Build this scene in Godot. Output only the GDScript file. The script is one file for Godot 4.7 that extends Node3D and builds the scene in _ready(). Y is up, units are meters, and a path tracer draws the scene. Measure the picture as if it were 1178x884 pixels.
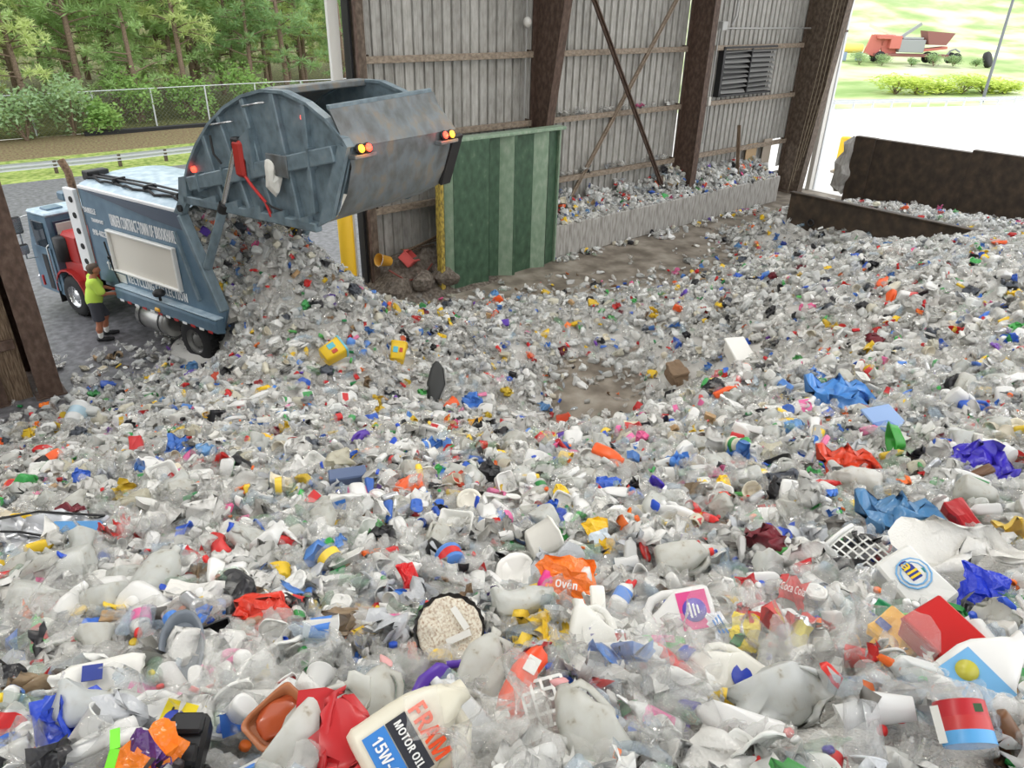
extends Node3D
# A recycling hall: a truck tips a load of plastic onto a long heap.
# World axes: x runs along the sheet-metal back wall, z points from that wall into the hall, y is up, ground at 0.

var used := {}
var mats := {}
var tex := {}
var rng := RandomNumberGenerator.new()
var lump := FastNoiseLite.new()
var soft := FastNoiseLite.new()
var cam_at := Vector3(0, 7.237, 0)
var cam_x := Vector3.ZERO
var cam_y := Vector3.ZERO
var cam_f := Vector3.ZERO

# ---------------------------------------------------------------- shape collector
class Shape:
	var p := PackedVector3Array()
	var g := PackedInt32Array()
	var sm := -1

	func tri(a: Vector3, b: Vector3, c: Vector3) -> void:
		p.push_back(a); p.push_back(b); p.push_back(c)
		g.push_back(sm)

	func quad(a: Vector3, b: Vector3, c: Vector3, d: Vector3) -> Shape:
		tri(a, b, c)
		tri(a, c, d)
		return self

	func flat() -> Shape:
		sm = -1
		return self

	func smooth(n := 0) -> Shape:
		sm = n
		return self

	# box with chamfered edges
	func box(c: Vector3, s: Vector3, bev := 0.0, t := Transform3D()) -> Shape:
		var h := s * 0.5
		if bev <= 0.0:
			var v := []
			for i in 8:
				v.append(t * (c + Vector3(h.x if i & 1 else -h.x, h.y if i & 2 else -h.y, h.z if i & 4 else -h.z)))
			quad(v[0], v[1], v[3], v[2]); quad(v[5], v[4], v[6], v[7])
			quad(v[4], v[0], v[2], v[6]); quad(v[1], v[5], v[7], v[3])
			quad(v[2], v[3], v[7], v[6]); quad(v[4], v[5], v[1], v[0])
			return self
		bev = minf(bev, minf(h.x, minf(h.y, h.z)) * 0.95)
		# each corner gives three points, one on each face
		var q := {}
		for i in 8:
			var sg := Vector3(1 if i & 1 else -1, 1 if i & 2 else -1, 1 if i & 4 else -1)
			for a in 3:
				var e := h - Vector3(bev, bev, bev)
				e[a] = h[a]
				q[i * 3 + a] = t * (c + e * sg)
		for a in 3:
			var b := (a + 1) % 3
			var d := (a + 2) % 3
			for k in 2:
				var o := (1 << a) * k
				var i0 := o
				var i1 := o | (1 << b)
				var i2 := o | (1 << b) | (1 << d)
				var i3 := o | (1 << d)
				if k == 1:
					quad(q[i0 * 3 + a], q[i3 * 3 + a], q[i2 * 3 + a], q[i1 * 3 + a])
				else:
					quad(q[i0 * 3 + a], q[i1 * 3 + a], q[i2 * 3 + a], q[i3 * 3 + a])
			# edges along axis d, between faces a and b
			for ka in 2:
				for kb in 2:
					var o2 := (1 << a) * ka | (1 << b) * kb
					var j := o2 | (1 << d)
					if ka == kb:
						quad(q[o2 * 3 + a], q[o2 * 3 + b], q[j * 3 + b], q[j * 3 + a])
					else:
						quad(q[o2 * 3 + b], q[o2 * 3 + a], q[j * 3 + a], q[j * 3 + b])
		for i in 8:
			if (int(i & 1 > 0) + int(i & 2 > 0) + int(i & 4 > 0)) % 2 == 0:
				tri(q[i * 3], q[i * 3 + 2], q[i * 3 + 1])
			else:
				tri(q[i * 3], q[i * 3 + 1], q[i * 3 + 2])
		return self

	# bar with a rectangular section from a to b
	func bar(a: Vector3, b: Vector3, w: float, d: float, up := Vector3.UP, bev := 0.0) -> Shape:
		var z := (b - a).normalized()
		if absf(z.dot(up)) > 0.98:
			up = Vector3.RIGHT if absf(z.x) < 0.9 else Vector3.BACK
		var x := up.cross(z).normalized()
		var y := z.cross(x)
		return box(Vector3.ZERO, Vector3(w, d, (b - a).length()), bev, Transform3D(Basis(x, y, z), (a + b) * 0.5))

	func rings(rs: Array, cap0 := true, cap1 := true, closed := true) -> Shape:
		var n: int = rs[0].size()
		for i in rs.size() - 1:
			var a: PackedVector3Array = rs[i]
			var b: PackedVector3Array = rs[i + 1]
			for k in (n if closed else n - 1):
				var k2 := (k + 1) % n
				quad(a[k], a[k2], b[k2], b[k])
		for e in 2:
			if (cap0 if e == 0 else cap1) and closed:
				var r: PackedVector3Array = rs[0] if e == 0 else rs[rs.size() - 1]
				var mid := Vector3.ZERO
				for v in r:
					mid += v
				mid /= n
				var keep := sm
				if sm >= 0:
					sm += 100 + e
				for k in n:
					if e == 0:
						tri(mid, r[(k + 1) % n], r[k])
					else:
						tri(mid, r[k], r[(k + 1) % n])
				sm = keep
		return self

	func tube(pts: Array, r, sides := 8, caps := true) -> Shape:
		var rs := []
		var last := Vector3.ZERO
		for i in pts.size():
			var d: Vector3 = (pts[mini(i + 1, pts.size() - 1)] - pts[maxi(i - 1, 0)]).normalized()
			var x: Vector3
			if i == 0:
				x = d.cross(Vector3.UP if absf(d.y) < 0.9 else Vector3.RIGHT).normalized()
			else:
				x = (last - d * last.dot(d)).normalized()
			last = x
			var y := d.cross(x)
			var ring := PackedVector3Array()
			var rad: float = r[i] if r is Array else r
			for k in sides:
				var a := TAU * k / sides
				ring.push_back(pts[i] + (x * cos(a) + y * sin(a)) * rad)
			rs.append(ring)
		return rings(rs, caps, caps)

	# turned profile: Vector2(radius, height)
	func lathe(prof: Array, seg := 16, t := Transform3D(), cap0 := true, cap1 := true) -> Shape:
		var rs := []
		for q in prof:
			var ring := PackedVector3Array()
			for k in seg:
				var a := TAU * k / seg
				ring.push_back(t * Vector3(q.x * cos(a), q.y, -q.x * sin(a)))
			rs.append(ring)
		return rings(rs, cap0 and prof[0].x > 0.0005, cap1 and prof[-1].x > 0.0005)

	# body of rounded-rectangle sections: each [y, half width, half depth, roundness exponent, x offset]
	func sections(secs: Array, seg := 20, t := Transform3D(), cap0 := true, cap1 := true) -> Shape:
		var rs := []
		for s in secs:
			var ring := PackedVector3Array()
			for k in seg:
				var a := TAU * (k + 0.5) / seg
				var e: float = 2.0 / s[3]
				var cx := signf(cos(a)) * pow(absf(cos(a)), e)
				var sz := signf(sin(a)) * pow(absf(sin(a)), e)
				ring.push_back(t * Vector3(cx * s[1] + (s[4] if s.size() > 4 else 0.0), s[0], -sz * s[2]))
			rs.append(ring)
		return rings(rs, cap0, cap1)

	# polygon in the x-y plane pushed along z
	func prism(poly: PackedVector2Array, z0: float, z1: float, t := Transform3D()) -> Shape:
		var idx := Geometry2D.triangulate_polygon(poly)
		for i in range(0, idx.size(), 3):
			var a := poly[idx[i]]
			var b := poly[idx[i + 1]]
			var c := poly[idx[i + 2]]
			tri(t * Vector3(a.x, a.y, z1), t * Vector3(b.x, b.y, z1), t * Vector3(c.x, c.y, z1))
			tri(t * Vector3(a.x, a.y, z0), t * Vector3(c.x, c.y, z0), t * Vector3(b.x, b.y, z0))
		for i in poly.size():
			var a := poly[i]
			var b := poly[(i + 1) % poly.size()]
			quad(t * Vector3(a.x, a.y, z0), t * Vector3(b.x, b.y, z0), t * Vector3(b.x, b.y, z1), t * Vector3(a.x, a.y, z1))
		return self

	func ball(c: Vector3, r: Vector3, seg := 12, rows := 8, t := Transform3D()) -> Shape:
		var prof := []
		for i in rows + 1:
			var a := PI * i / rows - PI / 2
			prof.append(Vector2(cos(a), sin(a)))
		prof[0].x = 0.0
		prof[rows].x = 0.0
		return lathe(prof, seg, t * Transform3D(Basis.from_scale(r), c), false, false)

	func join(o: Shape, t := Transform3D()) -> Shape:
		for v in o.p:
			p.push_back(t * v)
		g.append_array(o.g)
		return self

	func warp(f: Callable) -> Shape:
		for i in p.size():
			p[i] = f.call(p[i])
		return self

	func mesh() -> ArrayMesh:
		var st := SurfaceTool.new()
		st.begin(Mesh.PRIMITIVE_TRIANGLES)
		for i in g.size():
			st.set_smooth_group(g[i])
			for k in 3:
				st.add_vertex(p[i * 3 + k])
		st.generate_normals()
		st.index()
		return st.commit()


func S() -> Shape:
	return Shape.new()

# ---------------------------------------------------------------- nodes
func nm(base: String) -> String:
	if not used.has(base):
		used[base] = 0
		return base
	used[base] += 1
	return "%s_%03d" % [base, used[base]]

func tag(o: Node3D, label: String, category: String, group := "", kind := "") -> Node3D:
	if label:
		o.set_meta("label", label)
	if category:
		o.set_meta("category", category)
	if group:
		o.set_meta("group", group)
	if kind:
		o.set_meta("kind", kind)
	return o

func base(called: String, label: String, category: String, at := Vector3.ZERO, b := Basis(), group := "") -> Node3D:
	var o := Node3D.new()
	o.name = nm(called)
	add_child(o)
	o.transform = Transform3D(b, at)
	return tag(o, label, category, group)

func put(called: String, shape, m: Material, parent: Node3D = null, t := Transform3D()) -> MeshInstance3D:
	var o := MeshInstance3D.new()
	o.mesh = shape.mesh() if shape is Shape else shape
	o.material_override = m
	o.transform = t
	if parent:
		o.name = called
		parent.add_child(o, true)
	else:
		o.name = nm(called)
		add_child(o)
	return o

func struct(called: String, shape, m: Material, label: String, category: String, t := Transform3D()) -> MeshInstance3D:
	var o := put(called, shape, m, null, t)
	tag(o, label, category, "", "structure")
	return o

# ---------------------------------------------------------------- materials
func M(key: String, c := Color.WHITE, rough := 0.6, metal := 0.0, alpha := 1.0) -> StandardMaterial3D:
	if mats.has(key):
		return mats[key]
	var m := StandardMaterial3D.new()
	m.resource_name = key
	m.albedo_color = Color(c.r, c.g, c.b, alpha)
	m.roughness = rough
	m.metallic = metal
	if alpha < 1.0:
		m.transparency = BaseMaterial3D.TRANSPARENCY_ALPHA
	mats[key] = m
	return m

func C(r: int, g: int, b: int) -> Color:
	return Color(r / 255.0, g / 255.0, b / 255.0)

func noise_tex(key: String, freq: float, stops: Array, oct := 5, size := 512, kind := FastNoiseLite.TYPE_SIMPLEX_SMOOTH, normal := false, sd := 1) -> NoiseTexture2D:
	if tex.has(key):
		return tex[key]
	var n := FastNoiseLite.new()
	n.noise_type = kind
	n.frequency = freq
	n.fractal_octaves = oct
	n.seed = sd
	var t := NoiseTexture2D.new()
	t.width = size
	t.height = size
	t.seamless = true
	t.noise = n
	t.generate_mipmaps = false
	if normal:
		t.as_normal_map = true
		t.bump_strength = 4.0
	else:
		var gr := Gradient.new()
		gr.offsets = PackedFloat32Array(stops.map(func(s): return s[0]))
		gr.colors = PackedColorArray(stops.map(func(s): return s[1]))
		t.color_ramp = gr
	tex[key] = t
	return t

# a surface with a world-placed noise colour and a little relief
func grain(key: String, stops: Array, scale: Vector3, rough := 0.85, metal := 0.0, freq := 0.012, bump := 0.0, sd := 1, oct := 6) -> StandardMaterial3D:
	if mats.has(key):
		return mats[key]
	var m := M(key, Color.WHITE, rough, metal)
	m.albedo_texture = noise_tex(key, freq, stops, oct, 1024, FastNoiseLite.TYPE_SIMPLEX_SMOOTH, false, sd)
	m.uv1_triplanar = true
	m.uv1_world_triplanar = true
	m.uv1_scale = scale
	if bump > 0.0:
		m.heightmap_enabled = true
		m.heightmap_texture = noise_tex("relief", 0.02, [[0.0, Color.BLACK], [1.0, Color.WHITE]], 6, 1024, FastNoiseLite.TYPE_SIMPLEX_SMOOTH, false, 9)
		m.heightmap_scale = bump
	return m

# ---------------------------------------------------------------- the scene
func _ready() -> void:
	rng.seed = 20240611
	lump.noise_type = FastNoiseLite.TYPE_SIMPLEX_SMOOTH
	lump.seed = 5
	lump.frequency = 1.0
	lump.fractal_octaves = 3
	soft.noise_type = FastNoiseLite.TYPE_SIMPLEX_SMOOTH
	soft.seed = 6
	soft.frequency = 1.0
	soft.fractal_octaves = 2
	soft.fractal_gain = 0.3

	# camera: standing on the heap, tilted down
	var az := deg_to_rad(48.83)
	var pitch := deg_to_rad(27.83)
	var roll := deg_to_rad(1.34)
	cam_f = Vector3(cos(az) * cos(pitch), -sin(pitch), -sin(az) * cos(pitch))
	var r0 := cam_f.cross(Vector3.UP).normalized()
	var u0 := r0.cross(cam_f)
	cam_x = r0 * cos(roll) + u0 * sin(roll)
	cam_y = u0 * cos(roll) - r0 * sin(roll)
	var cam := Camera3D.new()
	cam.name = "camera"
	cam.fov = rad_to_deg(2.0 * atan(442.0 / 837.0))
	cam.near = 0.1
	cam.far = 900.0
	add_child(cam)
	cam.transform = Transform3D(Basis(cam_x, cam_y, -cam_f), cam_at)
	cam.current = true

	# bright, hazy, nearly white sky
	var env := Environment.new()
	env.background_mode = Environment.BG_SKY
	var sky := Sky.new()
	var sm := ProceduralSkyMaterial.new()
	sm.sky_top_color = C(238, 240, 242)
	sm.sky_horizon_color = C(246, 246, 245)
	sm.sky_curve = 0.2
	sm.ground_bottom_color = C(150, 148, 140)
	sm.ground_horizon_color = C(225, 226, 224)
	sm.sky_energy_multiplier = 1.0
	sm.ground_energy_multiplier = 1.0
	sky.sky_material = sm
	env.sky = sky
	env.tonemap_mode = Environment.TONE_MAPPER_LINEAR
	env.tonemap_exposure = 2.6
	env.sdfgi_enabled = true
	env.ssao_enabled = true
	env.ssil_enabled = true
	var we := WorldEnvironment.new()
	we.name = "world_environment"
	we.environment = env
	add_child(we)

	make_materials()
	high_bays()
	heap_solve()
	outdoors()
	hall()
	truck()
	person()
	heap_mesh()
	trees()
	trash()
	print("built ", get_child_count(), " top-level nodes")

func make_materials() -> void:
	grain("concrete", [[0.15, C(100, 91, 80)], [0.45, C(126, 117, 105)], [0.6, C(140, 131, 119)], [0.9, C(160, 152, 140)]], Vector3(0.13, 0.13, 0.13), 0.75, 0, 0.008, 0.6, 3)
	grain("push_concrete", [[0.15, C(136, 132, 126)], [0.5, C(166, 163, 158)], [0.85, C(186, 184, 180)]], Vector3(0.7, 0.12, 0.7), 0.85, 0, 0.012, 0.25, 4)
	grain("asphalt", [[0.15, C(84, 84, 87)], [0.45, C(104, 104, 108)], [0.65, C(114, 114, 118)], [0.9, C(132, 132, 136)]], Vector3(0.2, 0.2, 0.2), 0.45, 0, 0.02, 0.0, 11)
	grain("pale_yard", [[0.2, C(206, 204, 198)], [0.8, C(232, 231, 228)]], Vector3(0.05, 0.05, 0.05), 0.8, 0, 0.01, 0.0, 12)
	grain("lawn", [[0.2, C(104, 126, 56)], [0.45, C(134, 152, 74)], [0.6, C(150, 164, 88)], [0.85, C(168, 172, 112)]], Vector3(0.12, 0.12, 0.12), 0.95, 0, 0.02, 4.0, 13)
	grain("field", [[0.2, C(126, 156, 84)], [0.42, C(164, 182, 122)], [0.58, C(192, 202, 158)], [0.85, C(210, 212, 188)]], Vector3(0.006, 0.006, 0.012), 0.95, 0, 0.008, 0.0, 14)
	grain("leaf_litter", [[0.2, C(92, 76, 56)], [0.5, C(126, 106, 80)], [0.65, C(112, 114, 72)], [0.85, C(142, 126, 98)]], Vector3(0.3, 0.3, 0.3), 0.95, 0, 0.02, 4.0, 15)
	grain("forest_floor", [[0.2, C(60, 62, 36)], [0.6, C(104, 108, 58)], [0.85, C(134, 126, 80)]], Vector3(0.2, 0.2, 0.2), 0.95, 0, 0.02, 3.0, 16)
	for k in 3:
		grain("sheet_%d" % k, [[0.1, C(140 + k * 10, 138 + k * 10, 132 + k * 10)], [0.5, C(158 + k * 10, 156 + k * 10, 151 + k * 10)], [0.9, C(170 + k * 10, 169 + k * 10, 165 + k * 10)]], Vector3(0.4, 0.2, 0.4), 0.5, 0.1, 0.01, 0.0, 20 + k)
	grain("brown_steel", [[0.15, C(78, 66, 56)], [0.5, C(98, 84, 72)], [0.85, C(118, 104, 92)]], Vector3(0.5, 0.3, 0.5), 0.65, 0.1, 0.012, 0.0, 31)
	grain("red_oxide", [[0.15, C(74, 58, 50)], [0.5, C(92, 73, 63)], [0.85, C(108, 90, 79)]], Vector3(0.5, 0.3, 0.5), 0.65, 0.1, 0.012, 0.0, 32)
	grain("girt_steel", [[0.15, C(122, 108, 94)], [0.5, C(146, 132, 116)], [0.85, C(166, 153, 138)]], Vector3(0.4, 0.6, 0.6), 0.6, 0.1, 0.014, 0.0, 33)
	grain("green_paint", [[0.15, C(54, 78, 60)], [0.45, C(64, 92, 71)], [0.75, C(74, 102, 80)], [0.95, C(104, 122, 102)]], Vector3(0.35, 0.2, 0.35), 0.45, 0.1, 0.012, 0.0, 34)
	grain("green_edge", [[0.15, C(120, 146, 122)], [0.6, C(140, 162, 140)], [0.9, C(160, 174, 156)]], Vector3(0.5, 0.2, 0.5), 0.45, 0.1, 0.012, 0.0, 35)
	grain("mustard_paint", [[0.2, C(104, 92, 44)], [0.55, C(168, 144, 58)], [0.85, C(190, 170, 84)]], Vector3(0.8, 0.4, 0.8), 0.6, 0, 0.014, 0.0, 36)
	grain("rusty_plate", [[0.1, C(54, 45, 37)], [0.45, C(66, 56, 46)], [0.65, C(74, 61, 49)], [0.9, C(86, 72, 58)]], Vector3(0.25, 0.2, 0.25), 0.6, 0.2, 0.01, 0.0, 37)
	grain("old_wood", [[0.15, C(88, 72, 58)], [0.5, C(116, 98, 80)], [0.85, C(142, 124, 104)]], Vector3(2.2, 0.2, 2.2), 0.9, 0, 0.014, 0.8, 38)
	grain("dirt", [[0.2, C(70, 62, 54)], [0.5, C(104, 95, 86)], [0.8, C(138, 130, 120)]], Vector3(0.5, 0.5, 0.5), 0.95, 0, 0.016, 3.0, 39)
	# pressed plastic: mostly white and clear flakes with coloured ones among them
	var pressed := grain("under_heap", [[0.0, C(70, 120, 190)], [0.08, C(222, 220, 214)], [0.3, C(206, 204, 198)], [0.5, C(226, 224, 219)], [0.7, C(212, 210, 204)], [0.86, C(228, 226, 220)], [0.92, C(190, 70, 60)], [0.96, C(232, 196, 80)], [1.0, C(90, 160, 96)]], Vector3(2.2, 2.2, 2.2), 0.5, 0, 0.05, 2.0, 40, 3)
	pressed.albedo_texture = noise_tex("pressed_plastic", 0.06, [[0.0, C(84, 126, 188)], [0.08, C(222, 220, 214)], [0.3, C(206, 204, 198)], [0.5, C(226, 224, 219)], [0.7, C(212, 210, 204)], [0.86, C(228, 226, 220)], [0.93, C(186, 82, 72)], [0.97, C(228, 196, 92)], [1.0, C(104, 162, 106)]], 1, 1024, FastNoiseLite.TYPE_CELLULAR, false, 40)
	M("galvanised", C(210, 213, 216), 0.45, 0.35)
	M("slat_grey", C(140, 140, 138), 0.5, 0.3)
	M("pale_trim", C(216, 214, 208), 0.6)
	M("dark_steel", C(44, 44, 46), 0.5, 0.3)
	M("black_rubber", C(34, 34, 36), 0.75)
	M("yellow_paint", C(238, 190, 40), 0.5)
	M("grey_pipe", C(176, 176, 174), 0.45, 0.3)
	M("rope", C(150, 138, 116), 0.9)
	M("roof_sheet", C(150, 150, 146), 0.7)
	M("skylight", C(244, 244, 240), 0.2, 0, 0.1)

func slab(called: String, x0: float, x1: float, z0: float, z1: float, top: float, th: float, m: Material, label: String, cat: String) -> MeshInstance3D:
	return struct(called, S().box(Vector3((x0 + x1) / 2, top - th / 2, (z0 + z1) / 2), Vector3(x1 - x0, th, z1 - z0)), m, label, cat)

# strip of ground between two lines, n pieces across, with heights
func ground_sheet(rows: Array, cols: int) -> Shape:
	# rows: each [start, end] as Vector3; sampled with cols steps
	var s := S().smooth()
	for i in rows.size() - 1:
		for k in cols:
			var a: Vector3 = rows[i][0].lerp(rows[i][1], float(k) / cols)
			var b: Vector3 = rows[i][0].lerp(rows[i][1], float(k + 1) / cols)
			var c: Vector3 = rows[i + 1][0].lerp(rows[i + 1][1], float(k + 1) / cols)
			var d: Vector3 = rows[i + 1][0].lerp(rows[i + 1][1], float(k) / cols)
			s.quad(wave(d), wave(c), wave(b), wave(a))
	return s

func wave(v: Vector3) -> Vector3:
	return v + Vector3(0, lump.get_noise_2d(v.x * 0.06, v.z * 0.06) * minf(0.5, absf(v.y) * 0.3), 0)

func guardrail(pts: Array, label: String, hgt: float, post_m: Material) -> void:
	var o := base("guardrail", label, "guardrail", pts[0])
	var rail := S()
	var prof := [Vector2(0, -0.155), Vector2(0.05, -0.12), Vector2(0.08, -0.09), Vector2(0.08, -0.06), Vector2(0.0, -0.015), Vector2(0.0, 0.015), Vector2(0.08, 0.06), Vector2(0.08, 0.09), Vector2(0.05, 0.12), Vector2(0, 0.155)]
	for i in pts.size() - 1:
		var a: Vector3 = pts[i] - pts[0]
		var b: Vector3 = pts[i + 1] - pts[0]
		var nrm := (b - a).normalized().cross(Vector3.UP)
		for k in prof.size() - 1:
			var q: Vector2 = prof[k]
			var r: Vector2 = prof[k + 1]
			var u := func(p: Vector3, c: Vector2) -> Vector3: return p + Vector3(0, hgt + c.y, 0) - nrm * c.x
			rail.quad(u.call(a, q), u.call(b, q), u.call(b, r), u.call(a, r))
	put("rail", rail, mats.galvanised, o)
	var post := S().box(Vector3(0, (hgt + 0.14) / 2 - 0.3, 0), Vector3(0.14, hgt + 0.14 + 0.6, 0.14), 0.01).mesh()
	for i in pts.size() - 1:
		var a: Vector3 = pts[i] - pts[0]
		var b: Vector3 = pts[i + 1] - pts[0]
		var n := maxi(1, int((b - a).length() / 1.9))
		for k in n:
			put("post", post, post_m, o, Transform3D(Basis(), a.lerp(b, (k + 0.5) / n) + Vector3(0, 0, -0.12)))

func outdoors() -> void:
	slab("yard_asphalt", -40, 31.6, -37.0, -17.3, -0.01, 0.3, mats.asphalt, "wet grey asphalt yard outside the truck door", "yard")
	struct("yard_concrete", S().quad(Vector3(31.6, -0.02, -60), Vector3(60.5, -0.02, -30.2), Vector3(103.4, -0.02, -12.6), Vector3(120, -0.02, 40)).quad(Vector3(31.6, -0.02, -60), Vector3(120, -0.02, 40), Vector3(31.6, -0.02, 40), Vector3(31.6, -0.02, -17)), mats.pale_yard, "pale sunlit concrete yard beyond the open end", "yard")
	# verge, leaf bank and wood beyond the yard
	struct("verge", ground_sheet([[Vector3(-40, -0.02, -36.9), Vector3(31.6, -0.02, -36.9)], [Vector3(-40, 0.0, -39.5), Vector3(31.6, 0.0, -39.5)], [Vector3(-40, 0.15, -41.5), Vector3(31.6, 0.15, -41.5)]], 24), mats.lawn, "mown green grass verge behind the guardrail", "grass")
	struct("leaf_bank", ground_sheet([[Vector3(-40, 0.15, -41.5), Vector3(31.6, 0.15, -41.5)], [Vector3(-40, 0.45, -43.8), Vector3(31.6, 0.45, -43.8)], [Vector3(-40, 0.5, -45.6), Vector3(31.6, 0.5, -45.6)]], 24), mats.leaf_litter, "brown leaf-covered bank below the chain-link fence", "ground")
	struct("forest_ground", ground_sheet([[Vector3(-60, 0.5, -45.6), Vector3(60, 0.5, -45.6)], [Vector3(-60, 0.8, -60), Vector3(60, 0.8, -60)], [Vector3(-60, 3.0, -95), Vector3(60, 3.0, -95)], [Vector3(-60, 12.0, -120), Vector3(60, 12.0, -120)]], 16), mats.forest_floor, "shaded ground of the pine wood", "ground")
	# field rising to a grassy hill beyond the pale yard
	var d0 := Vector3(0.925, 0, 0.38)
	var dn := Vector3(0.84, 0, -0.54)
	var rows := []
	for r in [[0.0, -0.02], [12.0, 0.0], [26.0, 0.3], [40.0, 1.0], [60.0, 2.2], [85.0, 5.0], [120.0, 12.0], [200.0, 34.0]]:
		var c: Vector3 = Vector3(60.5, r[1], -30.2) + dn * r[0]
		rows.append([c - d0 * 70, c + d0 * 160])
	struct("field", ground_sheet(rows, 30), mats.field, "pale green field rising to a grassy hill", "field")
	guardrail([Vector3(-14, 0, -38.5), Vector3(-2, 0, -38.3), Vector3(4.6, 0, -38.2), Vector3(7.8, 0, -38.05), Vector3(12, 0, -38.3), Vector3(22, 0, -38.6)], "long galvanised guardrail between yard and green verge", 0.42, mats.brown_steel)
	guardrail([Vector3(52, 0, -33.4), Vector3(61, 0, -29.8), Vector3(79, 0, -22.5), Vector3(100, 0, -13.9)], "thin pale guardrail across the bright yard below the field", 0.55, mats.galvanised)
	# chain-link fence
	var f := base("chain_link_fence", "tall chain-link fence with grey posts before the pine wood", "fence", Vector3(-20, 0.5, -46.0))
	var pst := S().smooth().tube([Vector3(0, -0.3, 0), Vector3(0, 2.0, 0)], 0.045, 8).mesh()
	for k in 18:
		put("post", pst, mats.galvanised, f, Transform3D(Basis(), Vector3(k * 3.0, 0, 0)))
	put("top_rail", S().smooth().tube([Vector3(0, 1.98, 0), Vector3(51, 1.98, 0)], 0.025, 6), mats.galvanised, f)
	var wire := S()
	for k in 230:
		for sgn in [-1.0, 1.0]:
			var x0 := k * 0.22
			wire.bar(Vector3(x0, 0.0, 0), Vector3(x0 + sgn * 1.95, 1.95, 0), 0.006, 0.006)
	put("wire_mesh", wire, M("wire", C(150, 156, 150), 0.5, 0.6), f)
	tag(put("silt_kerb", S().bar(Vector3(9.0, 0.52, -44.9), Vector3(20, 0.55, -44.2), 0.25, 0.28, Vector3.UP, 0.04), mats.dark_steel), "dark low kerb along the foot of the fence", "kerb")
	# lamp pole in the field
	var pl := base("utility_pole", "slim pale pole standing beyond the guardrail in the field", "pole", Vector3(77.0, 0, -25.2))
	put("shaft", S().smooth().tube([Vector3(0, -0.5, 0), Vector3(0, 12, 0)], [0.14, 0.1], 10), M("pole_grey", C(112, 116, 122), 0.6), pl)
	put("base_plate", S().box(Vector3(0, 0.04, 0), Vector3(0.4, 0.08, 0.4), 0.01), mats.galvanised, pl)
	machine()

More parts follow.
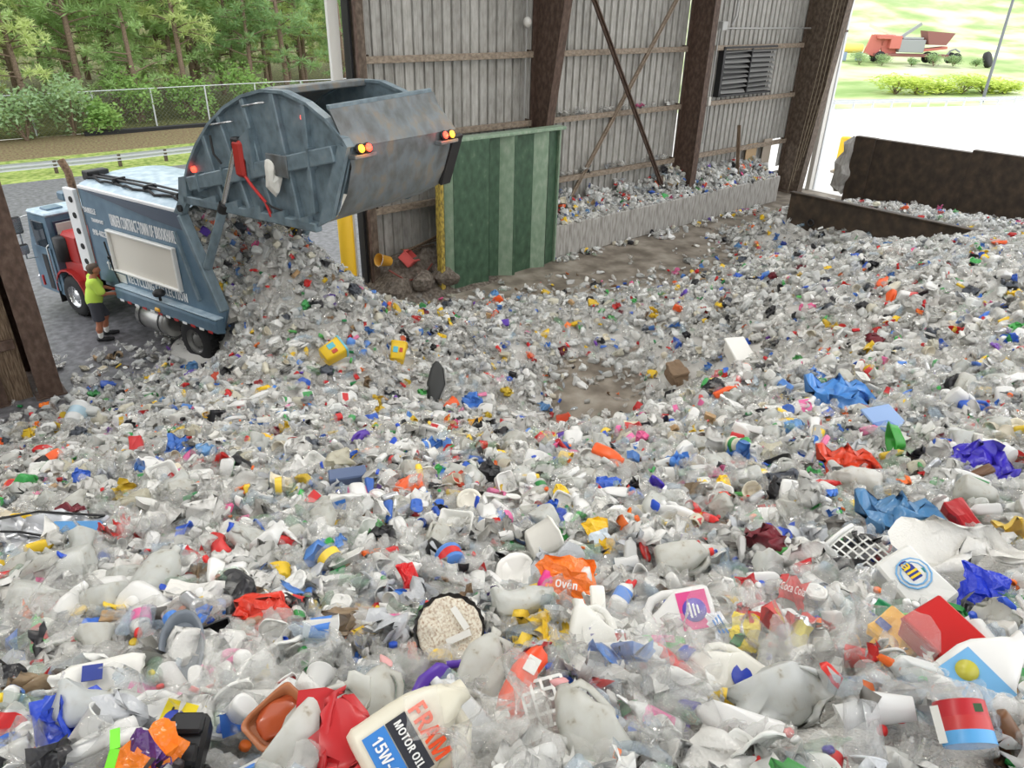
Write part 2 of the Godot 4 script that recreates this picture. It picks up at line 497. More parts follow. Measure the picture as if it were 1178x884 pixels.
func machine() -> void:
	var o := base("screening_machine", "old red and grey screening machine with raised booms in the field", "machine", Vector3(106.5, 1.05, -45.5), Basis(Vector3.UP, deg_to_rad(-42)))
	var red := M("machine_red", C(196, 112, 102), 0.6)
	var gry := M("machine_grey", C(150, 152, 156), 0.6)
	var rst := M("machine_rust", C(140, 92, 88), 0.7)
	put("chassis", S().box(Vector3(0.5, 0.9, 0), Vector3(9.5, 0.35, 1.4), 0.03), rst, o)
	put("cab_frame", S().bar(Vector3(-4.6, 0.8, 0), Vector3(-4.0, 3.0, 0), 0.35, 1.8).bar(Vector3(-2.2, 0.8, 0), Vector3(-2.8, 3.0, 0), 0.35, 1.8).box(Vector3(-3.4, 3.0, 0), Vector3(1.8, 0.5, 1.9), 0.05).box(Vector3(-2.0, 2.4, 0), Vector3(1.4, 1.5, 1.9), 0.05), red, o)
	put("engine_box", S().box(Vector3(0.2, 2.0, 0), Vector3(3.2, 1.5, 1.8), 0.06).box(Vector3(0.2, 2.9, 0), Vector3(2.6, 0.25, 1.5), 0.04), gry, o)
	put("boom", S().bar(Vector3(-1.2, 3.0, 0.2), Vector3(1.0, 4.6, 0.2), 0.25, 0.35), gry, o)
	put("boom", S().bar(Vector3(-1.8, 3.1, -0.3), Vector3(-5.4, 4.3, -0.3), 0.2, 0.3), M("machine_cream", C(222, 214, 190), 0.6), o)
	put("hopper", S().prism(PackedVector2Array([Vector2(2.2, 2.2), Vector2(4.4, 2.2), Vector2(5.2, 3.6), Vector2(1.6, 3.8)]), -1.0, 1.0), rst, o)
	put("belt_deck", S().bar(Vector3(1.6, 1.5, 0), Vector3(4.8, 1.9, 0), 1.4, 0.3), red, o)
	for x in [-3.6, 3.2, 6.2]:
		for z in [-0.8, 0.8]:
			put("wheel", S().smooth().lathe([Vector2(0.3, -0.18), Vector2(0.62, -0.18), Vector2(0.68, -0.1), Vector2(0.68, 0.1), Vector2(0.62, 0.18), Vector2(0.3, 0.18)], 16, Transform3D(Basis(Vector3.RIGHT, PI / 2), Vector3(x, 0.66, z))), mats.black_rubber, o)
	put("rear_fender", S().smooth().tube([Vector3(5.3, 0.9, 0), Vector3(5.6, 1.5, 0), Vector3(6.2, 1.75, 0), Vector3(6.9, 1.4, 0)], 0.12, 6), gry, o)
	var k := base("fuel_tank", "yellow tank lying beside the red screening machine", "tank", Vector3(101.8, 1.15, -50.4), Basis(Vector3.UP, deg_to_rad(-42)))
	put("drum", S().smooth().lathe([Vector2(0.5, -1.2), Vector2(0.58, -1.1), Vector2(0.58, 1.1), Vector2(0.5, 1.2)], 16, Transform3D(Basis(Vector3.BACK, PI / 2), Vector3(0, 1.45, 0))), M("tank_yellow", C(236, 208, 110), 0.6), k)
	put("cradle", S().box(Vector3(-1, 0.5, 0), Vector3(0.3, 1.0, 1.4)).box(Vector3(1, 0.5, 0), Vector3(0.3, 1.0, 1.4)), M("cradle_blue", C(140, 156, 190), 0.6), k)
	var b := base("scrap_wheel", "dark scrap tyre lying in the field past the pole", "tyre", Vector3(115, 1.0, -38.5))
	put("tread", S().smooth().lathe([Vector2(0.4, -0.3), Vector2(0.9, -0.3), Vector2(1.0, -0.2), Vector2(1.0, 0.2), Vector2(0.9, 0.3), Vector2(0.4, 0.3)], 18, Transform3D(Basis(Vector3.RIGHT, 1.2), Vector3(0, 0.6, 0))), mats.black_rubber, b)
	put("rim", S().smooth().lathe([Vector2(0.1, -0.1), Vector2(0.4, -0.15), Vector2(0.4, 0.15), Vector2(0.1, 0.1)], 12, Transform3D(Basis(Vector3.RIGHT, 1.2), Vector3(0, 0.6, 0))), mats.galvanised, b)

func hall() -> void:
	slab("floor", -12, 31.6, -17.3, 14, 0.0, 0.3, mats.concrete, "worn dusty concrete floor of the hall", "floor")
	slab("door_apron", -12, 9.2, -17.3, -13.4, 0.006, 0.05, mats.asphalt, "wet dark asphalt apron inside the truck door", "apron")
	# back wall: ribbed sheets side by side
	var w := Node3D.new()
	w.name = "wall_back"
	add_child(w)
	tag(w, "grey ribbed sheet-metal back wall of the hall", "wall", "", "structure")
	var zs := -17.2
	var pw := 0.305
	var prof := [Vector2(0, 0), Vector2(0.022, 0), Vector2(0.026, -0.02), Vector2(0.036, -0.02), Vector2(0.05, 0.055), Vector2(0.085, 0.055), Vector2(0.1, 0), Vector2(0.2, 0.0), Vector2(0.215, 0.008), Vector2(0.23, 0.0), Vector2(pw, 0)]
	var make := func(y0: float, y1: float, bent: float) -> ArrayMesh:
		var s := S()
		var ny := 6
		for i in prof.size() - 1:
			for j in ny:
				var a: Vector2 = prof[i]
				var b: Vector2 = prof[i + 1]
				var ya := lerpf(y0, y1, float(j) / ny)
				var yb := lerpf(y0, y1, float(j + 1) / ny)
				var da := bent * sin(ya * 2.1) * maxf(0.0, 1.0 - ya / 5.0)
				var db := bent * sin(yb * 2.1) * maxf(0.0, 1.0 - yb / 5.0)
				s.quad(Vector3(a.x, ya, a.y + da), Vector3(b.x, ya, b.y + da), Vector3(b.x, yb, b.y + db), Vector3(a.x, yb, a.y + db))
		# folded back edge gives the sheet its thickness
		s.quad(Vector3(0, y0, 0), Vector3(0, y1, 0), Vector3(0, y1, -0.012), Vector3(0, y0, -0.012))
		s.quad(Vector3(0, y0, -0.012), Vector3(pw, y0, -0.012), Vector3(pw, y1, -0.012), Vector3(0, y1, -0.012))
		return s.mesh()
	var full: ArrayMesh = make.call(0.0, 9.6, 0.0)
	var bentm: ArrayMesh = make.call(0.0, 9.6, 0.035)
	var high: ArrayMesh = make.call(2.25, 9.6, 0.0)
	var mid: ArrayMesh = make.call(1.05, 9.6, 0.0)
	var low: ArrayMesh = make.call(0.0, 0.85, 0.0)
	var k := 0
	var x := 9.85
	while x < 31.3:
		var m: Material = mats["sheet_%d" % [[0, 1, 0, 1, 2, 1, 0][k % 7], 2, 2][0 if x < 15.6 else 1 if x < 22.7 else 2]] if x < 15.6 else mats["sheet_%d" % [1, 2, 2, 1, 2][k % 5]]
		var at := Vector3(x, 0, zs)
		var hole := x > 29.4 and x < 30.5
		if hole:
			put("sheet", mid if x > 29.9 else high, m, w, Transform3D(Basis(), at))
			put("sheet", low, m, w, Transform3D(Basis(), at))
		else:
			put("sheet", bentm if (k * 7) % 5 == 0 and x > 15.0 and x < 22 else full, m, w, Transform3D(Basis(), at))
		x += pw
		if x > 22.55 and x < 22.9:
			x += 0.055
		k += 1
	# sheet over the truck door and beyond it
	struct("wall_left", S().box(Vector3(-5.6, 4.8, -17.26), Vector3(13.0, 9.6, 0.06)), mats.sheet_0, "sheet wall beside the truck door", "wall")
	struct("wall_door_head", S().box(Vector3(5.4, 8.9, -17.26), Vector3(9.0, 1.4, 0.06)), mats.sheet_0, "sheet wall over the truck door", "wall")
	struct("wall_side", S().box(Vector3(-12, 4.8, -1.6), Vector3(0.06, 9.6, 31.4)), mats.sheet_0, "sheet side wall of the hall", "wall")
	# roof with translucent strips
	var roof := Node3D.new()
	roof.name = "ceiling"
	add_child(roof)
	tag(roof, "sheet roof of the hall with long skylight strips", "roof", "", "structure")
	var zc := -17.5
	for band in [[1.3, 0], [2.6, 1], [3.4, 0], [2.6, 1], [3.4, 0], [2.6, 1], [3.2, 0]]:
		var c := Vector3(9.8, 9.7, zc + band[0] / 2)
		put("skylight" if band[1] else "roof_sheet", S().box(c, Vector3(44, 0.06 if band[1] else 0.12, band[0])), mats.skylight if band[1] else mats.roof_sheet, roof)
		zc += band[0]
	# girts
	var gi := 0
	for y in [5.92, 4.05, 2.2]:
		for xs in [[9.85, 15.35], [15.85, 22.5], [23.0, 30.1]]:
			var o := base("girt", ["upper", "middle", "lower"][gi] + " horizontal girt on the ribbed wall, " + ("behind the truck tailgate" if xs[0] < 12 else "crossed by the diagonal braces" if xs[0] < 18 else "beside the louvred vent"), "girt", Vector3(xs[0], y, zs + 0.04))
			var l: float = xs[1] - xs[0]
			put("web", S().box(Vector3(l / 2, 0, 0.11), Vector3(l, 0.02, 0.2)), mats.girt_steel, o)
			put("flange", S().box(Vector3(l / 2, -0.05, 0.21), Vector3(l, 0.17, 0.015), 0.004), mats.girt_steel, o)
			for q in 2:
				put("clip", S().box(Vector3(0.1 + q * (l - 0.2), -0.02, 0.12), Vector3(0.012, 0.18, 0.18)), mats.brown_steel, o)
		gi += 1
	# frame columns
	column("frame_column", "deep tapered brown steel frame column behind the green panel", 15.6, [[0.0, -16.9], [2.0, -16.75], [4.1, -16.4], [7.2, -15.9], [9.6, -15.6]], 0.3, mats.red_oxide)
	column("frame_column", "brown steel frame column between the braces and the louvred vent", 22.85, [[0.0, -16.3], [9.6, -16.2]], 0.3, mats.red_oxide)
	column("frame_column", "dark corner column where the ribbed wall ends", 30.45, [[0.0, -16.1], [9.6, -15.4]], 0.42, mats.brown_steel)
	column("frame_column", "rusty brown column at the truck door, beside old boards", 1.42, [[0.0, -15.62], [9.6, -15.45]], 0.42, mats.red_oxide)
	column("frame_column", "second rusty column set in the old boards by the door", 0.55, [[0.0, -15.75], [9.6, -15.5]], 0.3, mats.red_oxide)
	# door jamb
	var j := base("door_jamb", "brown channel jamb of the truck door with a pale outer post", "jamb", Vector3(9.3, 0, -17.2))
	put("channel", S().box(Vector3(0.42, 4.8, 0.2), Vector3(0.22, 9.6, 0.3), 0.01), mats.brown_steel, j)
	put("return", S().box(Vector3(0.22, 4.8, 0.05), Vector3(0.06, 9.6, 0.3)), mats.dark_steel, j)
	put("flange", S().box(Vector3(0.28, 4.8, 0.34), Vector3(0.06, 9.6, 0.06)), mats.red_oxide, j)
	put("outer_post", S().box(Vector3(-0.05, 4.8, -0.12), Vector3(0.28, 9.6, 0.12), 0.01), mats.pale_trim, j)
	# boards at the left of the door
	var bw := base("board_wall", "weathered upright boards walling the hall beside the truck door", "boards", Vector3(-5.5, 0, -15.9))
	for q in 26:
		var bh := 4.6 + rng.randf() * 0.5
		put("board", S().box(Vector3(q * 0.26, bh / 2, rng.randf() * 0.04), Vector3(0.266, bh, 0.05), 0.004), mats.old_wood, bw)
	for y in [1.2, 3.2]:
		put("rail", S().box(Vector3(3.3, y, 0.08), Vector3(6.6, 0.2, 0.1), 0.01), mats.red_oxide, bw)
	# braces
	var br := base("brace", "dark steel brace slanting down toward the vent side", "brace", Vector3(17.3, 7.6, -16.6))
	put("angle", S().bar(Vector3(-1.5, 1.86, 0), Vector3(4.12, -6.1, 0), 0.2, 0.02).bar(Vector3(-1.5, 1.86, 0.02), Vector3(4.12, -6.1, 0.02), 0.03, 0.16), mats.red_oxide, br)
	put("gusset", S().box(Vector3(4.1, -6.0, -0.05), Vector3(0.35, 0.35, 0.02)), mats.brown_steel, br)
	var br2 := base("brace", "pale rusty brace slanting down toward the green panel", "brace", Vector3(21.6, 7.5, -16.95))
	put("angle", S().bar(Vector3(1.5, 1.87, 0), Vector3(-4.5, -6.1, 0), 0.18, 0.02).bar(Vector3(1.5, 1.87, 0.02), Vector3(-4.5, -6.1, 0.02), 0.03, 0.12), mats.girt_steel, br2)
	put("gusset", S().box(Vector3(-4.45, -6.0, -0.04), Vector3(0.35, 0.35, 0.02)), mats.brown_steel, br2)
	# louvred vent
	var v := base("louvred_vent", "dark louvred wall vent with bent metal slats", "vent", Vector3(24.6, 4.25, -17.12))
	put("backing", S().box(Vector3(1.75, 0.8, 0.0), Vector3(3.3, 1.6, 0.03)), mats.dark_steel, v)
	put("frame", S().box(Vector3(0.05, 0.8, 0.1), Vector3(0.12, 1.66, 0.24)).box(Vector3(1.75, 1.62, 0.1), Vector3(3.5, 0.07, 0.24)).box(Vector3(1.75, -0.02, 0.1), Vector3(3.5, 0.07, 0.24)).box(Vector3(1.85, 0.8, 0.1), Vector3(0.06, 1.6, 0.2)), mats.dark_steel, v)
	for c2 in 2:
		for q in 9:
			var tilt := deg_to_rad(38 + rng.randf_range(-14, 14))
			var sag := rng.randf_range(-0.03, 0.03)
			put("slat", S().box(Vector3.ZERO, Vector3(1.62, 0.012, 0.15), 0.004), mats.slat_grey, v, Transform3D(Basis(Vector3.RIGHT, tilt) * Basis(Vector3.BACK, sag), Vector3(0.98 + c2 * 1.72, 0.1 + q * 0.175, 0.14)))
	# conduit and pipes
	var cd := base("conduit", "grey electrical conduit with junction boxes above the vent", "conduit", Vector3(24.0, 6.5, -17.0))
	put("pipe", S().smooth().tube([Vector3(0.3, 0, 0), Vector3(7.2, -0.02, 0)], 0.03, 8), mats.grey_pipe, cd)
	put("riser", S().smooth().tube([Vector3(0.9, 0.1, 0.05), Vector3(1.0, 0.4, 0.1), Vector3(1.05, 2.6, 0.1)], 0.05, 8), mats.grey_pipe, cd)
	put("drop", S().smooth().tube([Vector3(0.1, 0, 0.1), Vector3(0.05, -3.9, 0.1)], 0.03, 8), mats.grey_pipe, cd)
	put("junction_box", S().box(Vector3(0.35, 0.08, 0.05), Vector3(0.3, 0.3, 0.2), 0.02), mats.grey_pipe, cd)
	put("junction_box", S().box(Vector3(0.05, -2.4, 0.1), Vector3(0.16, 0.3, 0.12), 0.02), mats.pale_trim, cd)
	var cw := base("conduit", "thin conduit with a round fitting on the tapered column", "conduit", Vector3(15.0, 4.1, -17.0))
	put("pipe", S().smooth().tube([Vector3(0.1, 0, 0), Vector3(0.1, 4.8, 0)], 0.02, 8), mats.grey_pipe, cw)
	put("fitting", S().smooth().ball(Vector3(0.05, 2.6, 0.08), Vector3(0.12, 0.14, 0.12)), mats.pale_trim, cw)
	for q in 4:
		var rp := base("hanging_rope", "thin pale rope hanging beside the dark corner column", "rope", Vector3(29.5 + q * 0.14, 9.4, -15.9 + q * 0.06), Basis(), "ropes by the corner column")
		put("strand", S().smooth().tube([Vector3(0.5, 0, 0), Vector3(0.1 + q * 0.05, -5, 0), Vector3(-0.35 - q * 0.02, -9.2 + q * 0.5, 0)], 0.01, 6), mats.rope, rp)
	# corner post outside the hall's open end
	var cp := base("corner_post", "pale post with a grey edge at the open end of the hall", "post", Vector3(31.75, 0, -16.3))
	put("post", S().box(Vector3(-0.1, 4.8, 0), Vector3(0.3, 9.6, 0.2), 0.01), mats.pale_trim, cp)
	put("edge_angle", S().box(Vector3(0.14, 4.8, 0.02), Vector3(0.16, 9.6, 0.24), 0.01), mats.galvanised, cp)
	put("bracket", S().box(Vector3(0, 6.4, 0.12), Vector3(0.4, 0.08, 0.06), 0.01), mats.red_oxide, cp)
	# concrete push wall
	tag(put("push_wall", S().box(Vector3(21.9, 0.53, -16.35), Vector3(12.9, 1.06, 0.9), 0.03), mats.push_concrete), "low pale concrete push wall in front of the ribbed wall", "push wall", "", "structure")
	# loose board standing on the ledge
	tag(put("board", S().bar(Vector3(26.1, 1.1, -16.5), Vector3(26.2, 3.1, -16.85), 0.14, 0.04), mats.old_wood), "single grey plank propped upright on the push wall below the vent", "plank")
	tag(put("board", S().box(Vector3(27.6, 1.7, -17.0), Vector3(0.75, 1.1, 0.03), 0.0), M("plywood", C(178, 152, 118), 0.8)), "tan plywood offcut patched on the ribbed wall under the vent", "plywood")
	tag(put("board", S().box(Vector3(28.75, 1.75, -17.0), Vector3(0.6, 1.2, 0.03), 0.0), M("plywood_grey", C(168, 156, 142), 0.8)), "greyish plywood offcut patched beside the tan one", "plywood")
	green_panel()
	# steel push plate at the bunker
	var pl := base("push_plate", "rusty dark steel push plate half buried in plastic", "plate", Vector3(22.8, 0, -12.3))
	put("plate", S().box(Vector3(0.06, 0.9, 3.9), Vector3(0.14, 1.82, 7.8), 0.01), mats.rusty_plate, pl)
	put("lifting_eye", S().smooth().tube(ring_pts(Vector3(-0.05, 1.0, 0.9), 0.1, Vector3.RIGHT), 0.03, 6), mats.dark_steel, pl)
	put("top_lip", S().box(Vector3(0.02, 1.83, 3.9), Vector3(0.22, 0.05, 7.8), 0.01), mats.rusty_plate, pl)
	# bunker end wall
	var ew := Node3D.new()
	ew.name = "wall_end"
	add_child(ew)
	tag(ew, "tall dark brown bunker wall closing the far end of the heap", "wall", "", "structure")
	for q in 4:
		var z0 := -13.5 + q * 3.6
		var hq: float = [2.62, 2.72, 2.9, 3.0][q]
		put("panel", S().box(Vector3(31.0 + 0.02 * (q % 2), hq / 2, z0 + 1.78), Vector3(0.3, hq, 3.6), 0.01), mats.rusty_plate, ew)
	put("end_panel", S().box(Vector3(30.93, 1.32, -13.9), Vector3(0.3, 2.64, 0.84), 0.02), mats.rusty_plate, ew)
	var bc := S().flat().ball(Vector3(30.9, 1.35, -14.55), Vector3(0.4, 1.15, 0.35), 9, 7).warp(func(p: Vector3) -> Vector3: return p + Vector3(lump.get_noise_3dv(p * 1.7), lump.get_noise_3dv(p * 1.7 + Vector3.ONE * 9), lump.get_noise_3dv(p * 1.7 + Vector3.ONE * 30)) * 0.35)
	tag(put("broken_concrete", bc, mats.push_concrete), "broken pale concrete stub at the end of the bunker wall", "concrete")
	bollard("bollard", Vector3(36.5, 0, -17.4), 1.7, 0.26, "yellow bollard outside the open end by the broken concrete")
	bollard("bollard", Vector3(8.93, 0, -16.95), 2.3, 0.2, "tall yellow bollard guarding the truck door jamb")
	debris_corner()

func bollard(called: String, at: Vector3, h: float, r: float, label: String) -> void:
	var o := base(called, label, "bollard", at)
	put("pipe", S().smooth().lathe([Vector2(r, -0.1), Vector2(r, h - 0.08), Vector2(r * 0.85, h - 0.02), Vector2(r * 0.4, h)], 18), mats.yellow_paint, o)
	put("footing", S().smooth().lathe([Vector2(r * 1.6, -0.05), Vector2(r * 1.6, 0.04), Vector2(r * 1.2, 0.06)], 18), mats.concrete, o)

func ring_pts(c: Vector3, r: float, axis: Vector3) -> Array:
	var out := []
	var u := axis.cross(Vector3.UP if absf(axis.y) < 0.9 else Vector3.RIGHT).normalized()
	var v := axis.cross(u)
	for k in 13:
		var a := TAU * k / 12
		out.append(c + (u * cos(a) + v * sin(a)) * r)
	return out

func column(called: String, label: String, x: float, prof: Array, fl: float, m: Material) -> void:
	var o := base(called, label, "column", Vector3(x, 0, -17.15))
	var web := S()
	var face := S()
	for i in prof.size() - 1:
		var a := Vector3(0, prof[i][0], prof[i][1] + 17.15)
		var b := Vector3(0, prof[i + 1][0], prof[i + 1][1] + 17.15)
		for sx in [-0.008, 0.008]:
			web.quad(Vector3(sx, a.y, 0), Vector3(sx, a.y, a.z), Vector3(sx, b.y, b.z), Vector3(sx, b.y, 0))
		face.bar(a, b, fl, 0.025, Vector3.BACK)
	put("web", web, m, o)
	put("inner_flange", face, m, o)
	put("outer_flange", S().box(Vector3(0, 4.8, 0.01), Vector3(fl, 9.6, 0.02)), m, o)
	var bz: float = prof[0][1] + 17.15
	put("base_plate", S().box(Vector3(0, 0.02, bz / 2), Vector3(fl + 0.12, 0.04, bz + 0.1)), m, o)

func green_panel() -> void:
	var o := base("green_panel", "tall green corrugated steel container panel standing before the ribbed wall", "panel", Vector3(11.1, 0, -15.72))
	var h := 4.0
	# folded profile, x along the panel, z proud of it
	var pr := [[0.0, 0.0], [0.12, 0.0], [0.3, 0.16], [1.5, 0.16], [1.62, -0.12], [2.1, -0.12], [2.42, 0.14], [2.5, 0.14], [2.55, -0.02], [3.3, -0.06], [3.72, 0.12], [3.8, -0.02], [4.3, -0.14]]
	for i in pr.size() - 1:
		var a := Vector3(pr[i][0], 0, pr[i][1])
		var b := Vector3(pr[i + 1][0], 0, pr[i + 1][1])
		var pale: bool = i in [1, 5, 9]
		var s := S()
		var n := (b - a).normalized().cross(Vector3.UP) * 0.02
		s.quad(a, b, b + Vector3(0, h, 0), a + Vector3(0, h, 0))
		s.quad(a + n, a + n + Vector3(0, h, 0), b + n + Vector3(0, h, 0), b + n)
		s.quad(a, a + n, b + n, b)
		s.quad(a + Vector3(0, h, 0), b + Vector3(0, h, 0), b + n + Vector3(0, h, 0), a + n + Vector3(0, h, 0))
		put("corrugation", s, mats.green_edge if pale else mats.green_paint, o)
	put("top_rail", S().box(Vector3(2.15, h + 0.03, 0.0), Vector3(4.4, 0.09, 0.36), 0.015), mats.green_edge, o)
	put("end_post", S().box(Vector3(-0.04, h / 2, 0.02), Vector3(0.13, h, 0.22), 0.015), mats.mustard_paint, o)
	put("end_post", S().box(Vector3(4.32, h / 2, -0.12), Vector3(0.07, h, 0.2), 0.015), mats.green_edge, o)

func debris_corner() -> void:
	var s := S().smooth()
	var hgt := func(x: float, z: float) -> float:
		var e := maxf(0.0, 1.0 - pow((x - 11.2) / 2.0, 2)) * smoothstep(-15.2, -16.9, z)
		return e * (0.95 + 0.35 * lump.get_noise_2d(x * 1.1, z * 1.1)) - 0.02
	for i in 24:
		for j in 14:
			var q := []
			for c in [[0, 0], [1, 0], [1, 1], [0, 1]]:
				var x: float = 9.2 + (i + c[0]) * 0.17
				var z: float = -17.15 + (j + c[1]) * 0.14
				q.append(Vector3(x, hgt.call(x, z), z))
			s.quad(q[3], q[2], q[1], q[0])
	tag(put("dirt_mound", s, mats.dirt), "mound of grey dirt against the ribbed wall behind the green panel", "dirt", "", "structure")
	var y0: float = hgt.call(10.5, -16.5)
	var cr := base("crate", "faded red plastic crate tipped on the dirt mound", "crate", Vector3(10.5, y0 + 0.16, -16.45), Basis.from_euler(Vector3(0.7, 0.5, -0.35)))
	put("tray", S().box(Vector3(0, -0.1, 0), Vector3(0.62, 0.03, 0.36), 0.01).box(Vector3(0.3, 0.02, 0), Vector3(0.02, 0.26, 0.36)).box(Vector3(-0.3, 0.02, 0), Vector3(0.02, 0.26, 0.36)).box(Vector3(0, 0.02, 0.18), Vector3(0.62, 0.26, 0.02)).box(Vector3(0, 0.02, -0.18), Vector3(0.62, 0.26, 0.02)), M("faded_red", C(206, 88, 84), 0.5), cr)
	put("rim", S().box(Vector3(0.31, 0.15, 0), Vector3(0.05, 0.02, 0.42)).box(Vector3(-0.31, 0.15, 0), Vector3(0.05, 0.02, 0.42)).box(Vector3(0, 0.15, 0.19), Vector3(0.66, 0.02, 0.05)).box(Vector3(0, 0.15, -0.19), Vector3(0.66, 0.02, 0.05)), M("faded_red", C(206, 88, 84), 0.5), cr)
	var bk := base("bucket", "dented mustard bucket at the foot of the door jamb", "bucket", Vector3(9.78, hgt.call(9.78, -16.5) + 0.55, -16.55), Basis.from_euler(Vector3(0.5, 0, 1.2)))
	put("shell", S().smooth().lathe([Vector2(0.13, -0.2), Vector2(0.17, 0.2), Vector2(0.18, 0.2), Vector2(0.165, 0.19), Vector2(0.12, -0.18)], 16), M("mustard", C(212, 158, 54), 0.5), bk)
	put("handle", S().smooth().tube([Vector3(0.17, 0.16, 0), Vector3(0.12, 0.22, 0.14), Vector3(0, 0.24, 0.2), Vector3(-0.12, 0.22, 0.14), Vector3(-0.17, 0.16, 0)], 0.008, 6), mats.galvanised, bk)
	for q in 5:
		var l := 0.9 + q * 0.12
		var c := Vector3(10.9 + 0.1 * q, 1.02 + 0.05 * q, -16.75 + 0.04 * q)
		tag(put("wooden_stick", S().bar(c - Vector3(l / 2, 0.05 * (q - 1), 0), c + Vector3(l / 2, 0.08 * q - 0.1, 0.05), 0.04, 0.03), mats.old_wood), "thin weathered stick lying on the dirt mound", "stick", "sticks on the dirt mound")
	tag(put("hose", S().smooth().tube([Vector3(9.7, 0.78, -16.2), Vector3(10.1, 0.46, -16.0), Vector3(10.6, 0.42, -16.0), Vector3(11.1, 0.68, -16.2)], 0.025, 8), M("hose_red", C(128, 66, 58), 0.6)), "faded red hose looped over the dirt mound", "hose")
	for q in 3:
		var rk := S().flat().ball(Vector3.ZERO, Vector3(0.42, 0.3, 0.34), 8, 6).warp(func(p: Vector3) -> Vector3: return p * (1.0 + 0.5 * lump.get_noise_3dv(p * 2.0 + Vector3.ONE * q * 7)))
		tag(put("concrete_lump", rk, mats.dirt, null, Transform3D(Basis(Vector3.UP, q), Vector3(9.95 + q * 0.62, 0.25 + 0.1 * q, -16.0 + 0.12 * q))), "rough grey lump of concrete at the foot of the dirt mound", "concrete", "lumps by the dirt mound")

# round high-bay lamps hanging under the roof; their points of light glint on the plastic
func high_bays() -> void:
	var shade := M("bay_shade", C(196, 196, 192), 0.4, 0.4)
	var glow := M("bay_lamp_glow", C(255, 250, 240), 0.4)
	glow.emission_enabled = true
	glow.emission = C(255, 248, 236)
	glow.emission_energy_multiplier = 6.0
	for x in [-1.5, 3.0, 7.5, 12.0, 17.0]:
		for z in [-2.5, -7.5, -12.5]:
			var o := base("high_bay_lamp", "round high-bay lamp hanging under the hall roof", "lamp", Vector3(x, 8.6, z), Basis(), "high-bay lamps")
			put("stem", S().smooth().tube([Vector3(0, 0.5, 0), Vector3(0, 1.08, 0)], 0.02, 8), mats.dark_steel, o)
			put("lamp_shade", S().smooth().lathe([Vector2(0.08, 0.5), Vector2(0.12, 0.36), Vector2(0.26, 0.06), Vector2(0.28, 0.0), Vector2(0.27, 0.0), Vector2(0.25, 0.06), Vector2(0.11, 0.35)], 20), shade, o)
			put("lamp_disc", S().smooth().lathe([Vector2(0.24, 0.03), Vector2(0.24, 0.05), Vector2(0.0, 0.05)], 20), glow, o)
			var l := AreaLight3D.new()
			l.name = "bay_light"
			l.area_size = Vector2(0.42, 0.42)
			l.light_color = Color(1.0, 0.97, 0.92)
			l.light_energy = 1.25
			l.shadow_enabled = true
			l.area_range = 60.0
			l.area_attenuation = 2.0
			o.add_child(l, true)
			l.position = Vector3(0, -0.02, 0)
			l.rotation.x = -PI / 2

func letters(called: String, text: String, high: float, wide: float, m: Material, parent: Node3D, t: Transform3D, bold := true) -> MeshInstance3D:
	var f := SystemFont.new()
	f.font_names = PackedStringArray(["Droid Sans"])
	f.font_weight = 700 if bold else 400
	var tm := TextMesh.new()
	tm.font = f
	tm.text = text
	tm.font_size = 32
	tm.pixel_size = 0.01
	tm.depth = 0.02
	tm.curve_step = 2.0
	var bb := tm.get_aabb()
	var k := Vector3(wide / maxf(bb.size.x, 0.01), high / maxf(bb.size.y, 0.01), 0.3)
	var o := put(called, tm, m, parent, t * Transform3D(Basis.from_scale(k), Vector3(-bb.get_center().x * k.x, -bb.get_center().y * k.y, 0)))
	return o

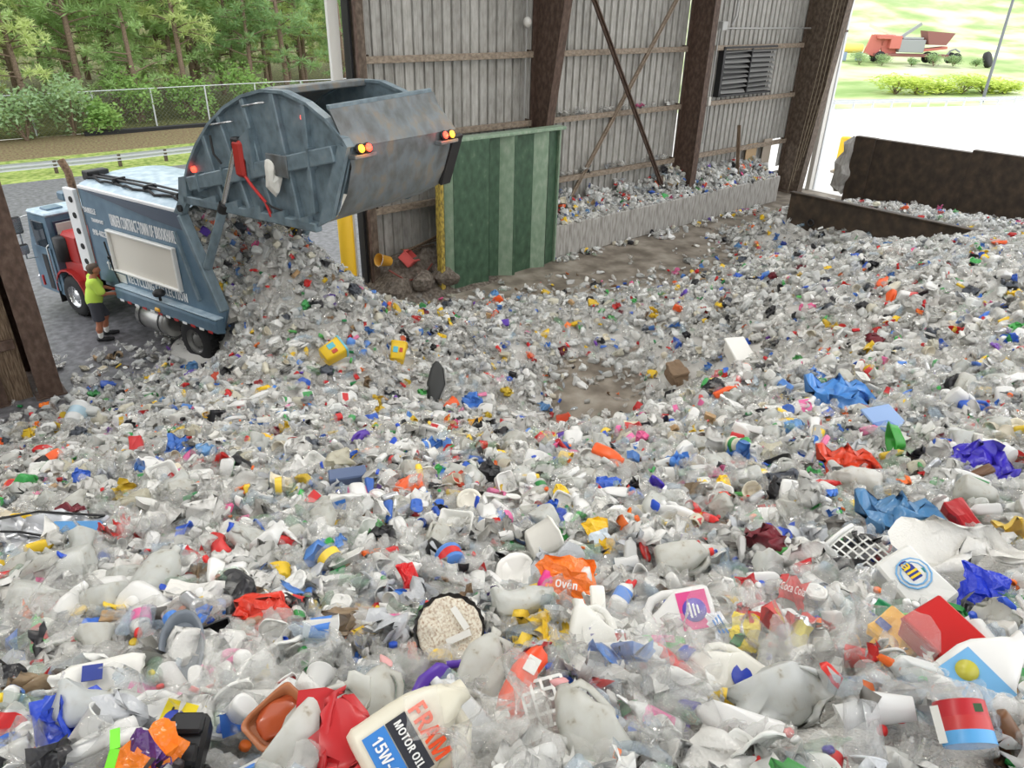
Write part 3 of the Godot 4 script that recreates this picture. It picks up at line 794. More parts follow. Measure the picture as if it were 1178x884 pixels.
func truck() -> void:
	var F := Vector3(-0.28678, 0, -0.958)
	var N := Vector3(0.958, 0, -0.28678)
	var o := base("garbage_truck", "blue-grey refuse truck with raised tailgate tipping plastic into the hall", "truck", Vector3(4.22, 0, -15.37), Basis(N, Vector3.UP, -F))
	# local axes: x to the truck's own right, z to its rear; P(s, y, n) takes metres ahead of the rear axle
	var P := func(s: float, y: float, n: float) -> Vector3: return Vector3(n, y, -s)
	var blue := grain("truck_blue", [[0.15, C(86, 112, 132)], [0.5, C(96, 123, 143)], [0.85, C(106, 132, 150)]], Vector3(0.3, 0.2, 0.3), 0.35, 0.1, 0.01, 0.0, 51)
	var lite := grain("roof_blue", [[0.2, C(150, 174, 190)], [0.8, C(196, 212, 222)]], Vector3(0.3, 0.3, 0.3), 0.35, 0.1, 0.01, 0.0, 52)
	var gate := grain("gate_blue", [[0.1, C(96, 110, 118)], [0.4, C(112, 130, 140)], [0.6, C(120, 139, 150)], [0.9, C(134, 148, 156)]], Vector3(0.4, 0.3, 0.4), 0.45, 0.15, 0.01, 0.0, 53)
	var grime := grain("gate_grime", [[0.1, C(86, 86, 84)], [0.4, C(108, 114, 117)], [0.6, C(120, 130, 136)], [0.78, C(134, 126, 114)], [0.95, C(146, 138, 126)]], Vector3(0.3, 0.2, 0.3), 0.45, 0.2, 0.008, 0.0, 54)
	var dark := mats.dark_steel as StandardMaterial3D
	var white := M("truck_white", C(236, 238, 240), 0.4)
	var red := M("truck_red", C(176, 44, 42), 0.4)
	var chrome := M("chrome", C(206, 208, 210), 0.25, 0.9)
	# chassis
	put("chassis", S().bar(P.call(6.0, 0.85, 0.75), P.call(-1.0, 0.85, 0.75), 0.12, 0.28).bar(P.call(6.0, 0.85, 1.65), P.call(-1.0, 0.85, 1.65), 0.12, 0.28).box(P.call(0, 0.55, 1.2), Vector3(2.0, 0.2, 0.2)).box(P.call(4.6, 0.55, 1.2), Vector3(2.0, 0.2, 0.2)).box(P.call(2.2, 0.8, 1.2), Vector3(1.2, 0.5, 3.2)), dark, o)
	# wheels
	var tyre := S().smooth().lathe([Vector2(0.28, -0.14), Vector2(0.4, -0.15), Vector2(0.48, -0.12), Vector2(0.515, -0.08), Vector2(0.515, 0.08), Vector2(0.48, 0.12), Vector2(0.4, 0.15), Vector2(0.28, 0.14)], 28, Transform3D(Basis(Vector3.BACK, PI / 2), Vector3.ZERO), false, false)
	for q in 28:
		var a := TAU * q / 28
		tyre.flat().box(Vector3(0, cos(a) * 0.518, sin(a) * 0.518), Vector3(0.2, 0.02, 0.05), 0.0, Transform3D(Basis(Vector3.RIGHT, 0), Vector3.ZERO))
	var tm := tyre.mesh()
	var rim := S().smooth().lathe([Vector2(0.29, -0.13), Vector2(0.27, -0.06), Vector2(0.2, -0.03), Vector2(0.12, -0.09), Vector2(0.07, -0.11), Vector2(0.0, -0.11)], 20, Transform3D(Basis(Vector3.BACK, -PI / 2), Vector3.ZERO), false, false)
	for q in 8:
		var a := TAU * q / 8
		rim.flat().box(Vector3(-0.07, cos(a) * 0.16, sin(a) * 0.16), Vector3(0.04, 0.03, 0.03))
	var rm := rim.mesh()
	for wd in [[4.66, 0.14, 0], [4.66, 2.26, 1], [0.0, 0.16, 0], [0.0, 0.5, 0], [0.0, 1.9, 1], [0.0, 2.24, 1], [1.35, 2.24, 1]]:
		var at: Vector3 = P.call(wd[0], 0.515, wd[1])
		var wh := put("wheel", tm, mats.black_rubber, o, Transform3D(Basis(), at))
		put("rim", rm, chrome if wd[0] > 2 else M("rim_grey", C(120, 120, 118), 0.5, 0.5), wh, Transform3D(Basis(Vector3.UP, PI) if wd[2] else Basis(), Vector3.ZERO))
	# cab
	var cab := put("cab", S().prism(PackedVector2Array([Vector2(-5.0, 0.45), Vector2(-5.05, 2.42), Vector2(-5.85, 2.42), Vector2(-6.1, 1.5), Vector2(-6.15, 0.45)]), -2.38, -0.0, Transform3D(Basis(Vector3(0, 0, 1), Vector3.UP, Vector3(-1, 0, 0)), Vector3.ZERO)), blue, o)
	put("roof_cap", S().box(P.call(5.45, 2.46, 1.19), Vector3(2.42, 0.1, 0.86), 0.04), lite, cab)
	put("roof_hatch", S().box(P.call(5.45, 2.53, 0.4), Vector3(0.4, 0.05, 0.35), 0.02), blue, cab)
	put("side_window", S().box(P.call(5.5, 1.95, -0.01), Vector3(0.03, 0.65, 0.55), 0.01), M("cab_glass", C(60, 70, 80), 0.1, 0.2), cab)
	put("rear_window", S().box(P.call(4.99, 1.98, 0.42), Vector3(0.5, 0.55, 0.03), 0.01), M("pale_glass", C(206, 204, 196), 0.15), cab)
	put("rear_window_frame", S().box(P.call(5.0, 1.98, 0.42), Vector3(0.62, 0.67, 0.03), 0.02), M("deep_blue", C(40, 54, 74), 0.4), cab)
	var door := put("door", S().box(P.call(5.5, 1.1, -0.012), Vector3(0.03, 1.1, 0.7), 0.01), blue, cab)
	put("step_panel", S().box(P.call(5.5, 1.0, -0.03), Vector3(0.02, 0.9, 0.2), 0.005), dark, door)
	put("grab_handle", S().smooth().tube([P.call(5.15, 0.8, -0.03), P.call(5.15, 0.85, -0.09), P.call(5.15, 1.7, -0.09), P.call(5.15, 1.75, -0.03)], 0.02, 6), chrome, door)
	for y in [1.55, 2.15]:
		var mr := put("mirror", S().box(P.call(5.95, y, -0.28), Vector3(0.26, 0.42 if y > 2 else 0.26, 0.1), 0.03), dark, cab)
		put("mirror_face", S().box(P.call(5.89, y, -0.28), Vector3(0.2, 0.34 if y > 2 else 0.2, 0.02)), chrome, mr)
	put("mirror_arm", S().smooth().tube([P.call(5.9, 1.3, 0.0), P.call(5.95, 1.3, -0.25), P.call(5.95, 2.3, -0.25), P.call(5.9, 2.35, 0.0)], 0.02, 6), chrome, cab)
	put("marker_lamp", S().box(P.call(5.9, 0.7, -0.03), Vector3(0.04, 0.25, 0.06)), red, cab)
	put("bumper", S().box(P.call(6.2, 0.6, 1.2), Vector3(2.4, 0.35, 0.14), 0.04), chrome, cab)
	# engine cowl and fender
	put("engine_cowl", S().box(P.call(4.45, 1.75, 0.55), Vector3(0.9, 0.75, 0.75), 0.08).box(P.call(4.45, 1.2, 1.2), Vector3(2.2, 0.5, 0.9), 0.05), red, o)
	put("air_cleaner", S().smooth().lathe([Vector2(0.1, -0.32), Vector2(0.21, -0.28), Vector2(0.21, 0.28), Vector2(0.1, 0.32)], 16, Transform3D(Basis(), P.call(4.75, 1.7, 0.12))), dark, o)
	var fend := S().smooth()
	var fr := []
	for q in 9:
		var a := PI * q / 8
		fr.append(PackedVector3Array([P.call(4.66 + cos(a) * 0.66, 0.55 + sin(a) * 0.66, -0.04), P.call(4.66 + cos(a) * 0.66, 0.55 + sin(a) * 0.66, 0.45), P.call(4.66 + cos(a) * 0.62, 0.55 + sin(a) * 0.62, 0.45), P.call(4.66 + cos(a) * 0.62, 0.55 + sin(a) * 0.62, -0.04)]))
	put("front_fender", fend.flat().rings(fr), red, o)
	put("mudflap", S().box(P.call(5.25, 0.5, 0.18), Vector3(0.45, 0.5, 0.02)), mats.black_rubber, o)
	# body: side profile in (rear, up), rounded roof across
	var side := PackedVector2Array([Vector2(-3.2, 1.28), Vector2(-3.2, 3.42), Vector2(0.55, 3.42), Vector2(1.35, 1.55), Vector2(1.15, 1.12), Vector2(-0.2, 1.12), Vector2(-2.4, 1.28)])
	var ax := Transform3D(Basis(Vector3(0, 0, 1), Vector3.UP, Vector3(-1, 0, 0)), Vector3.ZERO)
	var body := put("body", S().prism(side, -0.06, -0.0, ax).prism(side, -2.4, -2.34, ax).box(P.call(3.17, 2.35, 1.2), Vector3(2.4, 2.14, 0.06)).box(P.call(1.0, 1.2, 1.2), Vector3(2.3, 0.08, 4.2)), blue, o)
	var roof := S().smooth()
	var rr := []
	for e in [3.2, 2.0, 0.8, -0.55]:
		var ring := PackedVector3Array()
		for q in 11:
			var a := PI * q / 10
			ring.push_back(P.call(e, 3.42 + 0.2 * sin(a), 1.2 - 1.2 * cos(a) * (0.85 + 0.15 * absf(cos(a)))))
		rr.append(ring)
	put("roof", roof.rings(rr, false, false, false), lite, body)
	put("roof_edge", S().bar(P.call(3.2, 3.42, 0.03), P.call(-0.55, 3.42, 0.03), 0.09, 0.07, Vector3.UP, 0.01), white, body)
	put("roof_pipe", S().smooth().tube([P.call(3.3, 3.6, 0.35), P.call(1.5, 3.64, 0.35), P.call(-0.5, 3.62, 0.35)], 0.03, 6).tube([P.call(3.3, 3.6, 0.5), P.call(1.2, 3.66, 0.5), P.call(-0.5, 3.64, 0.5)], 0.025, 6), dark, body)
	var hz := []
	for q in 16:
		hz.append(P.call(3.2 - q * 0.25, 3.57 + 0.03 * sin(q * 2.3), 0.26 + 0.04 * sin(q * 1.7)))
	put("roof_hose", S().smooth().tube(hz, 0.03, 6), mats.black_rubber, body)
	put("roof_valve", S().box(P.call(3.25, 3.6, 0.5), Vector3(0.5, 0.2, 0.25), 0.02), dark, body)
	for q in 3:
		put("hose_clamp", S().box(P.call(2.2 - q * 1.1, 3.62, 0.4), Vector3(0.3, 0.12, 0.06), 0.01), dark, body)
	# swage: upper lip folded outward
	put("upper_fold", S().prism(PackedVector2Array([Vector2(-3.0, 3.38), Vector2(0.55, 3.38), Vector2(0.68, 3.05), Vector2(-0.4, 3.12), Vector2(-1.4, 3.22)]), 0.0, 0.035, ax), M("fold_blue", C(78, 90, 108), 0.4), body)
	put("rear_post", S().bar(P.call(-0.52, 3.4, -0.03), P.call(-1.32, 1.55, -0.03), 0.12, 0.22, Vector3.RIGHT, 0.02).bar(P.call(-0.15, 3.0, -0.02), P.call(-0.55, 1.6, -0.02), 0.06, 0.1, Vector3.RIGHT, 0.01), gate, body)
	# billboard panel, frame proud of the side
	var pn := put("sign_panel", S().box(P.call(1.14, 2.16, -0.03), Vector3(0.04, 0.86, 2.24)), M("panel_cream", C(222, 218, 208), 0.6), body)
	var fr_m := M("frame_pale", C(232, 232, 228), 0.4, 0.2)
	put("frame_bar", S().box(P.call(1.14, 2.61, -0.06), Vector3(0.1, 0.05, 2.36), 0.01), fr_m, pn)
	put("frame_bar", S().box(P.call(1.14, 1.71, -0.06), Vector3(0.1, 0.05, 2.36), 0.01), fr_m, pn)
	put("frame_bar", S().box(P.call(2.29, 2.16, -0.06), Vector3(0.1, 0.9, 0.05), 0.01), fr_m, pn)
	put("frame_bar", S().box(P.call(-0.01, 2.16, -0.06), Vector3(0.1, 0.9, 0.05), 0.01), fr_m, pn)
	# lettering on the left side, read from outside
	var lb := Basis(Vector3(0, 0, 1), Vector3.UP, Vector3(-1, 0, 0))
	letters("lettering", "UNDER CONTRACT-TOWN OF BROOKHAVEN", 0.26, 2.34, white, body, Transform3D(lb, P.call(1.0, 2.85, -0.01)))
	letters("lettering", "DANIELE", 0.12, 0.45, white, body, Transform3D(lb, P.call(2.92, 2.93, -0.01)))
	letters("lettering", "TRANSPORT", 0.08, 0.46, white, body, Transform3D(lb, P.call(2.7, 2.73, -0.01)))
	letters("lettering", "998-4022", 0.13, 0.5, white, body, Transform3D(lb, P.call(2.74, 2.45, -0.01)))
	letters("lettering", "12", 0.2, 0.24, white, body, Transform3D(lb, P.call(2.62, 1.72, -0.01)))
	letters("lettering", "RECYCLING COLLECTION", 0.2, 2.1, white, body, Transform3D(lb, P.call(0.95, 1.55, -0.01)))
	put("latch_rod", S().smooth().tube([P.call(2.56, 2.3, -0.05), P.call(2.46, 1.75, -0.05), P.call(2.3, 1.4, -0.05)], 0.018, 6).box(P.call(2.46, 1.95, -0.05), Vector3(0.08, 0.1, 0.14), 0.02), dark, body)
	put("decal", S().box(P.call(2.25, 1.5, -0.008), Vector3(0.01, 0.2, 0.34)), fr_m, body)
	# sill ledge with marker tape
	var sill := put("sill", S().prism(PackedVector2Array([Vector2(0.0, 1.36), Vector2(0.18, 1.34), Vector2(0.2, 1.28), Vector2(0.2, 1.08), Vector2(0.0, 1.02)]), -2.3, 1.2, Transform3D(Basis(Vector3(-1, 0, 0), Vector3.UP, Vector3(0, 0, 1)), Vector3.ZERO)), blue, o)
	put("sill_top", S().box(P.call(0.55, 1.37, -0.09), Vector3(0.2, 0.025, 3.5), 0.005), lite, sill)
	for q in 12:
		put("marker_tape", S().box(P.call(2.1 - q * 0.28, 1.07, -0.205), Vector3(0.01, 0.05, 0.14)), red if q % 2 else white, sill)
	put("side_marker", S().box(P.call(0.75, 1.16, -0.22), Vector3(0.05, 0.09, 0.16), 0.02), M("amber", C(240, 176, 30), 0.3), sill)
	put("work_lamp", S().smooth().lathe([Vector2(0.03, -0.16), Vector2(0.03, -0.06), Vector2(0.12, -0.04), Vector2(0.13, 0.03), Vector2(0.08, 0.08)], 14, Transform3D(Basis(), P.call(0.62, 1.55, -0.18))), dark, sill)
	# fuel and hydraulic tanks
	put("fuel_tank", S().smooth().lathe([Vector2(0.2, -0.55), Vector2(0.33, -0.53), Vector2(0.345, -0.5), Vector2(0.345, 0.5), Vector2(0.33, 0.53), Vector2(0.2, 0.55)], 24, Transform3D(Basis(Vector3.RIGHT, PI / 2), P.call(1.55, 0.62, 0.32))), M("tank_alloy", C(168, 168, 166), 0.3, 0.8), o)
	put("tank_strap", S().smooth().lathe([Vector2(0.352, -0.03), Vector2(0.352, 0.03)], 24, Transform3D(Basis(Vector3.RIGHT, PI / 2), P.call(1.9, 0.62, 0.32)), false, false).lathe([Vector2(0.352, -0.03), Vector2(0.352, 0.03)], 24, Transform3D(Basis(Vector3.RIGHT, PI / 2), P.call(1.2, 0.62, 0.32)), false, false), dark, o)
	# white upright panel with round holes behind the cab
	var st := put("stack_guard", S().box(P.call(3.6, 2.35, 0.02), Vector3(0.1, 1.95, 0.42), 0.01), white, o)
	for q in 5:
		put("guard_hole", S().smooth().lathe([Vector2(0.07, -0.012), Vector2(0.07, 0.012)], 12, Transform3D(Basis(Vector3.BACK, PI / 2), P.call(3.55, 1.65 + q * 0.36, -0.035))), mats.black_rubber, st)
	put("exhaust_stack", S().smooth().tube([P.call(3.9, 1.5, 0.25), P.call(3.9, 3.3, 0.25), P.call(3.92, 3.6, 0.25), P.call(4.05, 3.85, 0.22)], 0.085, 10, false), grain("exhaust_rust", [[0.2, C(96, 74, 58)], [0.8, C(160, 134, 110)]], Vector3(1, 1, 1), 0.5, 0.4), o)
	put("intake_box", S().box(P.call(3.95, 3.1, 0.1), Vector3(0.3, 0.2, 0.3), 0.03), blue, o)
	put("packed_load", S().prism(PackedVector2Array([Vector2(1.2, 1.2), Vector2(1.3, 1.35), Vector2(-0.35, 3.1), Vector2(-3.0, 3.2), Vector2(-3.0, 1.3)]), -2.3, -0.1, ax), mats.under_heap, o).set_meta("kind", "stuff")
	tailgate(o, P, gate, grime, dark, chrome)

func tailgate(o: Node3D, P: Callable, gate: Material, grime: Material, dark: Material, chrome: Material) -> void:
	var prof := [[-0.66, 3.62], [-0.72, 3.95], [-1.0, 4.4], [-1.35, 4.8], [-1.8, 5.2], [-2.3, 5.52], [-2.8, 5.74], [-3.3, 5.86], [-3.8, 5.87], [-4.3, 5.74], [-4.7, 5.54], [-5.02, 5.28], [-5.12, 5.16], [-4.92, 4.62], [-4.66, 4.02], [-4.32, 3.82], [-3.6, 3.72], [-2.2, 3.66], [-1.0, 3.6]]
	var ax := Transform3D(Basis(Vector3(0, 0, 1), Vector3.UP, Vector3(-1, 0, 0)), Vector3.ZERO)
	var poly := PackedVector2Array()
	for q in prof:
		poly.push_back(Vector2(-q[0], q[1]))
	var g := put("tailgate", S().prism(poly, -0.1, -0.06, ax), gate, o)
	put("side_plate", S().prism(poly, -2.3, -2.26, ax), gate, g)
	# curved rim flange along the arc, both sides
	for n in [0.03, 2.3]:
		var rim := S()
		for i in 12:
			var a := Vector2(prof[i][0], prof[i][1])
			var b := Vector2(prof[i + 1][0], prof[i + 1][1])
			rim.bar(P.call(a.x, a.y, n), P.call(b.x, b.y, n), 0.16, 0.05, Vector3.UP)
		put("rim_flange", rim, gate, g)
	# curved top sheet between the plates up to the loading mouth
	var sheet := S().smooth()
	var rs := []
	for i in 8:
		rs.append(PackedVector3Array([P.call(prof[i][0], prof[i][1], 0.08), P.call(prof[i][0], prof[i][1], 2.28)]))
	put("top_sheet", sheet.rings(rs, false, false, false), grime, g)
	put("mouth_bar", S().bar(P.call(-3.35, 5.84, 0.08), P.call(-3.35, 5.84, 2.28), 0.2, 0.12, Vector3.UP, 0.02), grime, g)
	# packer blade visible inside the mouth
	put("packer_blade", S().bar(P.call(-3.5, 5.1, 1.18), P.call(-4.2, 4.6, 1.18), 2.1, 0.12), dark, g)
	# rear face
	var face := put("rear_panel", S().smooth().rings([PackedVector3Array([P.call(-4.72, 5.7, 0.0), P.call(-4.85, 5.78, 2.36)]), PackedVector3Array([P.call(-5.12, 5.16, 0.0), P.call(-5.42, 5.2, 2.36)])], false, false, false).smooth(1).rings([PackedVector3Array([P.call(-5.1, 5.18, 0.0), P.call(-5.4, 5.2, 2.36)]), PackedVector3Array([P.call(-5.05, 4.85, 0.1), P.call(-5.36, 4.9, 2.3)]), PackedVector3Array([P.call(-4.9, 4.4, 0.1), P.call(-5.22, 4.5, 2.3)]), PackedVector3Array([P.call(-4.64, 4.0, 0.1), P.call(-5.05, 4.2, 2.3)]), PackedVector3Array([P.call(-4.3, 3.82, 0.1), P.call(-4.6, 3.95, 2.3)])], false, false, false), grime, g)
	put("upper_lip", S().bar(P.call(-4.74, 5.72, 0.0), P.call(-4.87, 5.8, 2.36), 0.07, 0.07, Vector3.UP, 0.01), gate, face)
	put("lip_plate", S().quad(P.call(-4.76, 5.7, -0.02), P.call(-4.9, 5.78, 2.38), P.call(-5.1, 5.36, 2.38), P.call(-4.98, 5.3, -0.02)).quad(P.call(-4.79, 5.7, -0.02), P.call(-5.01, 5.3, -0.02), P.call(-5.13, 5.36, 2.38), P.call(-4.93, 5.78, 2.38)), grime, face)
	put("corner_gusset", S().prism(PackedVector2Array([Vector2(4.32, 3.8), Vector2(4.66, 3.98), Vector2(5.14, 5.18), Vector2(4.95, 5.2), Vector2(4.4, 4.0)]), -0.02, 0.06, ax), gate, face)
	put("tread_step", S().bar(P.call(-5.42, 5.1, 2.4), P.call(-5.1, 4.2, 2.4), 0.08, 0.28, Vector3.RIGHT, 0.01), dark, face)
	# tail lamps, lit
	for lm in [[0.12, 0], [0.27, 1], [1.98, 1], [2.14, 0]]:
		var s0: float = -5.13 - 0.12 * lm[0]
		var bz := put("tail_lamp", S().smooth().lathe([Vector2(0.085, 0.0), Vector2(0.085, 0.05), Vector2(0.06, 0.06)], 14, Transform3D(Basis(Vector3.RIGHT, 1.25), P.call(s0 - 0.01, 5.12, lm[0] + 0.06))), dark, face)
		var glow := M("lamp_red" if lm[1] else "lamp_amber", C(255, 70, 60) if lm[1] else C(255, 190, 60), 0.3)
		glow.emission_enabled = true
		glow.emission = C(255, 70, 50) if lm[1] else C(255, 170, 40)
		glow.emission_energy_multiplier = 1.3
		put("lens", S().smooth().lathe([Vector2(0.065, 0.05), Vector2(0.06, 0.075), Vector2(0.03, 0.09), Vector2(0.0, 0.092)], 14, Transform3D(Basis(Vector3.RIGHT, 1.25), P.call(s0 - 0.01, 5.12, lm[0] + 0.06))), glow, bz)
		var ol := OmniLight3D.new()
		ol.name = "tail_lamp_light"
		ol.light_color = glow.emission
		ol.light_energy = 0.02
		ol.light_size = 0.05
		ol.omni_range = 40.0
		ol.omni_attenuation = 2.0
		ol.shadow_enabled = true
		bz.add_child(ol, true)
		ol.position = P.call(s0 - 0.16, 5.13, lm[0] + 0.06)
	for q in 2:
		put("lamp_box", S().box(P.call(-5.15 - q * 0.24, 5.02, 0.26 + q * 1.86), Vector3(0.5, 0.06, 0.16), 0.01), grime, face)
	# ribs on the left plate: sloping channels that fan up from the bottom rail
	for r in [[-1.55, 5.0, -1.9, 3.66], [-2.05, 5.36, -2.6, 3.68], [-2.75, 5.7, -3.2, 3.7], [-3.5, 5.84, -3.85, 3.74], [-4.2, 5.72, -4.2, 4.0]]:
		put("rib", S().bar(P.call(r[0], r[1], 0.02), P.call(r[2], r[3], 0.02), 0.1, 0.12, Vector3.RIGHT, 0.015), gate, g)
	# heavy cross beam and lower rail
	var xb := put("cross_beam", S().bar(P.call(-0.95, 4.05, -0.02), P.call(-4.85, 5.05, -0.02), 0.16, 0.26, Vector3.UP, 0.02), gate, g)
	for q in 5:
		var s1 := -1.3 - q * 0.75
		put("beam_rib", S().box(P.call(s1, 4.05 + (-0.95 - s1) * 0.256, -0.03), Vector3(0.18, 0.34, 0.04)), gate, xb)
	put("beam_plate", S().box(P.call(-3.55, 4.72, -0.11), Vector3(0.03, 0.36, 0.5), 0.01), grime, xb)
	put("lower_rail", S().bar(P.call(-0.75, 3.74, -0.02), P.call(-4.3, 3.78, -0.02), 0.16, 0.16, Vector3.UP, 0.02), gate, g)
	for q in 5:
		put("rail_tooth", S().prism(PackedVector2Array([Vector2(1.3 + q * 0.6, 3.82), Vector2(1.75 + q * 0.6, 3.82), Vector2(1.75 + q * 0.6, 3.96)]), 0.0, 0.1, ax), gate, g)
	put("bracket", S().prism(PackedVector2Array([Vector2(2.5, 4.95), Vector2(2.95, 5.25), Vector2(2.95, 4.55)]), 0.0, 0.12, ax), gate, g)
	# hinge
	put("hinge_plate", S().prism(PackedVector2Array([Vector2(0.35, 3.42), Vector2(0.62, 3.42), Vector2(0.86, 3.72), Vector2(0.95, 4.2), Vector2(0.72, 4.15), Vector2(0.6, 3.72)]), -0.02, 0.1, ax), gate, g)
	put("hinge_pin", S().smooth().lathe([Vector2(0.07, -0.08), Vector2(0.07, 0.08)], 12, Transform3D(Basis(Vector3.BACK, PI / 2), P.call(-0.62, 3.55, -0.06))), dark, g)
	# small lamps, hose, cover, handle
	var lr: StandardMaterial3D = mats.lamp_red
	for q in [[-1.06, 4.32], [-4.16, 5.52]]:
		put("marker_lamp", S().smooth().lathe([Vector2(0.06, 0.0), Vector2(0.055, 0.05), Vector2(0.0, 0.07)], 12, Transform3D(Basis(Vector3.BACK, PI / 2), P.call(q[0], q[1], 0.05))), lr, g)
	put("lamp_cover", S().box(P.call(-2.62, 4.72, -0.12), Vector3(0.12, 0.62, 0.24), 0.05, Transform3D()), M("cover_red", C(170, 44, 36), 0.5), g)
	put("hydraulic_hose", S().smooth().tube([P.call(-2.6, 4.5, -0.1), P.call(-2.9, 4.3, -0.16), P.call(-3.15, 4.05, -0.12), P.call(-3.2, 3.8, -0.08)], 0.03, 6), M("hose_bright", C(196, 50, 48), 0.5), g)
	put("hydraulic_hose", S().smooth().tube([P.call(-1.75, 5.0, 0.0), P.call(-1.85, 4.7, -0.06), P.call(-2.0, 4.55, -0.04)], 0.02, 6), dark, g)
	put("hydraulic_hose", S().smooth().tube([P.call(-3.0, 4.1, -0.1), P.call(-3.3, 4.0, -0.14), P.call(-3.5, 3.95, -0.08)], 0.02, 6), dark, g)
	put("caught_film", S().flat().ball(P.call(-3.4, 4.5, -0.1), Vector3(0.12, 0.3, 0.16), 8, 6).warp(func(p: Vector3) -> Vector3: return p + Vector3(0, lump.get_noise_3dv(p * 6.0), lump.get_noise_3dv(p * 5.0 + Vector3.ONE)) * 0.12), M("film_white", C(222, 222, 216), 0.4), g)
	for q in [[-2.1, 5.3], [-3.0, 5.68]]:
		put("grab_bar", S().smooth().tube([P.call(q[0] + 0.2, q[1] - 0.1, 0.02), P.call(q[0] + 0.2, q[1] - 0.1, -0.05), P.call(q[0] - 0.3, q[1] + 0.0, -0.05), P.call(q[0] - 0.3, q[1], 0.02)], 0.02, 6), chrome, g)
	# lift cylinders
	for n in [-0.08, 2.42]:
		var cyl := put("lift_cylinder", S().smooth().tube([P.call(-1.1, 2.45, n), P.call(-1.92, 3.78, n)], 0.085, 14), gate, o)
		put("rod", S().smooth().tube([P.call(-1.9, 3.75, n), P.call(-2.55, 4.95, n)], 0.055, 14), chrome, cyl)
		put("collar", S().smooth().tube([P.call(-1.86, 3.68, n), P.call(-1.95, 3.83, n)], 0.1, 14), dark, cyl)
		put("clevis", S().box(P.call(-2.57, 4.97, n), Vector3(0.16, 0.2, 0.2), 0.03), dark, cyl)

# ---------------------------------------------------------------- a person
# smooth union of tapered capsules, meshed as surface nets
func blob(bones: Array, cell: float, blend: float, grow := 0.0, cut = null) -> Shape:
	var lo := Vector3.INF
	var hi := -Vector3.INF
	for b in bones:
		var r := maxf(b[2], b[3]) + grow + cell * 2
		for q in [b[0], b[1]]:
			lo = lo.min(q - Vector3.ONE * r)
			hi = hi.max(q + Vector3.ONE * r)
	var n := Vector3i(((hi - lo) / cell).ceil()) + Vector3i.ONE
	var f := PackedFloat32Array()
	f.resize(n.x * n.y * n.z)
	f.fill(1.0)
	var fill := PackedFloat32Array()
	for b in bones:
		# visit only the cells near this bone
		var a: Vector3 = b[0]
		var d: Vector3 = b[1] - b[0]
		var l2 := maxf(d.length_squared(), 1e-9)
		var rr: float = maxf(b[2], b[3]) + grow + blend + cell * 2
		var i0 := Vector3i(((a.min(b[1]) - Vector3.ONE * rr - lo) / cell).floor()).clamp(Vector3i.ZERO, n - Vector3i.ONE)
		var i1 := Vector3i(((a.max(b[1]) + Vector3.ONE * rr - lo) / cell).ceil()).clamp(Vector3i.ZERO, n - Vector3i.ONE)
		var sq: Vector3 = b[4] if b.size() > 4 else Vector3.ONE
		for x in range(i0.x, i1.x + 1):
			for y in range(i0.y, i1.y + 1):
				for z in range(i0.z, i1.z + 1):
					var p := lo + Vector3(x, y, z) * cell
					var t := clampf((p - a).dot(d) / l2, 0.0, 1.0)
					var e := ((p - a - d * t) / sq).length() - lerpf(b[2], b[3], t) - grow
					var k := (x * n.y + y) * n.z + z
					var o := f[k]
					var h := clampf(0.5 + 0.5 * (o - e) / blend, 0.0, 1.0)
					f[k] = lerpf(o, e, h) - blend * h * (1.0 - h)
	if cut != null:
		for x in n.x:
			for y in n.y:
				for z in n.z:
					var k := (x * n.y + y) * n.z + z
					if f[k] < cell * 3:
						f[k] = maxf(f[k], cut.call(lo + Vector3(x, y, z) * cell))
	var at := {}
	var s := S().smooth()
	var corner := [Vector3i(0, 0, 0), Vector3i(1, 0, 0), Vector3i(0, 1, 0), Vector3i(1, 1, 0), Vector3i(0, 0, 1), Vector3i(1, 0, 1), Vector3i(0, 1, 1), Vector3i(1, 1, 1)]
	var edge := [[0, 1], [2, 3], [4, 5], [6, 7], [0, 2], [1, 3], [4, 6], [5, 7], [0, 4], [1, 5], [2, 6], [3, 7]]
	for x in n.x - 1:
		for y in n.y - 1:
			for z in n.z - 1:
				var v := []
				var neg := 0
				for c in corner:
					var w := f[((x + c.x) * n.y + y + c.y) * n.z + z + c.z]
					v.append(w)
					if w < 0:
						neg += 1
				if neg == 0 or neg == 8:
					continue
				var sum := Vector3.ZERO
				var cnt := 0
				for e in edge:
					if (v[e[0]] < 0) != (v[e[1]] < 0):
						var t: float = v[e[0]] / (v[e[0]] - v[e[1]])
						sum += Vector3(corner[e[0]]).lerp(Vector3(corner[e[1]]), t)
						cnt += 1
				at[Vector3i(x, y, z)] = lo + (Vector3(x, y, z) + sum / cnt) * cell
	var axes := [Vector3i(1, 0, 0), Vector3i(0, 1, 0), Vector3i(0, 0, 1)]
	for c in at:
		for a in 3:
			var b: Vector3i = axes[(a + 1) % 3]
			var d: Vector3i = axes[(a + 2) % 3]
			var q: Vector3i = c + axes[a]
			if c.x + 1 >= n.x or c.y + 1 >= n.y or c.z + 1 >= n.z:
				continue
			var w0 := f[(c.x * n.y + c.y) * n.z + c.z]
			var w1 := f[(q.x * n.y + q.y) * n.z + q.z]
			if (w0 < 0) == (w1 < 0):
				continue
			if not (at.has(c - b) and at.has(c - d) and at.has(c - b - d)):
				continue
			if w0 < 0:
				s.quad(at[c], at[c - d], at[c - b - d], at[c - b])
			else:
				s.quad(at[c], at[c - b], at[c - b - d], at[c - d])
	return s

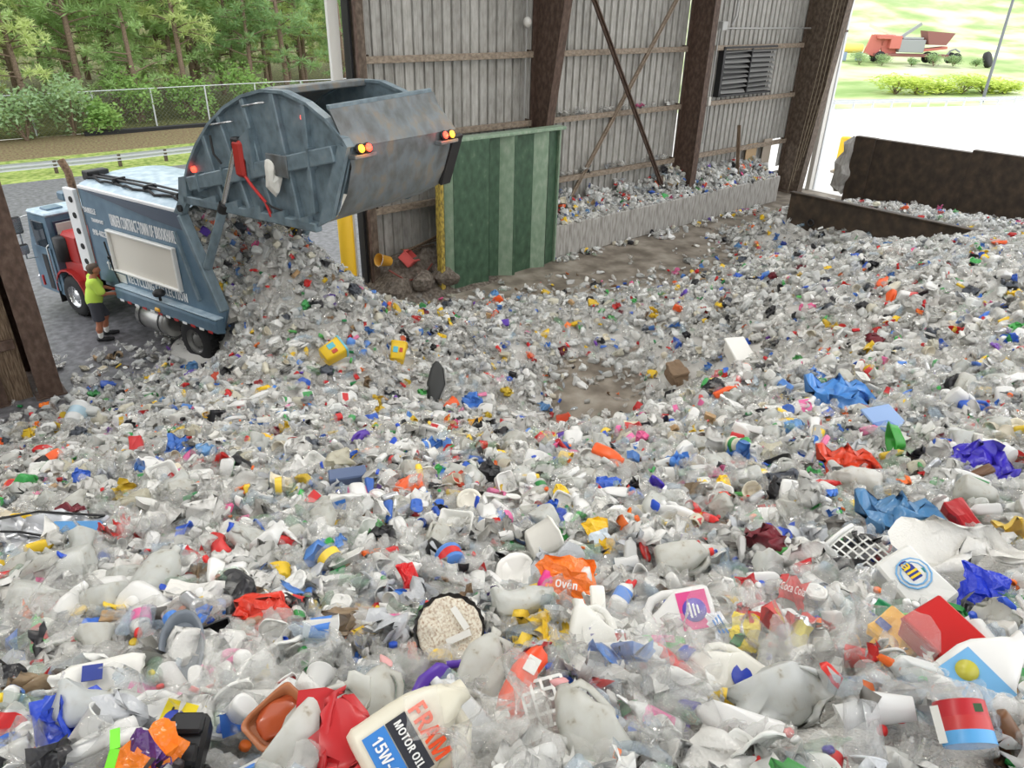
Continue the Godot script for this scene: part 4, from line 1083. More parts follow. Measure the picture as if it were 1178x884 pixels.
func person() -> void:
	# local axes: the man faces +z, his left is +x; stands at the truck's side working its levers
	var o := base("person", "man in a lime work shirt and dark shorts working the truck's side levers", "person", Vector3(2.98, 0, -18.02), Basis(Vector3.UP, deg_to_rad(82)) * Basis.from_scale(Vector3(1.12, 1.02, 1.1)))
	var skin := M("skin", C(178, 116, 88), 0.6)
	var lean := Vector3(0, 0, 0.05)
	var hip := Vector3(0, 0.92, 0)
	var chest := Vector3(0, 1.3, 0.02) + lean
	var neck := Vector3(0, 1.47, 0.04) + lean
	var head := Vector3(0.0, 1.63, 0.09) + lean
	var shl := Vector3(0.2, 1.41, 0.02) + lean
	var shr := Vector3(-0.2, 1.41, 0.02) + lean
	var ell := Vector3(0.26, 1.14, 0.14) + lean
	var elr := Vector3(-0.26, 1.15, 0.12) + lean
	var wrl := Vector3(0.2, 1.06, 0.38) + lean
	var wrr := Vector3(-0.17, 1.08, 0.38) + lean
	var legs := []
	for sx in [1.0, -1.0]:
		var fz := 0.1 if sx > 0 else -0.04
		legs.append([Vector3(sx * 0.1, 0.88, 0), Vector3(sx * 0.14, 0.48, 0.04 + fz), 0.095, 0.064])
		legs.append([Vector3(sx * 0.14, 0.48, 0.04 + fz), Vector3(sx * 0.15, 0.3, -0.0 + fz), 0.062, 0.06])
		legs.append([Vector3(sx * 0.15, 0.3, 0.0 + fz), Vector3(sx * 0.15, 0.09, -0.01 + fz), 0.06, 0.038])
		legs.append([Vector3(sx * 0.15, 0.05, -0.02 + fz), Vector3(sx * 0.17, 0.035, 0.14 + fz), 0.04, 0.032])
	var torso := [[hip, Vector3(0, 1.1, 0.05), 0.16, 0.165, Vector3(1.12, 1, 0.86)], [Vector3(0, 1.1, 0.05), chest, 0.165, 0.15, Vector3(1.12, 1, 0.86)], [chest, shl, 0.12, 0.07], [chest, shr, 0.12, 0.07], [chest, neck, 0.09, 0.058]]
	var arms := [[shl, ell, 0.06, 0.046], [shr, elr, 0.06, 0.046], [ell, wrl, 0.045, 0.03], [elr, wrr, 0.045, 0.03]]
	var skull := [[head + Vector3(0, 0.03, -0.02), head + Vector3(0, 0.02, 0.02), 0.088, 0.085], [head + Vector3(0, -0.05, 0.03), head + Vector3(0, -0.08, 0.045), 0.062, 0.045], [head + Vector3(0, 0.0, 0.1), head + Vector3(0, -0.035, 0.115), 0.012, 0.017], [head + Vector3(0.088, -0.01, 0), head + Vector3(0.09, -0.04, 0), 0.016, 0.014], [head + Vector3(-0.088, -0.01, 0), head + Vector3(-0.09, -0.04, 0), 0.016, 0.014], [neck, head + Vector3(0, -0.06, 0), 0.056, 0.052]]
	var bones := torso + arms + legs + skull
	var sh := blob(bones, 0.02, 0.04)
	# hands, each on its own fine grid: palm, four fingers curled round a lever, thumb from the palm's side
	for h in 2:
		var w: Vector3 = wrl if h == 0 else wrr
		var sx := 1.0 if h == 0 else -1.0
		var palm := w + Vector3(-sx * 0.01, -0.01, 0.06)
		var hb := [[w, palm, 0.028, 0.034, Vector3(1, 0.7, 1)], [palm, palm + Vector3(0, 0, 0.03), 0.034, 0.034, Vector3(1, 0.65, 1)]]
		for q in 4:
			var k := palm + Vector3((q - 1.5) * 0.019, 0.002, 0.05)
			var l: float = [0.9, 1.0, 0.95, 0.78][q if sx > 0 else 3 - q]
			var m := k + Vector3(0, -0.012, 0.036 * l)
			var e := m + Vector3(0, -0.028 * l, 0.006)
			hb.append([palm + Vector3((q - 1.5) * 0.014, 0, 0.02), k, 0.012, 0.0095])
			hb.append([k, m, 0.0095, 0.0085])
			hb.append([m, e, 0.0085, 0.0075])
			hb.append([e, e + Vector3(0, -0.012, -0.018 * l), 0.0075, 0.007])
		var tb := palm + Vector3(-sx * 0.03, -0.005, 0.0)
		hb.append([palm, tb, 0.018, 0.012])
		hb.append([tb, tb + Vector3(-sx * 0.018, -0.012, 0.035), 0.011, 0.0095])
		hb.append([tb + Vector3(-sx * 0.018, -0.012, 0.035), tb + Vector3(-sx * 0.008, -0.028, 0.058), 0.0095, 0.008])
		var hs := blob(hb, 0.006, 0.008)
		if h == 0:
			sh.join(hs)
		else:
			sh.join(hs)
	put("body", sh, skin, o)
	# red work gloves over the hands
	var gm := M("glove_red", C(204, 66, 52), 0.7)
	for h in 2:
		var w: Vector3 = wrl if h == 0 else wrr
		put("glove_cuff", blob([[w + Vector3(0, 0, -0.02), w + Vector3(0, -0.01, 0.07), 0.036, 0.04]], 0.012, 0.01), gm, o)
	# clothes sit just outside the body
	put("shirt", blob(torso.slice(0, 4) + [[shl, shl.lerp(ell, 0.8), 0.075, 0.078], [shr, shr.lerp(elr, 0.8), 0.075, 0.078], [Vector3(0, 0.98, 0.01), Vector3(0, 1.1, 0.04), 0.17, 0.17, Vector3(1.1, 1, 0.88)]], 0.02, 0.03, 0.014, func(p: Vector3) -> float: return maxf(0.87 - p.y, p.y - 1.5)), M("lime_cloth", C(200, 232, 92), 0.85), o)
	var sk := []
	for q in [0, 4]:
		sk.append([legs[q][0], legs[q][1], 0.115, 0.105])
	put("shorts", blob(sk + [[Vector3(0, 0.9, 0), Vector3(0, 0.97, 0), 0.165, 0.165, Vector3(1.1, 1, 0.86)]], 0.02, 0.03, 0.008, func(p: Vector3) -> float: return maxf(0.5 - p.y, p.y - 0.98)), M("shorts_cloth", C(66, 68, 76), 0.9), o)
	for sx in [1.0, -1.0]:
		var fz := 0.1 if sx > 0 else -0.04
		put("sock", blob([[Vector3(sx * 0.15, 0.2, fz), Vector3(sx * 0.15, 0.09, -0.01 + fz), 0.056, 0.044]], 0.014, 0.01), M("sock_white", C(236, 236, 232), 0.9), o)
		put("shoe", blob([[Vector3(sx * 0.15, 0.06, -0.05 + fz), Vector3(sx * 0.165, 0.05, 0.1 + fz), 0.052, 0.05], [Vector3(sx * 0.165, 0.045, 0.1 + fz), Vector3(sx * 0.17, 0.04, 0.2 + fz), 0.05, 0.04]], 0.014, 0.02, 0.0, func(p: Vector3) -> float: return -p.y), M("shoe_black", C(30, 30, 34), 0.6), o)
	put("hair", blob([[head + Vector3(0, 0.05, -0.035), head + Vector3(0, 0.075, 0.02), 0.09, 0.075], [head + Vector3(0, -0.02, -0.05), head + Vector3(0, 0.04, -0.05), 0.075, 0.085]], 0.012, 0.03, 0.0, func(p: Vector3) -> float: return (p.z - head.z - 0.06) + (head.y + 0.045 - p.y) * 1.2 if p.z > head.z else -1.0), M("hair_grey", C(98, 84, 74), 0.8), o)
	for sx in [1.0, -1.0]:
		put("eye", S().smooth().ball(head + Vector3(sx * 0.032, 0.0, 0.094), Vector3(0.011, 0.008, 0.008), 8, 6), M("eye_dark", C(40, 30, 26), 0.2), o)
		put("eyebrow", S().box(head + Vector3(sx * 0.034, 0.022, 0.1), Vector3(0.034, 0.007, 0.01), 0.002), mats.hair_grey, o)
	put("mouth", S().box(head + Vector3(0, -0.065, 0.093), Vector3(0.045, 0.007, 0.01), 0.002), M("lip", C(140, 76, 66), 0.5), o)

# ---------------------------------------------------------------- the heap's shape
var hp := [
	[0.75, -0.83, 5.6], [1.05, -1.17, 5.29], [1.45, -1.62, 4.92], [2.05, -2.32, 4.53], [2.96, -3.35, 3.93], [5.06, -5.76, 2.48], [7.49, -8.2, 0.6],
	[-0.02, -1.63, 5.47], [0.12, -2.76, 4.89], [0.28, -3.83, 4.48], [0.56, -5.94, 3.55], [0.95, -8.6, 2.4], [1.54, -12.4, 0.8], [1.7, -14.6, 0.12], [3.6, -15.0, 0.1], [3.0, -13.2, 0.7],
	[-2.0, -3.0, 5.0], [-2.5, -7.0, 3.2], [-2.0, -11.5, 1.1], [-1.0, -14.6, 0.1], [-4.5, -1.0, 5.5], [-5.0, -9.0, 2.2], [-5.0, -14.5, 0.1], [-9.0, -4, 4.6],
	[2.22, -6.45, 3.1], [3.2, -9.3, 2.05], [4.6, -10.2, 1.55], [5.9, -9.6, 1.05],
	[5.55, -14.2, 3.05], [6.3, -14.4, 2.9], [5.6, -13.2, 2.45], [5.5, -12.0, 1.75], [7.2, -13.6, 1.7], [8.2, -13.8, 0.95], [9.2, -14.2, 0.35], [4.5, -13.2, 1.15], [4.0, -14.5, 0.1], [4.55, -14.7, 0.3], [4.9, -14.2, 1.2], [3.4, -14.2, 0.2], [7.2, -11.8, 1.0], [6.6, -15.6, 1.8], [7.6, -16, 0.5],
	[1.71, -0.15, 5.52], [2.43, -0.34, 5.18], [3.71, -0.69, 4.72], [5.03, -1.09, 4.34], [7.23, -1.77, 3.78], [10.07, -2.73, 3.34], [14.15, -4.19, 3.0], [17.63, -5.44, 2.7],
	[8.1, -4.9, 2.75], [7.76, -3.14, 3.19], [2.36, -1.1, 4.89], [3.9, -1.97, 4.21], [5.9, -3.14, 3.43], [17.42, -9.33, 1.4], [19.28, -8.02, 1.75], [13.5, -9.4, 0.75], [14.0, -7.2, 1.8], [11.2, -5.6, 2.0], [11.5, -7.3, 0.8],
	[8.4, -7.3, 0.05], [7.4, -6.5, 1.0], [9.3, -6.6, 0.3], [10.3, -6.9, 0.15], [10.1, -9.0, -0.25], [9.5, -8.2, -0.2], [9.0, -8.6, -0.1], [10.8, -10.0, -0.1], [11.2, -8.9, -0.05], [9.6, -7.9, -0.05], [9.6, -10.0, 0.1],
	[8.2, -9.6, 0.55], [8.6, -11.0, 0.5], [10.0, -11.3, 0.4], [11.8, -11.4, 0.4], [12.6, -10.3, 0.45],
	[10.2, -14.3, 0.1], [11.5, -13.9, 0.12], [13.4, -13.2, 0.05], [12.3, -12.5, 0.4], [14.8, -12.4, 0.05], [14.6, -11.2, 0.4], [16.4, -11.8, 0.08], [18.5, -11.9, 0.06], [16.5, -10.7, 0.6], [20.5, -12.1, 0.1], [20.2, -9.8, 0.95], [21.5, -10.5, 0.6], [22.4, -11.8, 0.3],
	[22.3, -9.3, 0.6], [22.4, -7.9, 0.9], [22.4, -6.8, 1.6], [21.5, -5.4, 2.3], [23.3, -12.2, 1.6], [23.3, -9.5, 1.7], [23.6, -7.2, 1.75], [26, -10.5, 1.2], [30.3, -13, 0.3], [30.3, -9, 0.3], [24.5, -5.5, 1.9], [28, -5.5, 1.0], [25, -1, 2.2], [30, 0, 1.5],
	[12, -15.6, -0.2], [16, -14.5, -0.35], [20, -14.2, -0.35], [25, -14.6, -0.3], [28, -15, -0.3], [10.5, -16, -0.2],
	[0, 0, 5.75], [3, 2, 5.7], [10, 3, 4.8], [-5, 4, 6.2], [18, 2, 4.0],
]
var hw := PackedFloat64Array()

func heap_solve() -> void:
	# a smooth sheet through the points above (radial basis r, plus a plane)
	var n := hp.size()
	var m := n + 3
	var a := []
	for i in m:
		var row := PackedFloat64Array()
		row.resize(m + 1)
		a.append(row)
	for i in n:
		for j in n:
			a[i][j] = Vector2(hp[i][0] - hp[j][0], hp[i][1] - hp[j][1]).length()
		a[i][n] = 1.0; a[i][n + 1] = hp[i][0]; a[i][n + 2] = hp[i][1]
		a[n][i] = 1.0; a[n + 1][i] = hp[i][0]; a[n + 2][i] = hp[i][1]
		a[i][m] = hp[i][2]
	for c in m:
		var best := c
		for r in range(c + 1, m):
			if absf(a[r][c]) > absf(a[best][c]):
				best = r
		var t = a[c]
		a[c] = a[best]
		a[best] = t
		for r in m:
			if r != c and a[r][c] != 0.0:
				var k: float = a[r][c] / a[c][c]
				for q in range(c, m + 1):
					a[r][q] -= k * a[c][q]
	hw.resize(m)
	for i in m:
		hw[i] = a[i][m] / a[i][i]

func heap_raw(x: float, z: float) -> float:
	var n := hp.size()
	var h := hw[n] + hw[n + 1] * x + hw[n + 2] * z
	for i in n:
		var dx: float = x - hp[i][0]
		var dz: float = z - hp[i][1]
		h += hw[i] * sqrt(dx * dx + dz * dz)
	return h

func heap(x: float, z: float) -> float:
	var h := heap_raw(x, z)
	return h + clampf(h, 0.0, 0.6) * 0.22 * lump.get_noise_2d(x * 1.3, z * 1.3) + clampf(h, 0.0, 0.5) * 0.1 * lump.get_noise_2d(x * 4.0, z * 4.0)

func heap_mesh() -> void:
	var s := S().smooth()
	var st := 0.2
	var nx := int(41.0 / st)
	var nz := int(18.4 / st)
	var hs := PackedFloat32Array()
	hs.resize((nx + 1) * (nz + 1))
	for i in nx + 1:
		for j in nz + 1:
			hs[i * (nz + 1) + j] = heap(-10.0 + i * st, -16.9 + j * st) - 0.09
	for i in nx:
		for j in nz:
			var h := [hs[i * (nz + 1) + j], hs[(i + 1) * (nz + 1) + j], hs[(i + 1) * (nz + 1) + j + 1], hs[i * (nz + 1) + j + 1]]
			if maxf(maxf(h[0], h[1]), maxf(h[2], h[3])) < -0.02:
				continue
			var x := -10.0 + i * st
			var z := -16.9 + j * st
			s.quad(Vector3(x, h[3], z + st), Vector3(x + st, h[2], z + st), Vector3(x + st, h[1], z), Vector3(x, h[0], z))
	tag(put("plastic_heap", s, mats.under_heap), "pressed pale plastic flakes that the loose pieces lie on", "heap", "", "stuff")

# ---------------------------------------------------------------- the wood
func spray(s: Shape, c: Vector3, r: float, n: int, up: float) -> void:
	# a tuft of needle blades fanning from a twig end
	for i in n:
		var d := Vector3(rng.randfn(0, 1), rng.randfn(up, 0.7), rng.randfn(0, 1)).normalized()
		var side := d.cross(Vector3(rng.randf() - 0.5, rng.randf() - 0.5, rng.randf() - 0.5)).normalized()
		var l := r * rng.randf_range(0.6, 1.15)
		var w := r * 0.055
		var b := c + d * l * 0.45
		s.tri(c, b + side * w, c + d * l)
		s.tri(c, c + d * l, b - side * w)

func leafy(s: Shape, c: Vector3, r: float, n: int) -> void:
	for i in n:
		var d := Vector3(rng.randfn(0, 1), rng.randfn(0, 0.8), rng.randfn(0, 1))
		d = d.normalized() * r * pow(rng.randf(), 0.4)
		var u := Vector3(rng.randfn(0, 1), rng.randfn(0, 0.5), rng.randfn(0, 1)).normalized() * 0.13
		var v := u.cross(Vector3(rng.randfn(0, 1), rng.randfn(0.6, 1), rng.randfn(0, 1))).normalized() * 0.06
		var p := c + d
		s.quad(p - u, p - v, p + u, p + v)

func pine(sd: int, h: float, low: float) -> Array:
	rng.seed = 900 + sd
	var bend := Vector3(rng.randfn(0, 0.25), 0, rng.randfn(0, 0.25))
	var pts := []
	var rad := []
	for i in 7:
		var t := i / 6.0
		pts.append(Vector3(0, t * h - 0.4, 0) + bend * sin(t * 2.6) * t)
		rad.append(lerpf(0.2, 0.05, t))
	var trunk := S().smooth().tube(pts, rad, 8)
	var limbs := S().smooth()
	var fol := S().flat()
	var n := int((h - low) * 4.2)
	for i in n:
		var y := low + (h - low) * pow(rng.randf(), 0.9)
		var t := (y + 0.4) / h
		var a := rng.randf() * TAU
		var l := lerpf(2.9, 0.7, clampf((y - low) / (h - low), 0, 1)) * rng.randf_range(0.65, 1.15)
		var c := Vector3(0, y, 0) + bend * sin(t * 2.6) * t
		var d := Vector3(cos(a), rng.randf_range(-0.1, 0.4), sin(a))
		var e := c + d * l
		limbs.tube([c, c + d * l * 0.5 + Vector3(0, 0.1, 0), e], [0.05, 0.03, 0.012], 5, false)
		for k in 5:
			var q := c.lerp(e, rng.randf_range(0.4, 1.08)) + Vector3(rng.randfn(0, 0.28), rng.randfn(0.05, 0.22), rng.randfn(0, 0.28))
			spray(fol, q, rng.randf_range(0.36, 0.62), 28, 0.3)
	return [trunk.mesh(), limbs.mesh(), fol.mesh()]

func shrub_parts(sd: int, r: float) -> Array:
	rng.seed = 700 + sd
	var st := S().smooth()
	var fol := S().flat()
	for i in 9:
		var a := rng.randf() * TAU
		var e := Vector3(cos(a) * r * 0.7 * rng.randf(), r * rng.randf_range(0.5, 1.3), sin(a) * r * 0.7 * rng.randf())
		st.tube([Vector3(0, -0.1, 0), e * 0.5 + Vector3(0, 0.1, 0), e], [0.04, 0.025, 0.01], 5, false)
		leafy(fol, e, r * 0.55, 110)
	return [st.mesh(), fol.mesh()]

func leaf_mat(key: String, c: Color) -> StandardMaterial3D:
	var m := M(key, c, 0.7)
	m.backlight_enabled = true
	m.backlight = Color(0.6, 0.65, 0.4)
	return m

func trees() -> void:
	var bark := grain("bark", [[0.2, C(86, 70, 58)], [0.5, C(128, 108, 92)], [0.8, C(160, 142, 124)]], Vector3(2.0, 0.4, 2.0), 0.9, 0, 0.02)
	var greens := [leaf_mat("needle_mid", C(142, 174, 112)), leaf_mat("needle_pale", C(172, 196, 136)), leaf_mat("needle_deep", C(112, 148, 98)), leaf_mat("needle_yellow", C(186, 200, 132))]
	var shade := ["mid green", "pale green", "deep green", "yellowish green"]
	var protos := []
	for k in 6:
		protos.append(pine(k, 11.0 + (k * 37 % 5) * 0.9, [1.2, 2.6, 0.8, 3.2, 1.8, 2.2][k]))
	rng.seed = 4242
	var n := 0
	var deep := {-48.0: "just inside the chain-link fence", -51.5: "a few steps behind the fence", -56.0: "in the middle of the wood", -61.0: "deep in the wood", -67.0: "at the back of the wood"}
	for row in [[-48.0, 8.4, 3.3, 0.5], [-51.5, 9.6, 2.7, 2.5], [-56.0, 10.0, 2.6, 1.0], [-61.0, 11.0, 2.9, 2.0], [-67.0, 12.0, 3.2, 0.0]]:
		var x: float = -3.0 + row[3] + (row[0] + 48.0) * 0.25
		while x < 27.0 - (row[0] + 48.0) * 1.1:
			var at := Vector3(x + rng.randfn(0, 0.5), 0.6 + (absf(row[0]) - 48.0) * 0.025, row[0] + rng.randfn(0, 0.8))
			var g := rng.randi() % 4
			var pr: Array = protos[rng.randi() % 6]
			var sc := rng.randf_range(0.85, 1.15)
			var o := base("pine_tree", "%s pine tree %s" % [shade[g], deep[row[0]]], "tree", at, Basis(Vector3.UP, rng.randf() * TAU) * Basis.from_scale(Vector3(sc, sc, sc)), "pines behind the fence")
			put("trunk", pr[0], bark, o)
			put("branches", pr[1], bark, o).set_meta("kind", "stuff")
			put("needles", pr[2], greens[g], o).set_meta("kind", "stuff")
			x += row[2] * rng.randf_range(0.75, 1.25)
			n += 1
	var bushes := [shrub_parts(1, 1.5), shrub_parts(2, 1.1), shrub_parts(3, 1.8)]
	var bm := [leaf_mat("bush_grey", C(136, 164, 124)), leaf_mat("bush_green", C(126, 164, 88)), leaf_mat("bush_lime", C(192, 208, 92))]
	for q in [[6.4, -45.0, 0, 0], [8.6, -45.2, 2, 0], [10.0, -45.1, 1, 1], [4.2, -45.4, 1, 1], [15.5, -47.5, 0, 1], [19.0, -47.6, 2, 1], [22.5, -47.0, 1, 0], [12.4, -47.4, 2, 1], [1.5, -46.0, 2, 1]]:
		var o := base("shrub", "%s leafy shrub growing at the chain-link fence" % ["grey-green", "fresh green"][q[3]], "shrub", Vector3(q[0], 0.45, q[1]), Basis(Vector3.UP, q[0]), "shrubs at the fence")
		put("stems", bushes[q[2]][0], bark, o)
		put("leaves", bushes[q[2]][1], bm[q[3]], o).set_meta("kind", "stuff")
	# tall yellow-green weeds in the field and scrub round the old machine
	var wi := 0
	for q in [[78.5, -31.6, 1.5], [81.0, -30.6, 1.2], [83.5, -29.4, 1.6], [85.8, -28.2, 1.4], [88.0, -27.0, 1.2], [76.6, -32.8, 1.0]]:
		var o := base("weed_clump", "bright yellow-green clump of tall weeds in the field past the guardrail", "weeds", Vector3(q[0], 0.0, q[1]), Basis(Vector3.UP, q[0]), "weed clumps in the field")
		put("stems", bushes[wi % 3][0], bark, o, Transform3D(Basis.from_scale(Vector3(2.0, 0.62, 2.0)), Vector3.ZERO))
		put("leaves", bushes[wi % 3][1], bm[2], o, Transform3D(Basis.from_scale(Vector3(2.0, 0.62, 2.0)), Vector3.ZERO)).set_meta("kind", "stuff")
		wi += 1
	for q in [[101.5, -46.0], [104.5, -43.6], [107.2, -42.0], [109.5, -40.5], [112.5, -38.8], [99.5, -48.0]]:
		var o := base("scrub_bush", "low green scrub bush in front of the old red machine", "shrub", Vector3(q[0], 0.9, q[1]), Basis(Vector3.UP, q[0]), "scrub round the machine")
		put("stems", bushes[wi % 3][0], bark, o, Transform3D(Basis.from_scale(Vector3(0.8, 0.5, 0.8)), Vector3.ZERO))
		put("leaves", bushes[wi % 3][1], bm[0], o, Transform3D(Basis.from_scale(Vector3(0.8, 0.5, 0.8)), Vector3.ZERO)).set_meta("kind", "stuff")
		wi += 1
	rng.seed = 77
	print("trees ", n)

# ---------------------------------------------------------------- loose plastic
var kinds := {}     # kind -> variants, each an array of [part name, mesh, role]
var counts := {}
var rest := {}      # overflow: key -> {mesh, clear, transforms, colours}

func crump(s: Shape, amp: float, freq: float, sd: float) -> Shape:
	var o := Vector3(sd * 3.1, sd * 7.7, sd * 1.3)
	return s.warp(func(p: Vector3) -> Vector3:
		var q := p * freq + o
		return p + Vector3(lump.get_noise_3dv(q), lump.get_noise_3dv(q + Vector3(40, 0, 0)), lump.get_noise_3dv(q + Vector3(0, 40, 0))) * amp)

# a dent: push everything beyond a plane part of the way back
func dent(s: Shape, n: Vector3, d: float, k: float) -> Shape:
	n = n.normalized()
	return s.warp(func(p: Vector3) -> Vector3:
		var e := p.dot(n) - d
		return p - n * e * k if e > 0.0 else p)

func make_bottle(r: float, h: float, sd: int, crush: float, ribs: int, seg := 14) -> Array:
	var prof := [Vector2(0.0, -h * 0.48), Vector2(r * 0.55, -h * 0.5), Vector2(r * 0.9, -h * 0.49), Vector2(r, -h * 0.46)]
	for i in ribs:
		var y := lerpf(-h * 0.42, h * 0.14, float(i) / maxf(1, ribs - 1))
		prof.append(Vector2(r, y))
		prof.append(Vector2(r * 0.93, y + h * 0.025))
	prof.append_array([Vector2(r, h * 0.19), Vector2(r * 0.9, h * 0.27), Vector2(r * 0.62, h * 0.36), Vector2(r * 0.38, h * 0.41), Vector2(r * 0.36, h * 0.43), Vector2(r * 0.46, h * 0.435), Vector2(r * 0.36, h * 0.445), Vector2(r * 0.36, h * 0.49), Vector2(0.0, h * 0.49)])
	var body := S().smooth() if crush < 0.25 else S().flat()
	body.lathe(prof, seg)
	var cap := S().smooth().lathe([Vector2(r * 0.44, h * 0.45), Vector2(r * 0.46, h * 0.455), Vector2(r * 0.46, h * 0.505), Vector2(r * 0.4, h * 0.515)], 12)
	var lab := S().smooth().lathe([Vector2(r * 1.025, -h * 0.16), Vector2(r * 1.03, -h * 0.15), Vector2(r * 1.03, h * 0.09), Vector2(r * 1.025, h * 0.1)], seg, Transform3D(), false, false)
	var out := [body, cap, lab]
	for s in out:
		if crush > 0.25:
			dent(s, Vector3(sin(sd * 2.1), 0.4 * sin(sd * 1.3), cos(sd * 2.1)), r * (0.55 - crush * 0.7), 0.75)
			dent(s, Vector3(-sin(sd * 2.1 + 0.7), -0.5 * cos(sd * 1.9), -cos(sd * 2.1 + 0.7)), r * 0.3, 0.6)
		crump(s, r * crush * 1.1, 0.55 / r, sd)
	return [["body", body.mesh(), "body"], ["cap", cap.mesh(), "cap"], ["paper_band", lab.mesh(), "label"]]

func make_jug(sd: int, crush: float) -> Array:
	# gallon jug: square body, sloping shoulders, loop handle on one corner
	var k := 1.0
	var body := S().smooth().sections([[-0.13, 0.055, 0.055, 3.0], [-0.128, 0.068, 0.068, 3.6], [-0.115, 0.076, 0.076, 4.2], [-0.06, 0.077, 0.077, 4.2], [-0.01, 0.075, 0.076, 4.0], [0.03, 0.064, 0.074, 3.6, -0.008], [0.06, 0.052, 0.066, 3.2, -0.014], [0.085, 0.036, 0.048, 2.6, -0.012], [0.1, 0.022, 0.026, 2.2, -0.004], [0.108, 0.017, 0.017, 2.0], [0.125, 0.017, 0.017, 2.0], [0.13, 0.014, 0.014, 2.0]], 20)
	var hd := S().smooth().tube([Vector3(0.014, 0.098, 0), Vector3(0.04, 0.092, 0), Vector3(0.062, 0.068, 0), Vector3(0.07, 0.03, 0), Vector3(0.07, -0.012, 0), Vector3(0.058, -0.032, 0)], [0.012, 0.014, 0.015, 0.015, 0.015, 0.013], 8)
	var cap := S().smooth().lathe([Vector2(0.0195, 0.116), Vector2(0.02, 0.118), Vector2(0.02, 0.132), Vector2(0.017, 0.135)], 14)
	var lab := S().flat().box(Vector3(-0.0785, -0.05, 0), Vector3(0.002, 0.09, 0.1))
	for s in [body, hd, cap, lab]:
		if crush > 0.2:
			dent(s, Vector3(sin(sd * 1.7), 0.2, cos(sd * 1.7)), 0.03, 0.7)
			dent(s, Vector3(-sin(sd * 1.7), 0.3 * sin(sd), -cos(sd * 1.7) * 0.5), 0.05, 0.5)
		crump(s, 0.05 * crush, 9.0, sd)
	return [["body", body.mesh(), "body"], ["handle", hd.mesh(), "body"], ["cap", cap.mesh(), "cap"], ["paper_patch", lab.mesh(), "label"]]

func make_detergent(sd: int, crush: float) -> Array:
	var body := S().smooth().sections([[-0.14, 0.07, 0.04, 3.0], [-0.137, 0.088, 0.052, 4.0], [-0.12, 0.096, 0.058, 4.4], [-0.02, 0.096, 0.058, 4.4], [0.02, 0.08, 0.056, 4.0, -0.014], [0.06, 0.06, 0.05, 3.4, -0.026], [0.1, 0.042, 0.04, 2.6, -0.03], [0.12, 0.028, 0.028, 2.0, -0.03], [0.145, 0.026, 0.026, 2.0, -0.03]], 20)
	var hd := S().smooth().tube([Vector3(-0.005, 0.1, 0), Vector3(0.04, 0.1, 0), Vector3(0.075, 0.075, 0), Vector3(0.088, 0.03, 0), Vector3(0.085, -0.02, 0)], [0.014, 0.017, 0.018, 0.018, 0.018], 8)
	var cap := S().smooth().lathe([Vector2(0.032, 0.135), Vector2(0.034, 0.14), Vector2(0.033, 0.175), Vector2(0.026, 0.182)], 14, Transform3D(Basis(), Vector3(-0.03, 0, 0)))
	var lab := S().flat().box(Vector3(0, -0.065, 0.059), Vector3(0.14, 0.11, 0.002)).box(Vector3(0, -0.065, -0.059), Vector3(0.14, 0.11, 0.002))
	var spot := S().smooth().lathe([Vector2(0.04, 0.0605), Vector2(0.038, 0.0625), Vector2(0, 0.0625)], 16, Transform3D(Basis(Vector3.RIGHT, PI / 2), Vector3(0, -0.06, 0)) , false, false)
	for s in [body, hd, cap, lab, spot]:
		if crush > 0.2:
			dent(s, Vector3(0.3 * sin(sd), 0.2, 1.0 if sd % 2 else -1.0), 0.02, 0.7)
		crump(s, 0.045 * crush, 8.0, sd)
	return [["body", body.mesh(), "body"], ["handle", hd.mesh(), "body"], ["cap", cap.mesh(), "cap"], ["paper_patch", lab.mesh(), "label"], ["printed_spot", spot.mesh(), "cap"]]

func make_flask(sd: int, crush: float) -> Array:
	# shampoo or sauce bottle with an oval section
	var body := S().smooth().sections([[-0.1, 0.028, 0.018, 2.4], [-0.098, 0.036, 0.024, 2.6], [-0.08, 0.039, 0.026, 2.6], [0.02, 0.038, 0.025, 2.6], [0.05, 0.034, 0.023, 2.4], [0.066, 0.022, 0.017, 2.0], [0.074, 0.012, 0.012, 2.0], [0.085, 0.011, 0.011, 2.0]], 16)
	var cap := S().smooth().lathe([Vector2(0.015, 0.077), Vector2(0.016, 0.079), Vector2(0.0145, 0.108), Vector2(0.008, 0.114)], 12)
	var lab := S().smooth().sections([[-0.065, 0.0398, 0.0268, 2.6], [0.02, 0.039, 0.026, 2.6]], 16, Transform3D(), false, false)
	for s in [body, cap, lab]:
		if crush > 0.2:
			dent(s, Vector3(sin(sd), 0.3, cos(sd)), 0.008, 0.7)
		crump(s, 0.02 * crush, 18.0, sd)
	return [["body", body.mesh(), "body"], ["cap", cap.mesh(), "cap"], ["paper_band", lab.mesh(), "label"]]

func make_tub(r: float, h: float, taper: float, sd: int, crush: float) -> Array:
	var t := 0.04 * r
	var body := S().smooth().lathe([Vector2(0.0, -h / 2), Vector2(r * taper * 0.9, -h / 2), Vector2(r * taper, -h / 2 + t), Vector2(r, h / 2 - t * 2), Vector2(r * 1.08, h / 2 - t * 2), Vector2(r * 1.09, h / 2), Vector2(r * 0.98, h / 2), Vector2(r * taper * 0.95, -h / 2 + t * 2), Vector2(0, -h / 2 + t * 2)], 18)
	var lab := S().smooth().lathe([Vector2(lerpf(r * taper, r, 0.2) * 1.015, -h * 0.3), Vector2(lerpf(r * taper, r, 0.75) * 1.015, h * 0.25)], 18, Transform3D(), false, false)
	for s in [body, lab]:
		if crush > 0.2:
			dent(s, Vector3(sin(sd), 0.1, cos(sd)), r * 0.3, 0.65)
		crump(s, r * 0.5 * crush, 0.6 / r, sd)
	return [["body", body.mesh(), "body"], ["paper_band", lab.mesh(), "label"]]

